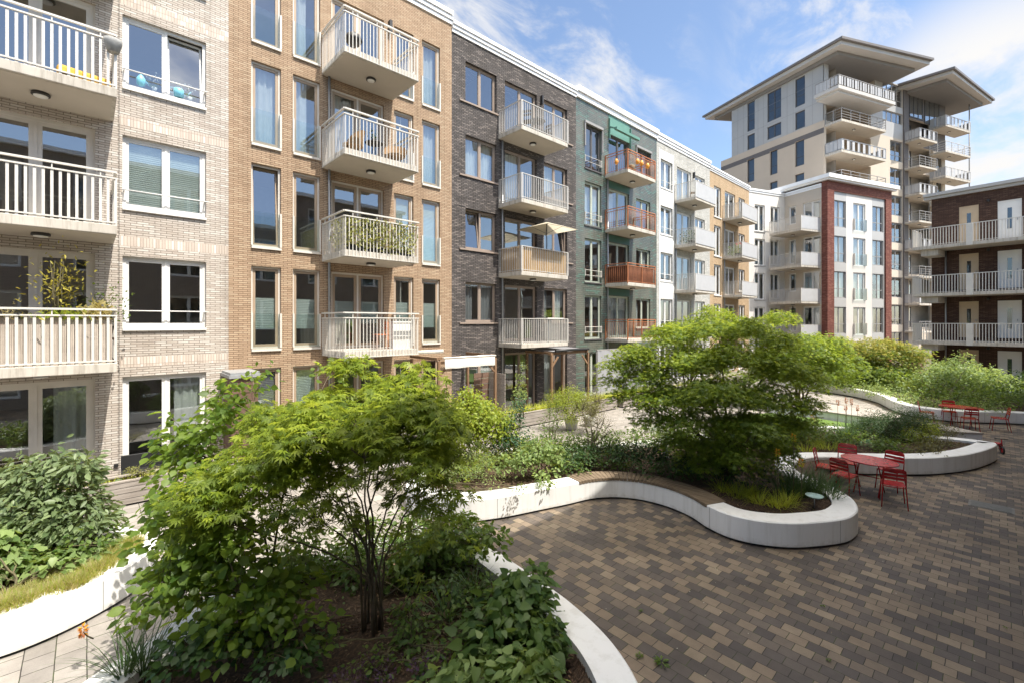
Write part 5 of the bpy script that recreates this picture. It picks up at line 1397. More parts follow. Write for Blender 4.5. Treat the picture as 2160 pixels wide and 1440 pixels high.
# --- maples further back
def back_maple(label, px, py, z, blobs, n, mats, new_lit_top):
    b = ground_at(px, py, z); o = plant('maple_tree', b, label, 'tree')
    foliage(o, lb(b, blobs), n, 26, .36, .11, 'maple5', mats, flat=.22, droop=.5, new_lit_top=new_lit_top, nmain=7, r0=.04, every=3, spread=.2)
back_maple('green maple rising behind the domed maple, below the cream corner house', 1690, 841, SZ, [(1690, 735, 21, (1.7, 1.4, .75)), (1640, 765, 21, (1.4, 1.2, .7)), (1735, 725, 21.5, (1.2, 1.1, .55)), (1600, 695, 21, (.9, .8, .4)), (1770, 770, 21, (1.2, 1.1, .6)), (1600, 785, 21, (1.2, 1, .6)), (1700, 790, 21, (1.4, 1.2, .55))], 520, [LF['maple_b'], LF['maple_new_lit']], (1.8, 3.4, .7))
back_maple('low golden green maple in front of the brown gallery house', 1850, 817, SZ, [(1850, 735, 25, (1.7, 1.4, .6)), (1905, 742, 24.5, (1.0, 1.1, .5)), (1790, 750, 25.5, (1.5, 1.3, .6)), (1860, 780, 24.5, (1.7, 1.3, .5)), (1800, 790, 25, (1.4, 1.2, .5)), (1760, 720, 26, (1.0, 1.0, .4)), (1850, 805, 24.2, (1.2, .9, .35)), (1800, 808, 24.6, (1.0, .9, .3)), (1900, 795, 24.2, (.8, .8, .3))], 640, [LF['maple_b'], LF['maple_gold']], (1.0, 2.4, .85))
back_maple('tall maple top showing over the domed maple near the white house', 1450, 830, SZ, [(1500, 665, 22, (1.0, 1, .45)), (1450, 690, 22, (1.2, 1.1, .5)), (1560, 690, 22, (1.0, 1, .5)), (1640, 670, 22, (.9, .8, .35)), (1480, 760, 22, (1.3, 1.2, .6))], 330, [LF['maple_b'], LF['maple_new_lit']], (2.4, 4, .6))
# --- left planter: buddleia, leafy herbs, dry grasses
multi('buddleia_bush', 'grey green pointed leaf bush before the glass garden doors', 'bush', 100, 1185, [(90, 1080, 7.0, (.60, .5, .42)), (170, 1090, 7.0, (.42, .4, .42)), (30, 1090, 7.0, (.42, .4, .42)), (100, 1005, 7.2, (.55, .4, .30)), (60, 1150, 6.8, (.5, .4, .26)), (170, 1150, 6.9, (.38, .35, .28)), (30, 990, 7.2, (.3, .3, .2)), (170, 985, 7.2, (.28, .3, .16)), (95, 960, 7.2, (.2, .2, .14))], 330, 16, .15, .145, 'pointed', LF['buddleia'], droop=.0, flat=.5, up=.6, nmain=9, z=.4)
multi('leafy_herb', 'bright broad leaved herb clump at the foot of the grey green bush', 'plant', 30, 1240, [(20, 1180, 6.35, (.40, .3, .16)), (110, 1185, 6.4, (.30, .25, .12)), (190, 1165, 6.6, (.25, .2, .10)), (10, 1130, 6.5, (.3, .25, .16))], 90, 10, .14, .13, 'heart', LF['light'], flat=.3, nmain=5, z=.4)
edge = smooth_loop([(.36, 9.35), (.26, 9.0), (.08, 8.72), (-.18, 8.45), (-.5, 8.32), (-.95, 8.30), (-1.5, 8.45)], 6, False)
o = plant('grass_edging', (-.2, 8.5, .36), 'strip of dry straw coloured grass along the white rim', 'grass'); o['kind'] = 'stuff'
R0 = []
for i in range(len(edge)-1):
    (xa, ya), (xb, yb) = edge[i], edge[i+1]; t = Vector((xb-xa, yb-ya)); nn = Vector((t.y, -t.x)).normalized()
    for k in range(7):
        u = random.uniform(-.26, .42); q = Vector((xa, ya)) + t*random.random() + nn*u; R0.append((q.x+.2, q.y-8.5, .105 if u < 0 else 0))
R0 = np.array(R0)
blades('straw_blades', R0, 46, .17, .008, LF['dry'], o, lean=.95, curve=.35, spread=.08)
blades('green_blades', R0, 34, .16, .009, LF['lime'], o, lean=.9, curve=.35, spread=.08)
o['kind'] = 'stuff'
foliage(o, [((p[0], p[1], .07), (.16, .16, .05)) for p in R0[::9]], 150, 14, .10, .032, 'small', LF['ivy'], flat=.3, twigs=False, name='low_cover')
# --- near planter undergrowth
def tuft(name, label, px, py, n, ln, wd, mat, z=SZ, cat='plant', lean=.6, curve=.9, spread=.07, group=None, extra=()):
    b = ground_at(px, py, z); o = plant(name, b, label, cat, group)
    roots = [(0, 0, 0)] + [tuple(ground_at(x, y, z) - b) for x, y in extra]
    blades('blades', roots, n, ln, wd, LF[mat], o, lean, curve, 5, spread); return o
tuft('strap_leaf_tuft', 'dark tuft of arching strap leaves in the mulch near the maple foot', 945, 1305, 46, .52, .022, 'poker', lean=.75, curve=1.0)
tuft('strap_leaf_tuft', 'spiky strap leaf clump leaning over the white rim at the bottom edge', 262, 1432, 60, .72, .015, 'poker', lean=.8, curve=.9, extra=[(300, 1420)])
multi('heart_leaf_plant', 'large clump of heart shaped leaves spilling over the near white rim', 'plant', 1130, 1330, [(1075, 1265, 5.2, (.36, .40, .12)), (1130, 1330, 4.85, (.27, .35, .11)), (1040, 1320, 4.8, (.3, .3, .09)), (1115, 1225, 5.4, (.30, .3, .12)), (1150, 1390, 4.5, (.18, .3, .08))], 120, 8, .15, .135, 'heart', LF['broad'], flat=.35, droop=.15, nmain=6, up=.8)
multi('heart_leaf_plant', 'lower clump of heart shaped leaves at the picture bottom beside the rim', 'plant', 1060, 1420, [(1000, 1410, 4.3, (.32, .25, .10)), (1110, 1410, 4.25, (.28, .25, .10)), (930, 1430, 4.3, (.2, .2, .08)), (1160, 1430, 4.2, (.13, .2, .07))], 62, 8, .13, .115, 'heart', LF['light'], flat=.35, nmain=5, up=.8)
multi('phlox_plant', 'tall leafy clump with white flower heads at the back of the near planter', 'plant', 980, 1190, [(960, 1120, 6.4, (.40, .35, .20)), (1040, 1140, 6.1, (.3, .3, .16)), (900, 1150, 6.3, (.35, .3, .2)), (830, 1200, 6.1, (.3, .3, .18)), (740, 1180, 6.4, (.3, .3, .16))], 150, 10, .14, .10, 'ovate', LF['mid'], flat=.4, nmain=8, up=.6)
o = bpy.data.objects[-1] if False else None
def flowers(parent_label, name, pts, size, mat, per, rad_, kind='small'):
    """small florets in heads at local points"""
    P = np.repeat(np.array([tuple(p) for p in pts]), per, 0) + rng.normal(size=(len(pts)*per, 3))*rad_
    D = rnd_dir(len(P)); N = rnd_dir(len(P)); N[:, 2] = abs(N[:, 2]) + .4
    return P, D, N, np.full(len(P), size)
ph = [x for x in bpy.data.objects if x.get('label', '').startswith('tall leafy clump with white')][0]
pts = [at(x, y, d) - ph.location for x, y, d in [(905, 1085, 6.6), (930, 1062, 6.7), (955, 1095, 6.5), (980, 1078, 6.6), (925, 1105, 6.5), (880, 1120, 6.5), (1000, 1110, 6.4), (960, 1125, 6.3), (890, 1055, 6.8), (940, 1040, 6.8), (870, 1150, 6.4), (800, 1165, 6.4), (760, 1150, 6.6), (1025, 1128, 6.2), (730, 1170, 6.5), (780, 1145, 6.5)]]
P, D, N, S = flowers('', '', pts, .034, None, 26, .05); leaves('blossoms', P, D, N, S*1.2, 'small', LF['white'], ph)
multi('purple_sedum', 'low dark purple leaved patch in the mulch at the bottom edge', 'plant', 770, 1430, [(760, 1425, 4.35, (.4, .25, .04)), (900, 1390, 4.5, (.15, .12, .04))], 60, 12, .08, .035, 'small', LF['purple'], nmain=3, up=.8)
multi('ground_herb', 'low green herb seedlings in the mulch right of the maple stem', 'plant', 850, 1350, [(800, 1395, 4.5, (.35, .3, .05)), (870, 1300, 5.0, (.2, .3, .06)), (680, 1350, 4.6, (.25, .2, .06)), (960, 1370, 4.6, (.25, .2, .07))], 44, 8, .10, .06, 'ovate', LF['mid'], nmain=4, up=.8)
multi('ground_herb', 'sprawling dark leaved undergrowth below the round leaved shrub', 'plant', 500, 1390, [(470, 1330, 4.5, (.5, .35, .16)), (600, 1370, 4.4, (.35, .3, .10)), (400, 1370, 4.4, (.3, .25, .10))], 90, 10, .14, .075, 'round', LF['darkg'], nmain=5, up=.8)
# --- winding planter, from its near end
multi('lime_shrub', 'lime green pointed leaf shrub on the sunny end of the winding planter', 'shrub', 1000, 980, [(1000, 880, 11.55, (0.72, 0.72, 0.50)), (960, 900, 11.34, (0.60, 0.60, 0.46)), (1040, 900, 11.55, (0.48, 0.60, 0.48)), (990, 840, 11.77, (0.42, 0.48, 0.24)), (930, 850, 11.77, (0.36, 0.36, 0.30))], 430, 14, .16, .09, 'ovate', LF['lime'], flat=.5, droop=.1, nmain=8, up=.5)
multi('blue_green_shrub', 'loose blue green shrub with upright shoots beside the lime shrub', 'shrub', 1085, 980, [(1080, 900, 11.55, (.38, .4, .38)), (1095, 860, 11.77, (.2, .2, .35)), (1060, 930, 11.34, (.35, .4, .25)), (1110, 940, 11.45, (.3, .3, .2))], 170, 12, .14, .06, 'ovate', LF['blue'], flat=.6, nmain=7, up=.5)
multi('leafy_perennial', 'sunlit clump of pale green toothed leaves at the planter rim', 'plant', 1140, 1000, [(1140, 945, 10.46, (.42, .4, .2)), (1110, 965, 10.25, (.35, .35, .2)), (1170, 960, 10.25, (.25, .3, .18)), (1150, 1000, 9.59, (.2, .2, .14)), (1060, 975, 10.14, (.3, .3, .18))], 150, 12, .15, .085, 'ovate', LF['light'], flat=.35, nmain=6, up=.7)
multi('fern_clump', 'feathery mid green clump below the lime shrub by the white rim', 'plant', 1010, 1010, [(1000, 975, 10.03, (.45, .4, .22)), (950, 990, 9.81, (.4, .4, .2)), (1040, 1010, 9.37, (.25, .25, .14)), (900, 985, 10.03, (.35, .35, .2))], 150, 16, .16, .055, 'lance', LF['light'], flat=.4, nmain=6, up=.7)
multi('seedling', 'small green seedlings on the bare mulch behind the near rim', 'plant', 1095, 1030, [(1095, 1025, 8.94, (.12, .12, .08)), (950, 1035, 8.83, (.2, .2, .08)), (890, 1020, 9.16, (.2, .2, .1))], 36, 8, .08, .05, 'ovate', LF['mid'], nmain=4)
multi('airy_shrub', 'open reddish stemmed shrub with tiny leaves before the pale path', 'shrub', 1250, 960, [(1250, 880, 12.54, (.42, .4, .40)), (1240, 840, 12.64, (.25, .25, .3)), (1270, 900, 12.32, (.35, .35, .3))], 150, 9, .14, .032, 'small', LF['airy'], flat=.6, nmain=10, up=.4)
multi('airy_shrub', 'slender open green sapling left of the reddish airy shrub', 'shrub', 1165, 940, [(1165, 860, 12.64, (.25, .25, .35)), (1160, 890, 12.43, (.3, .3, .3))], 90, 8, .12, .042, 'small', LF['mid'], flat=.6, nmain=6, up=.4)
multi('leafy_perennial', 'dark low perennials between the airy shrub and the bench', 'plant', 1240, 985, [(1230, 955, 11.12, (.6, .5, .2)), (1320, 950, 10.90, (.5, .5, .2)), (1190, 970, 10.68, (.3, .4, .16)), (1380, 950, 10.68, (.4, .4, .22))], 190, 12, .16, .07, 'ovate', LF['darkg'], flat=.35, nmain=6, up=.7)
tuft('grass_tuft', 'upright strap leaf tuft beside the airy shrub', 1285, 950, 70, .55, .016, 'poker', spread=.16, cat='grass')
tuft('grass_tuft', 'bright tuft of strap leaves below the pale green perennials', 1175, 985, 60, .34, .014, 'lime', spread=.14, cat='grass', extra=[(1010, 990), (1030, 975)])
tuft('iris_clump', 'pale upright iris leaves with an orange bloom before the timber trough', 1385, 920, 60, .55, .022, 'pale', spread=.2, cat='plant', lean=.35, extra=[(1410, 925)])
multi('leafy_perennial', 'shaded leafy underplanting beneath the domed maple', 'plant', 1480, 1000, [(1450, 970, 10.46, (.9, .7, .28)), (1560, 985, 10.03, (.7, .6, .25)), (1640, 985, 10.03, (.5, .5, .2)), (1380, 975, 10.25, (.5, .4, .2)), (1480, 930, 11.12, (.9, .8, .3))], 320, 12, .18, .075, 'ovate', LF['darkg'], flat=.35, nmain=6, up=.7)
tuft('sedge_clump', 'yellow green sedge row along the inside of the white rim', 1600, 1058, 110, .42, .011, 'sedge', cat='grass', lean=1.1, spread=.18, extra=[(1555, 1045), (1640, 1066), (1525, 1035), (1580, 1040), (1660, 1062)])
tuft('poker_plant', 'tall poker plant with yellow torch flowers beside the red table', 1700, 1045, 90, .75, .020, 'poker', lean=.75, spread=.25, extra=[(1680, 1030), (1725, 1040), (1660, 1040), (1750, 1050)])
def torch(parent, px, py, dp, z0, hh, mats, rw=.03):
    """flower stalk with a spike of tubular florets, local to the parent"""
    pt = at(px, py, dp) - parent.location
    q = MB(); q.tube([(pt.x+.08, pt.y+.03, z0), (pt.x+.03, pt.y, pt.z*.55), (pt.x, pt.y, pt.z)], [.008, .007, .005], 5); st = q.build('stalk', M['twig'], parent)
    n = 70; t = rng.random(n); a = rng.random(n)*6.28; r = rw*np.sin(np.pi*(.15+.8*t))**.6
    P = np.stack([pt.x + np.cos(a)*r*.5, pt.y + np.sin(a)*r*.5, pt.z - hh*.3 + t*hh], 1); D = np.stack([np.cos(a), np.sin(a), -.8+1.3*t], 1); N = rnd_dir(n)
    leaves('flower', P, D, N, np.full(n, .045), 'lance', mats, st, (rng.random(n) < t).astype(int))
pk = [x for x in bpy.data.objects if x.get('label', '').startswith('tall poker plant')][0]
for x, y, d in ((1674, 925, 8.9), (1640, 957, 8.8), (1690, 978, 8.7)): torch(pk, x, y, d, 0, .13, [LF['sedge'], LF['flame']])
sp = [x for x in bpy.data.objects if x.get('label', '').startswith('spiky strap leaf clump')][0]
torch(sp, 176, 1332, 5.0, 0, .10, [LF['rust'], LF['flame']], .022)
o = tuft('poker_plant', 'poker plant with dark faded torches on tall stalks before the lawn', 1785, 920, 90, .7, .02, 'poker', lean=.7, spread=.25, extra=[(1770, 930), (1800, 915), (1815, 912)])
for x, y, d in ((1767, 850, 14.5), (1785, 846, 14.6), (1796, 849, 14.4), (1809, 862, 14.2), (1784, 862, 14.4), (1713, 882, 13.6), (1720, 886, 13.4)): torch(o, x, y, d, 0, .16, [LF['rust'], LF['rust']] if x > 1740 else [LF['rust'], LF['flame']], .022)
multi('fine_leaf_bush', 'soft round dark green needle bush at the far end of the winding planter', 'bush', 1870, 930, [(1860, 895, 13.9, (.60, .55, .34)), (1905, 888, 14.0, (.52, .55, .34)), (1840, 908, 13.7, (.4, .5, .26)), (1940, 890, 14.2, (.4, .5, .30))], 520, 26, .16, .055, 'lance', LF['darkg'], flat=.6, droop=-.3, nmain=7, up=.3)
multi('fern_clump', 'bright fern clump in front of the soft needle bush', 'plant', 1945, 935, [(1945, 903, 13.6, (.28, .32, .20)), (1925, 915, 13.4, (.28, .3, .16)), (1960, 898, 13.8, (.2, .2, .2))], 110, 14, .16, .07, 'lance', LF['lime'], flat=.5, nmain=5, up=.5)
multi('bronze_shrub', 'small bronze brown shrub at the tip of the winding planter', 'shrub', 1990, 935, [(1995, 908, 14.2, (.28, .35, .24)), (1980, 922, 13.9, (.3, .3, .18))], 140, 12, .12, .045, 'small', LF['airy'], flat=.6, nmain=6, up=.4)
multi('leafy_perennial', 'low blue green leaf mound between the poker plants and the red chair', 'plant', 1835, 945, [(1825, 935, 13.2, (.32, .35, .14)), (1850, 930, 13.5, (.2, .3, .12))], 80, 11, .13, .07, 'ovate', LF['blue'], flat=.3, nmain=5)
multi('leafy_perennial', 'mixed low herbs inside the white rim behind the red chairs', 'plant', 1910, 950, [(1900, 940, 13.8, (.4, .4, .14)), (1960, 945, 13.8, (.35, .35, .14)), (1880, 935, 14.2, (.3, .35, .16)), (1990, 945, 14.2, (.3, .3, .10))], 130, 11, .13, .06, 'ovate', LF['mid'], flat=.35, nmain=5)
tuft('grass_tuft', 'green grass tuft left of the blue green leaf mound', 1745, 945, 80, .5, .012, 'lime', spread=.25, cat='grass', lean=.8, extra=[(1720, 935), (1700, 950), (1660, 930)])
multi('leafy_perennial', 'bushy green planting between the domed maple and the lawn', 'plant', 1690, 935, [(1690, 905, 13.2, (.7, .6, .3)), (1640, 900, 13.2, (.6, .6, .35)), (1740, 905, 13.6, (.5, .5, .25))], 210, 13, .18, .07, 'ovate', LF['mid'], flat=.4, nmain=6, up=.6)
def bed(name, label, cat, x, y, pads, ns, m, sr, size, kind, mat, z=SZ, **kw):
    """pads = (dx, dy, centre height, (rx, ry, rz)) about the foot at (x, y)"""
    o = plant(name, (x, y, z), label, cat, kw.pop('group', None))
    kw.setdefault('name', 'foliage'); kw.setdefault('stemname', 'stems'); kw.setdefault('r0', .010); kw.setdefault('mat', 'twig')
    foliage(o, [((dx, dy, h), r) for dx, dy, h, r in pads], ns, m, sr, size, kind, mat, **kw); return o
bed('leafy_perennial', 'dark bushy perennials along the path side of the winding planter', 'plant', 10.2, 7.4, [(-.6, .5, .3, (.6, .5, .28)), (.4, .1, .28, (.7, .5, .26)), (1.4, -.5, .26, (.7, .5, .25)), (-1.4, 1.0, .32, (.6, .5, .3)), (2.4, -.9, .26, (.6, .5, .25))], 260, 13, .17, .075, 'ovate', LF['mid'], flat=.4, nmain=8, up=.6)
bed('leafy_perennial', 'low pale herbs between the lime shrub and the path', 'plant', 7.6, 8.5, [(-.9, .2, .3, (.7, .5, .28)), (.3, .1, .3, (.7, .5, .26)), (-1.6, -.1, .25, (.4, .5, .22)), (1.0, 0, .25, (.4, .4, .22))], 190, 13, .17, .075, 'ovate', LF['lime'], flat=.4, nmain=8, up=.6)
bed('leafy_perennial', 'green herbs filling the middle of the planter behind the bench', 'plant', 8.9, 6.9, [(-.6, 0, .2, (.6, .5, .2)), (.6, -.4, .22, (.6, .5, .22)), (0, .6, .24, (.6, .5, .22))], 170, 12, .16, .065, 'ovate', LF['mid'], flat=.35, nmain=6, up=.7)
bed('leafy_perennial', 'tall mixed perennials on the lawn side of the domed maple', 'plant', 14.2, 4.9, [(-.8, .5, .35, (.7, .5, .34)), (.4, .1, .4, (.7, .5, .38)), (1.4, -.3, .36, (.7, .5, .34)), (2.3, -.7, .3, (.6, .5, .28)), (0, -.6, .25, (.7, .5, .24))], 300, 13, .19, .085, 'ovate', LF['mid'], flat=.4, nmain=8, up=.6)
bed('leafy_perennial', 'low green herbs along the lawn edge near the needle bush', 'plant', 16.6, 2.7, [(-.5, .4, .16, (.6, .5, .16)), (.5, 0, .16, (.6, .5, .16)), (1.1, -.6, .14, (.5, .4, .14)), (-.4, -.6, .14, (.5, .4, .14))], 190, 12, .16, .07, 'ovate', LF['mid'], flat=.35, nmain=6, up=.7)
bed('leafy_perennial', 'low ground cover at the pointed end of the winding planter', 'plant', 17.6, 1.2, [(-.5, .2, .10, (.5, .4, .10)), (.3, 0, .08, (.4, .4, .08)), (-1.2, .2, .12, (.5, .4, .12))], 100, 12, .14, .055, 'ovate', LF['airy'], flat=.35, nmain=6, up=.7)
bed('phlox_plant', 'leafy stems with white flowers along the back rim of the near planter', 'plant', 2.9, 6.45, [(-.7, .1, .35, (.4, .3, .28)), (.1, .05, .32, (.4, .3, .26)), (.8, -.2, .34, (.4, .3, .28)), (1.3, -.8, .3, (.35, .4, .25))], 210, 11, .14, .085, 'ovate', LF['mid'], flat=.45, nmain=9, up=.5)
bed('leafy_herb', 'shaded green herbs at the foot of the tall maple', 'plant', 3.1, 5.2, [(.3, .2, .16, (.4, .4, .16)), (-.4, .7, .2, (.4, .3, .18)), (.9, .1, .14, (.3, .3, .12))], 80, 9, .13, .08, 'ovate', LF['broad'], flat=.35, nmain=6, up=.7)
bed('pale_groundcover', 'low pale leafy edge along the inside of the far white kerb', 'plant', 27.2, 3.0, [(1.8, 1.5, .2, (.8, .7, .22)), (.9, .8, .2, (.8, .6, .22)), (-.2, .1, .2, (.8, .5, .22)), (-1.2, -.5, .2, (.7, .6, .22)), (-1.6, -1.4, .22, (.6, .8, .22)), (-1.0, -2.6, .22, (.7, .8, .22)), (2.6, 2.6, .25, (.8, .8, .25))], 260, 12, .22, .09, 'ovate', LF['light'], flat=.4, nmain=8, up=.6, every=3)
bed('ferny_shrub', 'dense green bush filling the near part of the far planter', 'shrub', 27.3, 1.2, [(-.8, -.4, .45, (1.0, 1.0, .4)), (.6, .2, .55, (1.0, 1.0, .5)), (1.6, -1.4, .6, (1.2, 1.2, .55)), (.2, -2.2, .45, (1.0, 1.0, .4)), (-.6, 1.0, .35, (.8, .7, .3)), (3.0, 0, .6, (1.2, 1.2, .55))], 420, 14, .25, .10, 'ovate', LF['mid'], flat=.45, nmain=8, up=.5, every=2)
bed('ferny_shrub', 'broad pale green bush under the gallery in the far planter', 'shrub', 31.5, 3.5, [(-1.6, .2, .5, (1.2, 1.1, .45)), (0, 0, .7, (1.3, 1.2, .6)), (1.8, -.6, .8, (1.4, 1.3, .7)), (-.5, 2.0, .6, (1.3, 1.2, .55)), (2.2, 2.0, .8, (1.4, 1.3, .7)), (-1.2, -1.8, .6, (1.2, 1.1, .55)), (1.5, -2.6, .8, (1.3, 1.2, .7))], 480, 14, .28, .11, 'ovate', LF['light'], flat=.45, nmain=8, up=.5, every=2)
bed('ferny_shrub', 'mixed green shrubs closing the end of the courtyard', 'shrub', 33.0, 8.2, [(-1.8, -.6, .7, (1.4, 1.2, .6)), (0, 0, .9, (1.5, 1.3, .8)), (2.0, -.8, .9, (1.5, 1.3, .8)), (1.2, 1.2, .9, (1.4, 1.2, .8))], 330, 14, .3, .12, 'ovate', LF['mid'], flat=.45, nmain=8, up=.5, every=2)
bed('leafy_herb', 'shaded low herbs in the mulch between the maple stems and the heart leaved clump', 'plant', 3.0, 4.4, [(-.3, -.1, .10, (.35, .3, .10)), (.35, .25, .12, (.35, .3, .12)), (.1, -.5, .10, (.3, .3, .10)), (.7, .6, .14, (.3, .3, .14))], 80, 9, .12, .075, 'ovate', LF['mid'], flat=.35, nmain=6, up=.7)
tuft('strap_leaf_tuft', 'second arching strap leaf tuft behind the first, by the white flowers', 1000, 1255, 50, .5, .020, 'pale', lean=.8, curve=1.0)
bed('leafy_herb', 'bright leafy herbs between the strap leaf tufts and the near white rim', 'plant', 3.6, 4.3, [(-.2, .5, .16, (.35, .35, .15)), (-.5, -.2, .12, (.35, .3, .12)), (.1, .1, .16, (.3, .35, .15)), (-.9, .3, .12, (.3, .3, .12)), (-.2, 1.0, .2, (.35, .3, .18))], 110, 9, .13, .075, 'ovate', LF['broad'], flat=.35, nmain=6, up=.7)
bed('leafy_herb', 'small dark herbs spread over the bare mulch at the lower edge', 'plant', 2.2, 3.9, [(-.3, 0, .08, (.4, .35, .08)), (.4, -.2, .08, (.35, .3, .08)), (-.9, .4, .1, (.35, .35, .10))], 60, 9, .12, .06, 'ovate', LF['darkg'], flat=.35, nmain=6, up=.7)
bed('leafy_perennial', 'mixed green perennials behind the grey green bush', 'plant', -.9, 9.8, [(-.6, 0, .3, (.6, .5, .28)), (.5, .3, .3, (.6, .5, .28)), (-1.0, -.8, .26, (.5, .5, .24)), (.9, -.5, .24, (.4, .4, .22)), (-.2, .8, .3, (.6, .4, .28))], 180, 12, .17, .085, 'ovate', LF['mid'], flat=.4, nmain=7, up=.6, z=.4)
# --- far planter
multi('white_flowered_shrub', 'tall pale green shrub in front of the white gallery doors', 'shrub', 2010, 850, [(2010, 785, 22, (1.1, 1.0, .55)), (2060, 790, 21.8, (.9, .9, .5)), (1970, 800, 22, (.8, .8, .5)), (2030, 760, 22.2, (.6, .6, .35)), (2110, 810, 21.5, (.9, .8, .45))], 420, 15, .26, .11, 'ovate', LF['light'], flat=.5, nmain=8, up=.5, r0=.016, every=2)
multi('dark_leaf_shrub', 'dark glossy shrub at the edge behind the second red table', 'shrub', 2140, 860, [(2130, 830, 21, (1.0, .8, .42)), (2080, 840, 21, (.9, .8, .35)), (2160, 800, 21.5, (.6, .6, .4)), (2020, 845, 21, (.7, .6, .25))], 260, 14, .24, .10, 'ovate', LF['darkg'], flat=.45, nmain=6, up=.5, every=2)
multi('pale_groundcover', 'pale leafy cover tumbling over the far white kerb', 'plant', 1950, 858, [(1950, 838, 22, (1.2, .8, .28)), (1900, 825, 23, (.9, .8, .28)), (2000, 845, 21.5, (.8, .6, .22)), (1920, 810, 24, (1, .9, .3))], 300, 13, .22, .09, 'ovate', LF['light'], flat=.4, nmain=6, every=2)
tuft('grass_tuft', 'arching pale grasses below the golden maple', 1890, 815, 160, .95, .02, 'lime', spread=.6, cat='grass', extra=[(1860, 812), (1840, 815), (1910, 822), (1870, 805)])
multi('dark_leaf_shrub', 'low dark hedge like shrub behind the far kerb under the golden maple', 'shrub', 1790, 818, [(1780, 790, 27, (1.2, .9, .5)), (1830, 795, 26.5, (1.0, .9, .45)), (1740, 790, 27, (.9, .9, .5)), (1860, 800, 26, (.8, .8, .35))], 280, 14, .26, .10, 'ovate', LF['darkg'], flat=.45, nmain=6, every=2)
# --- plants in the timber troughs and on the terraces
def trough_rows(label, xs, y0, y1, mat, ln=.42, n=70, extra=None):
    b = (xs[0], y0, .44); o = plant('trough_planting', b, label, 'plant')
    roots = [(xs[0] + (xs[1]-xs[0])*i/24 - b[0], y0 + (y1-y0)*i/24 - y0 + random.uniform(.06, .32), 0) for i in range(25)]
    blades('blades', roots, n, ln, .012, LF[mat], o, lean=.9, curve=.9, spread=.16); return o
trough_rows('row of brownish green grasses in the trough by the dark brick house', (11.0, 14.6), 12.3, 12.1, 'sedge')
trough_rows('dense dark grasses in the trough by the green tile house', (16.0, 20.5), 12.0, 11.8, 'sedge', .48, 80)
trough_rows('short tufts in the trough before the tan house', (3.2, 9.8), 12.6, 12.4, 'lime', .3, 40)
trough_rows('short yellow tufts in the trough below the garden doors', (-1.5, 2.5), 12.85, 12.75, 'sedge', .2, 40)
trough_rows('green tufts in the trough by the white brick house', (21.0, 32.0), 11.8, 11.6, 'lime', .35, 60)
multi('terrace_shrub', 'fluffy yellow green shrub standing in a grey pot by the trough', 'shrub', 1205, 885, [(1200, 845, 16.4, (.55, .5, .42)), (1170, 850, 16.4, (.35, .4, .35)), (1235, 850, 16.4, (.4, .4, .35)), (1200, 880, 16.2, (.4, .4, .2))], 260, 22, .17, .07, 'lance', LF['lime'], flat=.6, droop=-.3, nmain=7, up=.3, z=.45)
multi('brown_shrub', 'brownish airy shrub in the second grey pot', 'shrub', 1250, 880, [(1255, 850, 15.6, (.35, .35, .35)), (1245, 870, 15.6, (.3, .3, .3))], 120, 14, .14, .045, 'small', LF['airy'], flat=.6, nmain=7, up=.3, z=.45)
multi('sapling', 'slender young tree with small leaves in front of the dark terrace', 'tree', 1100, 880, [(1100, 800, 14.6, (.16, .16, .22)), (1095, 830, 14.6, (.2, .2, .2)), (1105, 775, 14.6, (.08, .08, .12)), (1085, 850, 14.6, (.2, .2, .15))], 60, 9, .11, .06, 'ovate', LF['light'], flat=.6, nmain=4, up=.5, z=.45)
tuft('grass_tuft', 'blue green tall grass in the trough beside the brown post', 1050, 865, 90, 1.0, .016, 'blue', z=.45, cat='grass', lean=.5, spread=.15)
tuft('lavender_tuft', 'grey purple flower spikes before the grey wind screen', 1262, 850, 60, .75, .012, 'purple', z=.45, lean=.35, spread=.15)
multi('trough_bush', 'small round reddish cushion in the trough beneath the garden doors', 'plant', 285, 1005, [(280, 990, 9.9, (.14, .14, .09)), (320, 988, 9.95, (.16, .14, .08))], 40, 12, .07, .035, 'small', LF['ivy'], nmain=4, z=.5)
multi('trough_bush', 'pink flowering plants in the trough behind the near maple', 'plant', 850, 915, [(850, 900, 13.9, (.3, .2, .12)), (800, 905, 13.6, (.3, .2, .12))], 50, 12, .1, .05, 'small', [LF['mid']], nmain=4, z=.45)
# weeds in the paving joints
def weed(px, py, s, label):
    b = ground_at(px, py, 0.002); o = plant('weed', b, label, 'weed', 'weeds in the paving joints')
    n = 26; a = rng.random(n)*6.28; r = s*rng.random(n)
    P = np.stack([np.cos(a)*r*.5, np.sin(a)*r*.5, .01+.02*rng.random(n)], 1); D = np.stack([np.cos(a), np.sin(a), .35*rng.random(n)], 1)
    leaves('leaves', P, D, np.tile([0, 0, 1.], (n, 1)) + rng.normal(size=(n, 3))*.3, s*(.5+.5*rng.random(n)), 'lance', LF['mid'], o)
weed(1395, 1398, .10, 'largest weed rosette between the blocks near the white rim')
weed(1348, 1385, .05, 'thin weed sprig beside the largest rosette and the white rim')
weed(1735, 1280, .035, 'small yellow weed alone in a joint of the shaded paving')
weed(1352, 1290, .03, 'tiny weed in a joint near the heart leaved clump')
weed(1748, 1394, .03, 'tiny weed in a joint low in the middle of the paving')
weed(2120, 1325, .025, 'tiny weed in a joint toward the paving edge')
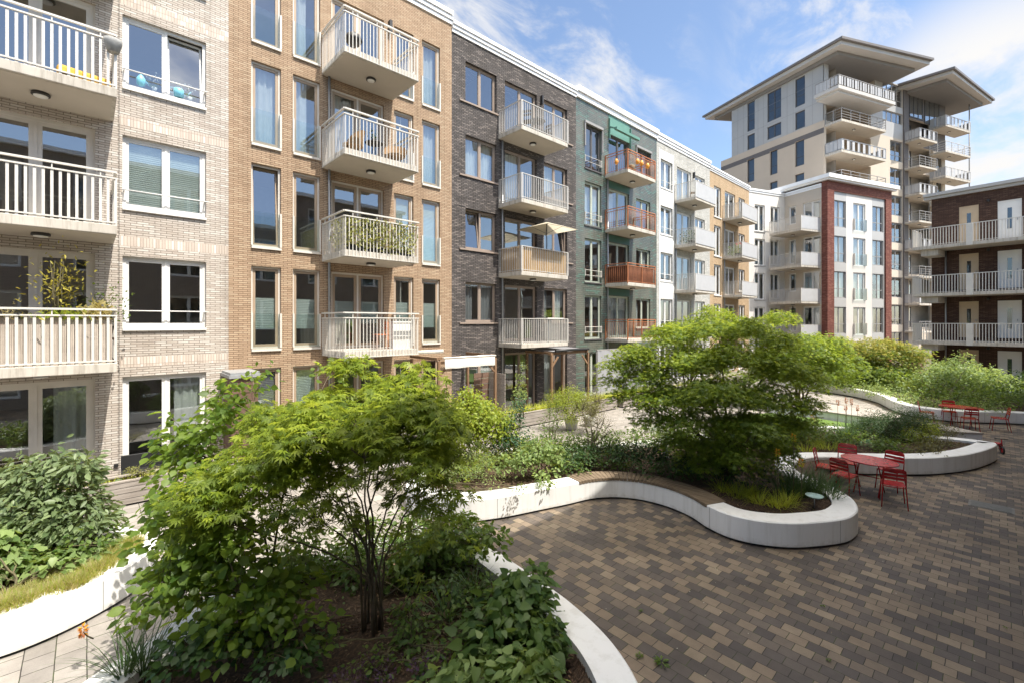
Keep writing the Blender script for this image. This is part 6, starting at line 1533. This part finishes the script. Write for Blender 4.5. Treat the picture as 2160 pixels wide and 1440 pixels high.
# ------------------------------------------------------------------ furniture and small things
def red_chair(label):
    o = empty('garden_chair', (0, 0, 0), 0, label, 'chair', 'red slatted metal chairs'); mt = M['red']
    for s in (-1, 1):       # front leg runs up and back into the seat frame; rear leg up into the back
        q = MB(); q.tube([(.185*s+.03*s, .235, 0), (.19*s, .205, .30), (.19*s, .19, .43), (.19*s, .15, .45)], .011, 7); q.build('leg', mt, o)
        q = MB(); q.tube([(.185*s+.03*s, -.245, 0), (.19*s, -.17, .44), (.19*s, -.165, .47)], .011, 7); q.build('leg', mt, o)
    q = MB()
    for s in (-1, 1): q.tube([(.19*s, .20, .445), (.19*s, -.19, .437)], .010, 6)
    q.tube([(-.19, .20, .445), (.19, .20, .445)], .010, 6); q.tube([(-.19, -.18, .437), (.19, -.18, .437)], .010, 6)
    q.build('seat_frame', mt, o)
    q = MB()
    for i in range(6): y = -.165 + .067*i; q.box(-.182, .182, y, y+.052, .455, .463)
    q.build('seat', mt, o)
    q = MB()
    for s in (-1, 1): q.tube([(.19*s, -.165, .44), (.188*s, -.205, .62), (.178*s, -.235, .80), (.14*s, -.243, .838)], .011, 7)
    q.tube([(-.14, -.243, .838), (.14, -.243, .838)], .011, 7); q.build('back_frame', mt, o)
    q = MB()
    for z, h in ((.60, .055), (.675, .055), (.755, .07)):
        yy = -.205 - (z-.62)*.17
        q.add([(-.178, yy-.004, z), (.178, yy-.004, z), (.178, yy-.014, z+h), (-.178, yy-.014, z+h), (-.178, yy+.004, z), (.178, yy+.004, z), (.178, yy-.006, z+h), (-.178, yy-.006, z+h)],
              [(0, 1, 2, 3), (7, 6, 5, 4), (0, 4, 5, 1), (1, 5, 6, 2), (2, 6, 7, 3), (3, 7, 4, 0)])
    q.build('backrest', mt, o); return o
def red_table(label, a, b):
    o = empty('garden_table', (0, 0, 0), 0, label, 'table', 'red oval metal tables')
    q = MB(); n = 48; pr = [(1.0, .725), (1.0, .745), (.985, .748)]
    vs = []; 
    for r, z in pr:
        for k in range(n): vs.append((a*r*math.cos(2*math.pi*k/n), b*r*math.sin(2*math.pi*k/n), z))
    fs = []
    for i in range(2):
        for k in range(n): fs.append((i*n+k, i*n+(k+1) % n, (i+1)*n+(k+1) % n, (i+1)*n+k))
    fs.append(tuple(2*n+k for k in range(n))); fs.append(tuple(reversed(range(n))))
    q.add(vs, fs); q.build('table_top', M['red'], o)
    q = MB(); q.lathe([(.022, .745), (.022, .7495), (.006, .750)], (0, 0, 0), 12); q.build('parasol_hole', M['black'], o)
    for s in (-1, 1):        # crossed folding legs at each end
        for t in (-1, 1):
            q = MB(); q.tube([(a*.42*s, -b*.62*t, 0), (a*.42*s+.008*t, b*.55*t, .722)], .013, 7); q.build('leg', M['red'], o)
    q = MB(); q.tube([(-a*.42, 0, .365), (a*.42, 0, .365)], .010, 6); q.build('stretcher', M['red'], o)
    for t in (-1, 1):
        q = MB(); q.bar((-a*.5, b*.5*t, .715), (a*.5, b*.5*t, .715), .02, .02); q.build('frame_bar', M['red'], o)
    return o
ch = red_chair('red slatted chair at the near red table, its back to the curved white wall')
tb = red_table('red oval metal table in the bay of the winding planter', .54, .43)
tb.location = (13.17, 2.06, 0); tb.rotation_euler = (0, 0, rad(86))
def put(o, x, y, deg, label=None):
    o.location = (x, y, 0); o.rotation_euler = (0, 0, rad(deg))
    if label: o['label'] = label
    return o
memo = None
# a chair looks along its local +y
put(ch, 13.80, 2.60, 97)
put(copy_tree(ch), 13.02, 2.86, 186, 'red slatted chair at the near red table, beside the poker plant')
put(copy_tree(ch), 12.58, 2.42, 255, 'red slatted chair on the paving side of the near red table, seen from behind')
put(copy_tree(ch), 12.62, 1.56, 283, 'red slatted chair at the near red table, seen from behind at its open end')
put(copy_tree(ch), 13.83, 1.76, 78, 'red slatted chair across the near red table before the long white wall')
t2 = red_table('red oval metal table by the far white kerb', .62, .42); t2.location = (24.0, 1.0, 0); t2.rotation_euler = (0, 0, rad(85))
put(copy_tree(ch), 23.75, 1.95, 190, 'red chair at the lawn end of the far red table')
put(copy_tree(ch), 24.6, 1.35, 100, 'red chair with its back to the far kerb at the second table')
put(copy_tree(ch), 23.35, .75, 285, 'red chair on the near side of the second table')
put(copy_tree(ch), 24.2, .0, 10, 'red chair at the outer end of the second table')
# small things on the ground
o = empty('bird_bath', tuple(ground_at(1718, 1070)), 0, 'pale glass dish on a thin stake in the mulch', 'bird bath')
q = MB(); q.tube([(0, 0, 0), (0, 0, .20)], .008, 6); q.build('stake', M['steel'], o)
q = MB(); q.lathe([(.02, .20), (.10, .205), (.15, .235), (.152, .24), (.10, .212), (.01, .206)], (0, 0, 0), 24); q.build('dish', plain('pale glass dish', (.42, .58, .54), .15, .1), o)
o = empty('spot_lamp', (12.0, 2.72, 0), rad(30), 'small black garden spotlight on the paving beside the red chair', 'lamp')
q = MB(); q.lathe([(.05, 0), (.05, .02)], (0, 0, 0), 14); q.build('foot', M['black'], o)
q = MB(); q.bar((-.06, 0, .09), (.08, 0, .12), .12, .11); q.build('housing', M['black'], o)
o = empty('manhole_cover', (14.01, .13, 0), rad(0), 'rectangular dark metal inspection cover set in the paving', 'manhole cover')
q = MB(); q.box(-.24, .24, -.34, .34, .002, .007); q.box(-.21, .21, -.31, .31, .007, .010); q.build('frame', plain('cover frame', (.15, .145, .13), .7, .3, 20), o)
q = MB(); q.box(-.20, .20, -.30, .30, .010, .013); q.build('lid', plain('cover metal', (.10, .10, .09), .6, .3, 20), o)
o = empty('toy_bicycle', (19.9, -.05, 0), rad(20), 'small red and black toy tricycle lying behind the planter tip', 'toy')
for x, y in ((0, 0), (.42, -.12), (.40, .14)):
    q = MB(); q.tube([(x+.10*math.cos(2*math.pi*k/12), y, .11+.10*math.sin(2*math.pi*k/12)) for k in range(13)], .022, 7); q.build('wheel', M['black'], o)
    q = MB(); q.lathe([(.07, -.015), (.07, .015)], (0, 0, 0), 12)
    hb = q.build('hub', M['red'], o); hb.location = (x, y, .11); hb.rotation_euler = (rad(90), 0, 0)
q = MB(); q.tube([(0, 0, .11), (.05, 0, .34), (.07, 0, .42)], .016, 6); q.tube([(.05, 0, .3), (.25, 0, .22), (.41, .14, .11)], .018, 6); q.tube([(.25, 0, .22), (.42, -.12, .11)], .018, 6); q.build('frame', M['red'], o)
q = MB(); q.tube([(.07, -.15, .43), (.07, .15, .43)], .013, 6); q.build('handlebar', M['black'], o)
q = MB(); q.lathe([(.09, 0), (.10, .02), (.06, .04)], (.28, 0, .24), 12); q.build('saddle', M['red'], o)
o = empty('garden_statue', tuple(ground_at(1404, 968)), rad(60), 'small grey bird statue among the dark leaves by the maple', 'statue')
q = MB(); q.lathe([(.02, 0), (.06, .05), (.085, .13), (.08, .20), (.05, .28), (.035, .33), (.05, .38), (.045, .43), (.01, .46)], (0, 0, 0), 14); q.tube([(.04, 0, .40), (.11, 0, .385)], [.018, .004], 6); q.tube([(-.06, 0, .12), (-.17, 0, .06)], [.05, .012], 8); q.build('body', M['stone'], o)
# black bar end at the picture edge
o = empty('railing_end', (4.95, -.12, 0), 0, 'black metal bar end with a ball stop at the picture edge', 'bar')
q = MB(); q.tube([(.35, -.9, .42), (.06, -.05, .42)], .018, 8); q.lathe([(.004, .385), (.03, .40), (.037, .42), (.03, .44), (.004, .455)], (.045, -.01, 0), 12); q.build('bar', M['black'], o)
q = MB(); q.tube([(.35, -.9, 0), (.35, -.9, .44)], .02, 8); q.build('post', M['black'], o)
# --- terrace fittings along the houses
def post_frame(name, label, pts, zt, beams, cat='pergola'):
    o = empty(name, (pts[0][0], pts[0][1], 0), 0, label, cat)
    bx, by = pts[0]
    for x, y in pts:
        q = MB(); q.box(x-bx-.042, x-bx+.042, y-by-.042, y-by+.042, 0, zt); q.build('post', M['wood_brown'], o)
    q = MB()
    for (a, b) in beams:
        a = Vector(a); b = Vector(b); q.bar((a.x-bx, a.y-by, a.z), (b.x-bx, b.y-by, b.z), .05, .09)
    q.build('beam', M['wood_brown'], o)
    q = MB()
    for x, y in pts[:2]:
        s = 1 if x == pts[0][0] else -1
        q.bar((x-bx+.04*s, y-by, zt-.5), (x-bx+.42*s, y-by, zt-.1), .05, .07)
    q.build('brace', M['wood_brown'], o)
    return o
pf = post_frame('pergola', 'brown post pergola carrying a cream awning between the tan and dark houses', [(8.55, 12.75), (10.95, 12.65), (8.45, 14.3), (10.95, 14.3)], 2.62, [((8.5, 12.75, 2.56), (11.0, 12.65, 2.56)), ((8.5, 14.3, 2.56), (11.0, 14.3, 2.56)), ((8.5, 12.75, 2.69), (8.45, 14.4, 2.69)), ((10.95, 12.65, 2.69), (10.95, 14.4, 2.69))])
o = empty('awning', (8.6, 12.7, 0), 0, 'cream canvas awning hung from the brown pergola', 'awning')
q = MB(); n = 14; vs = []
for i in range(n+1):
    x = .1 + 2.2*i/n
    for y, z in ((.06, 2.735), (-.09, 2.70), (-.11, 2.36)): vs.append((x, y, z + .008*math.sin(i*1.3)))
fs = []
for i in range(n):
    for k in range(2): fs.append((i*3+k, (i+1)*3+k, (i+1)*3+k+1, i*3+k+1))
q.add(vs, fs, 0, True); q.build('canvas', M['awning'], o)
q = MB(); q.tube([(.05, -.08, 2.72), (2.35, -.08, 2.70)], .03, 8); q.build('front_bar', M['offwhite'], o)
q = MB(); q.tube([(-.4, 1.2, 2.86), (.9, 1.2, 2.86)], .07, 10); q.build('roll', M['awning'], o)
pf2 = post_frame('pergola', 'brown post pergola under the lowest balcony of the dark house', [(14.25, 12.85), (16.6, 12.75), (14.25, 14.3), (16.6, 14.3)], 2.55, [((14.2, 12.98, 2.58), (16.7, 12.88, 2.58)), ((14.25, 12.85, 2.61), (14.25, 14.4, 2.61)), ((16.6, 12.75, 2.61), (16.6, 14.4, 2.61))])
o = empty('shade_cloth', (14.2, 12.8, 0), 0, 'rolled dark shade cloth lying on the second pergola', 'shade cloth')
q = MB(); q.tube([(.3, .05, 2.70), (1.2, .02, 2.72), (2.5, -.02, 2.70)], .05, 8); q.build('roll', M['black'], o)
q = MB(); q.add([(.2, .1, 2.68), (2.6, .05, 2.69), (2.6, 1.5, 2.74), (.2, 1.5, 2.74)], [(0, 1, 2, 3)]); q.build('sheet', M['curtain_dark'], o)
o = empty('privacy_screen', (11.2, 13.3, 0), 0, 'weathered board screen standing under the cream awning', 'screen')
q = MB()
for i in range(9): q.box(-.72, .0, 0, .03, .1+.215*i, .1+.215*i+.2)
q.build('boards', M['wood_dark'], o)
q = MB()
for i in range(9): q.box(.004, .034, -.9, .0, .1+.215*i, .1+.215*i+.2)
q.build('side_boards', M['wood_grey'], o)
o = empty('wind_screen', (17.0, 12.5, 0), 0, 'large plain grey fabric wind screen beside the second pergola', 'screen')
q = MB(); n = 20; vs = []
for i in range(n+1):
    x = 3.4*i/n; yy = -.2*i/n + .012*math.sin(i*1.7)
    vs += [(x, yy, .55), (x, yy+.01*math.sin(i), 1.6), (x, yy, 2.62)]
fs = []
for i in range(n): fs += [(3*i, 3*i+3, 3*i+4, 3*i+1), (3*i+1, 3*i+4, 3*i+5, 3*i+2)]
q.add(vs, fs, 0, True); q.build('fabric', M['greysheet'], o)
q = MB(); q.bar((-.05, .03, 2.64), (3.45, -.17, 2.64), .06, .05); q.bar((-.02, .05, 0), (-.02, .05, 2.64), .05, .05); q.bar((3.42, -.15, 0), (3.42, -.15, 2.64), .05, .05); q.build('frame', M['greyframe'], o)
o = empty('garden_cupboard', (2.72, 13.55, 0), 0, 'narrow brown board cupboard with a grey lid between the first two houses', 'cupboard')
q = MB()
for i in range(12): q.box(0, .62, 0, .03, .05+.2*i, .05+.2*i+.19); q.box(0, .03, .031, .95, .05+.2*i, .05+.2*i+.19); q.box(.59, .62, .031, .95, .05+.2*i, .05+.2*i+.19)
q.build('body', M['wood_dark'], o)
q = MB(); q.box(-.06, .68, -.07, 1.0, 2.46, 2.54); q.box(-.03, .65, -.04, .98, 2.54, 2.60); q.build('lid', M['zinc'], o)
o = empty('garden_bench', (.55, 13.55, 0), rad(-2), 'low black garden bench before the white garden doors', 'bench')
q = MB(); q.box(0, 1.5, 0, .45, .42, .47); q.build('seat', M['black'], o, bevel=.01)
for x in (.05, 1.45):
    for y in (.04, .41):
        q = MB(); q.box(x-.03, x+.03, y-.03, y+.03, 0, .42); q.build('leg', M['black'], o)
q = MB(); q.box(0, 1.5, .40, .45, .47, .80); q.build('backrest', M['black'], o, bevel=.01)
for i, (px, py, r, hh, lab) in enumerate([(1205, 905, .24, .42, 'grey stone pot under the fluffy yellow green shrub'), (1244, 898, .22, .40, 'grey stone pot beside the trough, holding the brownish shrub')]):
    b = ground_at(px, py, 0); o = empty('plant_pot', tuple(b), 0, lab, 'pot', 'grey stone pots by the trough')
    q = MB(); q.lathe([(r*.72, 0), (r*.9, hh*.3), (r, hh*.8), (r*.98, hh), (r*.88, hh), (r*.86, hh-.04)], (0, 0, 0), 20); q.build('pot', M['potgrey'], o)
    q = MB(); q.lathe([(r*.86, hh-.05), (.01, hh-.04)], (0, 0, 0), 16, cap=False); q.build('soil', M['soil'], o)
o = empty('brick_pier', (36.3, 3.6, 0), rad(-10), 'short red brick pier with a cap by the gallery house corner', 'pier')
q = MB(); q.box(-.45, .45, -.4, .4, 0, 2.1); q.build('shaft', B['red'], o)
q = MB(); q.box(-.5, .5, -.45, .45, 2.1, 2.2); q.build('cap', M['stone'], o)
# --- things on the balconies
def rattan_chair(x, y, z, deg, label):
    o = empty('rattan_chair', (x, y, z), rad(deg), label, 'chair', 'rattan balcony chairs')
    q = MB(); n = 16; vs = []; fs = []
    for i in range(n+1):
        a = rad(-200 + 220*i/n) ; hgt = .36 + .46*max(0, math.sin(rad(180*i/n)))**.8
        for r, zz in ((.30, .36), (.34, (.36+hgt)/2+.02), (.37, hgt+.02)): vs.append((r*math.cos(a), r*math.sin(a), zz))
    for i in range(n): fs += [(3*i, 3*i+3, 3*i+4, 3*i+1), (3*i+1, 3*i+4, 3*i+5, 3*i+2)]
    q.add(vs, fs, 0, True); q.add([(v[0]*.97, v[1]*.97, v[2]) for v in vs], [f[::-1] for f in fs], 0, True); q.build('shell', M['rattan'], o)
    q = MB(); q.lathe([(.29, .33), (.31, .38), (.01, .40)], (0, 0, 0), 18); q.build('seat', M['rattan'], o)
    for a in (45, 135, 225, 315):
        q = MB(); q.tube([(.18*math.cos(rad(a)), .18*math.sin(rad(a)), .34), (.27*math.cos(rad(a)), .27*math.sin(rad(a)), 0)], .012, 6); q.build('leg', M['black'], o)
    return o
def bistro_table(x, y, z, label, r=.28, mat='black', group=None):
    o = empty('bistro_table', (x, y, z), 0, label, 'table', group)
    q = MB(); q.lathe([(r, .68), (r, .70), (.01, .703)], (0, 0, 0), 22); q.build('top', M[mat], o)
    for a in (60, 180, 300):
        q = MB(); q.tube([(.02*math.cos(rad(a)), .02*math.sin(rad(a)), .68), (.06*math.cos(rad(a)), .06*math.sin(rad(a)), .36), (.24*math.cos(rad(a)), .24*math.sin(rad(a)), 0)], .012, 6); q.build('leg', M[mat], o)
    return o
def fl(k, th=.2): return slab(k)+.06+th
rattan_chair(5.95, 13.55, fl(3), 60, 'round rattan chair at the window end of the tan balcony, third row up')
rattan_chair(7.35, 13.45, fl(3), 150, 'round rattan chair at the outer end of the tan balcony, tilted to the table')
bistro_table(6.72, 13.7, fl(3), 'small black bistro table between the two rattan chairs')
o = empty('potted_plant', (6.72, 13.7, fl(3)+.705), 0, 'dark pot with sprigs on the small black bistro table', 'plant')
q = MB(); q.lathe([(.05, 0), (.08, .12), (.075, .13)], (0, 0, 0), 12); q.build('pot', M['black'], o)
P = rng.normal(size=(60, 3))*np.array([.09, .09, .08]) + np.array([0, 0, .24]); leaves('foliage', P, rnd_dir(60), rnd_dir(60), np.full(60, .06), 'ovate', LF['darkg'], o)
o = empty('kettle_barbecue', (6.0, 13.6, fl(4)), 0, 'dark kettle barbecue on the topmost tan balcony', 'barbecue')
q = MB(); q.lathe([(.02, .52), (.16, .56), (.25, .68), (.26, .72), (.22, .84), (.1, .93), (.01, .95)], (0, 0, 0), 20); q.build('bowl', M['black'], o)
for a in (60, 180, 300):
    q = MB(); q.tube([(.1*math.cos(rad(a)), .1*math.sin(rad(a)), .58), (.24*math.cos(rad(a)), .24*math.sin(rad(a)), 0)], .012, 6); q.build('leg', M['steel'], o)
o = empty('climbing_plant', (6.6, 12.93, fl(2)), 0, 'variegated climber filling the railing of the tan balcony, second row up', 'plant')
n = 2300; P = np.stack([rng.uniform(-1.12, 1.15, n), rng.normal(size=n)*.075, .15 + .85*rng.random(n)**.9 - .25*rng.random(n)*(rng.random(n) < .3)], 1)
P[:260, 0] = -1.14 + rng.normal(size=260)*.04; P[:260, 1] = rng.uniform(.0, 1.0, 260)
leaves('foliage', P, rnd_dir(n) + np.array([0, -.5, 0]), rnd_dir(n) + np.array([0, -1.2, .6]), .05 + .05*rng.random(n), 'ovate', LF['ivy'], o)
q = MB()
for i in range(9): x = -1.05+.26*i; q.tube([(x, 0, .05), (x+random.uniform(-.1, .1), .02, .5), (x+random.uniform(-.2, .2), 0, .98)], .008, 5)
q.build('stems', M['twig'], o)
q = MB(); q.box(-1.1, 1.1, .08, .28, .0, .2); q.build('trough', M['black'], o)
def simple_chair(x, y, z, deg, label, mat='brownframe', group='wooden balcony chairs'):
    o = empty('balcony_chair', (x, y, z), rad(deg), label, 'chair', group)
    q = MB(); q.box(-.21, .21, -.2, .2, .43, .46); q.build('seat', M[mat], o)
    for a in (-.18, .18):
        for b in (-.17, .17):
            q = MB(); q.box(a-.02, a+.02, b-.02, b+.02, 0, .43 if b > 0 else .86); q.build('leg', M[mat], o)
    q = MB(); q.box(-.18, .18, -.19, -.16, .62, .70); q.box(-.18, .18, -.19, -.16, .76, .86); q.build('backrest', M[mat], o); return o
f4 = fl(4, .17)
simple_chair(13.5, 13.5, f4, -60, 'brown balcony chair at the window end of the topmost dark balcony', 'darkframe')
simple_chair(14.9, 13.75, f4, 90, 'brown balcony chair at the outer end of the topmost dark balcony', 'darkframe')
bistro_table(14.15, 13.6, f4, 'round dark table between the two chairs of the topmost dark balcony', .36, 'darkframe')
simple_chair(6.9, 13.6, fl(1), 80, 'small red brown chair on the lowest tan balcony', 'terracotta')
o = empty('storage_box', (7.45, 13.3, fl(1)), 0, 'white ribbed storage box in the corner of the lowest tan balcony', 'box')
q = MB(); q.box(-.32, .3, -.1, .15, 0, .82); q.build('body', M['white_paint'], o); q = MB(); q.box(-.34, .32, -.12, .17, .825, .87); q.build('lid', M['white_paint'], o)
# parasol on the dark house
o = empty('parasol', (14.5, 13.35, fl(2, .17)), 0, 'cream square parasol opened over the bamboo screened balcony', 'parasol')
q = MB(); q.tube([(0, 0, 0), (0, 0, 2.15)], .02, 8); q.build('pole', M['black'], o)
q = MB(); s = .95; rt = [(-s, -s, 1.92), (s, -s, 1.92), (s, s, 1.92), (-s, s, 1.92), (0, 0, 2.25)]; q.add(rt, [(0, 1, 4), (1, 2, 4), (2, 3, 4), (3, 0, 4)])
q.build('canopy', M['parasol'], o)
q = MB()
for x, y, z in rt[:4]: q.tube([(0, 0, 2.2), (x*.98, y*.98, z-.008)], .008, 5); q.tube([(0, 0, 1.75), (x*.5, y*.5, 2.06)], .007, 5)
q.build('ribs', M['black'], o)
q = MB(); q.lathe([(.22, 0), (.22, .05), (.04, .07)], (0, 0, 0), 16); q.build('foot', M['stone'], o)
def mat_screen(x0, x1, yfront, depth, z, mat, label, h=.98):
    o = empty('balcony_screen', (x0, yfront, z), 0, label, 'screen')
    q = MB(); n = int((x1-x0)/.028)
    for i in range(n):
        x = (x1-x0)*i/n; hh = h+random.uniform(-.03, .03); r = .013
        q.box(x, x+.024, 0, .02+random.uniform(0, .008), 0, hh)
    q.build('front_mat', M[mat], o)
    q = MB(); n = int(depth/.028)
    for i in range(n):
        y = .03+depth*i/n; q.box(0, .02+random.uniform(0, .008), y, y+.024, 0, h+random.uniform(-.03, .03))
    q.build('side_mat', M[mat], o); return o
mat_screen(12.84, 15.58, 13.20, 1.2, fl(2, .17)+.02, 'bamboo', 'split bamboo screen tied inside a dark house balcony railing')
mat_screen(20.53, 23.12, 13.22, 1.2, fl(2, .18)+.02, 'willow', 'brown willow screen inside the copper railing of a green house balcony', .86)
mat_screen(-2.28, .39, 13.02, 1.4, fl(1)-.02, 'reed', 'grey reed mat inside the railing of the first cream balcony', .93)
# table on the lowest dark balcony
o = empty('folding_table', (14.9, 13.55, fl(1, .17)), rad(4), 'white folding table on the lowest dark balcony', 'table')
q = MB(); q.box(-.55, .55, -.35, .35, 1.02, 1.06); q.build('top', M['white_paint'], o)
for x in (-.45, .45):
    for y in (-.28, .28):
        q = MB(); q.box(x-.02, x+.02, y-.02, y+.02, 0, 1.02); q.build('leg', M['steel'], o)
# lanterns and pots on the green house balcony
z4 = fl(4, .18)
for i, (x, y) in enumerate(((20.55, 13.9), (21.35, 13.12), (21.75, 13.12), (22.35, 13.12))):
    o = empty('lantern', (x, y, z4+.42), 0, ['amber lantern at the wall end of the top copper railing', 'first amber lantern from the corner of the top copper railing', 'second amber lantern from the corner of the top copper railing', 'amber lantern hung past the middle of the top copper railing'][i], 'lantern', 'amber lanterns on the copper railing')
    q = MB(); q.lathe([(.05, 0), (.10, .05), (.11, .16), (.07, .26), (.03, .30)], (0, 0, 0), 12); q.build('shade', M['orange'], o)
    q = MB(); q.tube([(0, 0, .30), (0, 0, .42)], .006, 5); q.build('hook', M['black'], o)
o = empty('plant_pot', (21.0, 13.3, z4), 0, 'orange brown pot on the top copper railed balcony', 'pot'); q = MB(); q.lathe([(.14, 0), (.2, .28), (.19, .30), (.16, .27)], (0, 0, 0), 14); q.build('pot', M['rattan'], o)
# reed balcony: pots, bamboo and grasses
zb = fl(1)
def potplant(x, y, z, r, hh, pm, label, fol, n, ext, size, kind, stems_n=3, up=.3):
    o = empty('potted_plant', (x, y, z), 0, label, 'plant', None)
    q = MB(); q.lathe([(r*.75, 0), (r, hh*.85), (r*1.06, hh*.86), (r*1.06, hh), (r*.92, hh), (r*.9, hh-.03)], (0, 0, 0), 16); q.build('pot', M[pm], o)
    P = rng.normal(size=(n, 3))*np.array([ext[0], ext[0], ext[1]]) + np.array([0, 0, hh+ext[2]]); P[:, 2] = np.maximum(P[:, 2], hh*.6)
    leaves('foliage', P, rnd_dir(n) + np.array([0, 0, up]), rnd_dir(n) + np.array([0, 0, .8]), size*(.6+.6*rng.random(n)), kind, LF[fol], o)
    q = MB()
    for i in range(stems_n):
        q.tube([(0, 0, hh-.05), (random.uniform(-1, 1)*ext[0]*.5, random.uniform(-1, 1)*ext[0]*.5, hh+ext[2]*.6), (random.uniform(-1, 1)*ext[0], random.uniform(-1, 1)*ext[0], hh+ext[2]+ext[1])], [.012, .009, .004], 5)
    q.build('stems', M['twig'], o); return o
o = potplant(-.45, 13.35, zb+.55, .16, .28, 'terracotta', 'tall yellowing bamboo in a terracotta pot on the reed screened balcony', 'bamboo', 240, (.22, .42, .85), .11, 'lance', 9)
P = rng.normal(size=(260, 3))*np.array([.22, .14, .08]) + np.array([.1, 0, .36]); leaves('low_foliage', P, rnd_dir(260) + np.array([0, 0, .6]), rnd_dir(260), np.full(260, .14), 'lance', LF['lime'], o)
potplant(.15, 13.3, zb+.55, .15, .26, 'terracotta', 'terracotta pot of feathery grass at the end of the reed screened balcony', 'dry', 260, (.10, .14, .2), .16, 'lance', 4)
potplant(-1.15, 13.3, zb+.55, .14, .26, 'terracotta', 'terracotta pot of sparse brown stems by the picture edge', 'dry', 60, (.12, .12, .18), .08, 'lance', 6)
potplant(.3, 13.75, zb+.5, .14, .26, 'black', 'dark pot with an arching small leaf shrub beside the cream wall', 'mid', 200, (.22, .25, .45), .07, 'ovate', 6)
o = empty('plant_shelf', (-.5, 13.35, zb), 0, 'narrow dark shelf carrying the pots behind the reed mat', 'shelf')
q = MB(); q.box(-1.2, .95, -.18, .55, .46, .50); q.build('board', M['wood_dark'], o)
for x in (-1.1, .85):
    q = MB(); q.box(x-.03, x+.03, -.1, .4, 0, .46); q.build('leg', M['wood_dark'], o)
# top cream balcony
o = empty('railing_pot', (.40, 12.93, fl(3)+.72), 0, 'grey blue saddle pot hooked over the end of the upper cream railing', 'pot')
q = MB(); q.lathe([(.10, 0), (.15, .20), (.16, .27), (.14, .27), (.13, .2)], (0, 0, 0), 14); q.build('pot', M['stone'], o)
o = empty('yellow_cushion', (-.05, 13.12, fl(3)), rad(12), 'long yellow cushion on the floor of the upper cream balcony', 'cushion')
q = MB(); q.box(-.42, .42, -.1, .1, 0, .20); q.build('cover', M['yellow'], o, bevel=.06)
# things on the sill of the top cream window
o = empty('blue_ornament', (.98, 14.72, 9.80), rad(20), 'pale blue plastic fish ornament in the upper white window', 'ornament', None)
q = MB(); q.lathe([(.02, 0), (.09, .06), (.10, .2), (.04, .3), (.01, .32)], (0, 0, 0), 12); q.tube([(.05, 0, .2), (.2, 0, .1)], [.05, .01], 7); q.build('body', M['blue'], o)
o = empty('blue_watering_can', (1.75, 14.74, 9.80), 0, 'pale blue watering can on the sill of the upper white window', 'watering can')
q = MB(); q.lathe([(.12, 0), (.12, .2), (.09, .24)], (0, 0, 0), 14); q.tube([(.1, 0, .06), (.2, 0, .14), (.27, 0, .24)], [.03, .02, .015], 7); q.build('body', M['blue'], o)
q = MB(); q.tube([(-.1, 0, .05), (-.2, 0, .12), (-.18, 0, .22), (-.08, 0, .24)], .012, 6); q.build('handle', M['blue'], o)
for i, x in enumerate((1.25, 2.0)):
    o = empty('flower_pot', (x, 14.76, 9.80), 0, ['white orchid between the two blue things in the upper white window', 'white orchid at the end of the upper white window sill'][i], 'plant', 'white orchids on the sill')
    q = MB(); q.lathe([(.04, 0), (.06, .1)], (0, 0, 0), 10); q.build('pot', M['white_paint'], o)
    P = rng.normal(size=(30, 3))*np.array([.10, .03, .07]) + np.array([0, 0, .32]); leaves('petals', P, rnd_dir(30), rnd_dir(30), np.full(30, .05), 'ovate', LF['white'], o)
    P = rng.normal(size=(14, 3))*np.array([.06, .03, .03]) + np.array([0, 0, .14]); leaves('foliage', P, rnd_dir(14), rnd_dir(14), np.full(14, .10), 'ovate', LF['mid'], o)
# white house and sand house balcony plants, folded parasol, rotated parasols at the corner house
o = empty('climbing_plant', (28.4, 13.25, fl(3, .18)), 0, 'dark leafy plants behind the railing of the white house balcony, third row up', 'plant')
P = np.stack([rng.uniform(-.2, .9, 500), rng.uniform(0, 1.1, 500), rng.uniform(.1, .95, 500)], 1); leaves('foliage', P, rnd_dir(500), rnd_dir(500), np.full(500, .09), 'ovate', LF['darkg'], o)
q = MB(); q.box(-.2, .9, .1, .4, 0, .2); q.build('trough', M['black'], o)
o = empty('climbing_plant', (36.1, 13.3, fl(3, .18)), 0, 'green plants with red flowers on the sand house balcony', 'plant')
P = np.stack([rng.uniform(-.2, 1.3, 420), rng.uniform(0, 1.1, 420), rng.uniform(.1, .9, 420)], 1); leaves('foliage', P, rnd_dir(420), rnd_dir(420), np.full(420, .1), 'ovate', LF['mid'], o)
P = rng.normal(size=(50, 3))*np.array([.25, .2, .06]) + np.array([.4, .2, 1.0]); leaves('flowers', P, rnd_dir(50), rnd_dir(50), np.full(50, .09), 'ovate', leaf_mat('red petal', (.4, .02, .03), (.6, .05, .05)), o)
q = MB(); q.box(-.2, 1.2, .1, .4, 0, .2); q.build('trough', M['black'], o)
simple_chair(28.8, 13.6, fl(4, .18), 30, 'small wooden chair on the topmost white house balcony', 'rattan', 'wooden balcony chairs')
def folded_parasol(x, y, z, hh, mat, label):
    o = empty('folded_parasol', (x, y, z), 0, label, 'parasol', None)
    q = MB(); q.tube([(0, 0, 0), (0, 0, hh)], .02, 6); q.build('pole', M['steel'], o)
    q = MB(); q.lathe([(.10, hh*.42), (.13, hh*.5), (.07, hh*.8), (.09, hh*.84), (.02, hh)], (0, 0, 0), 10); q.build('canopy', M[mat], o); return o
folded_parasol(43.9, 11.9, 8.65, 2.2, 'curtain', 'white folded parasol on the middle balcony of the corner house')
folded_parasol(43.8, 12.0, 3.0, 2.3, 'black', 'dark folded parasol on the lowest balcony of the corner house')
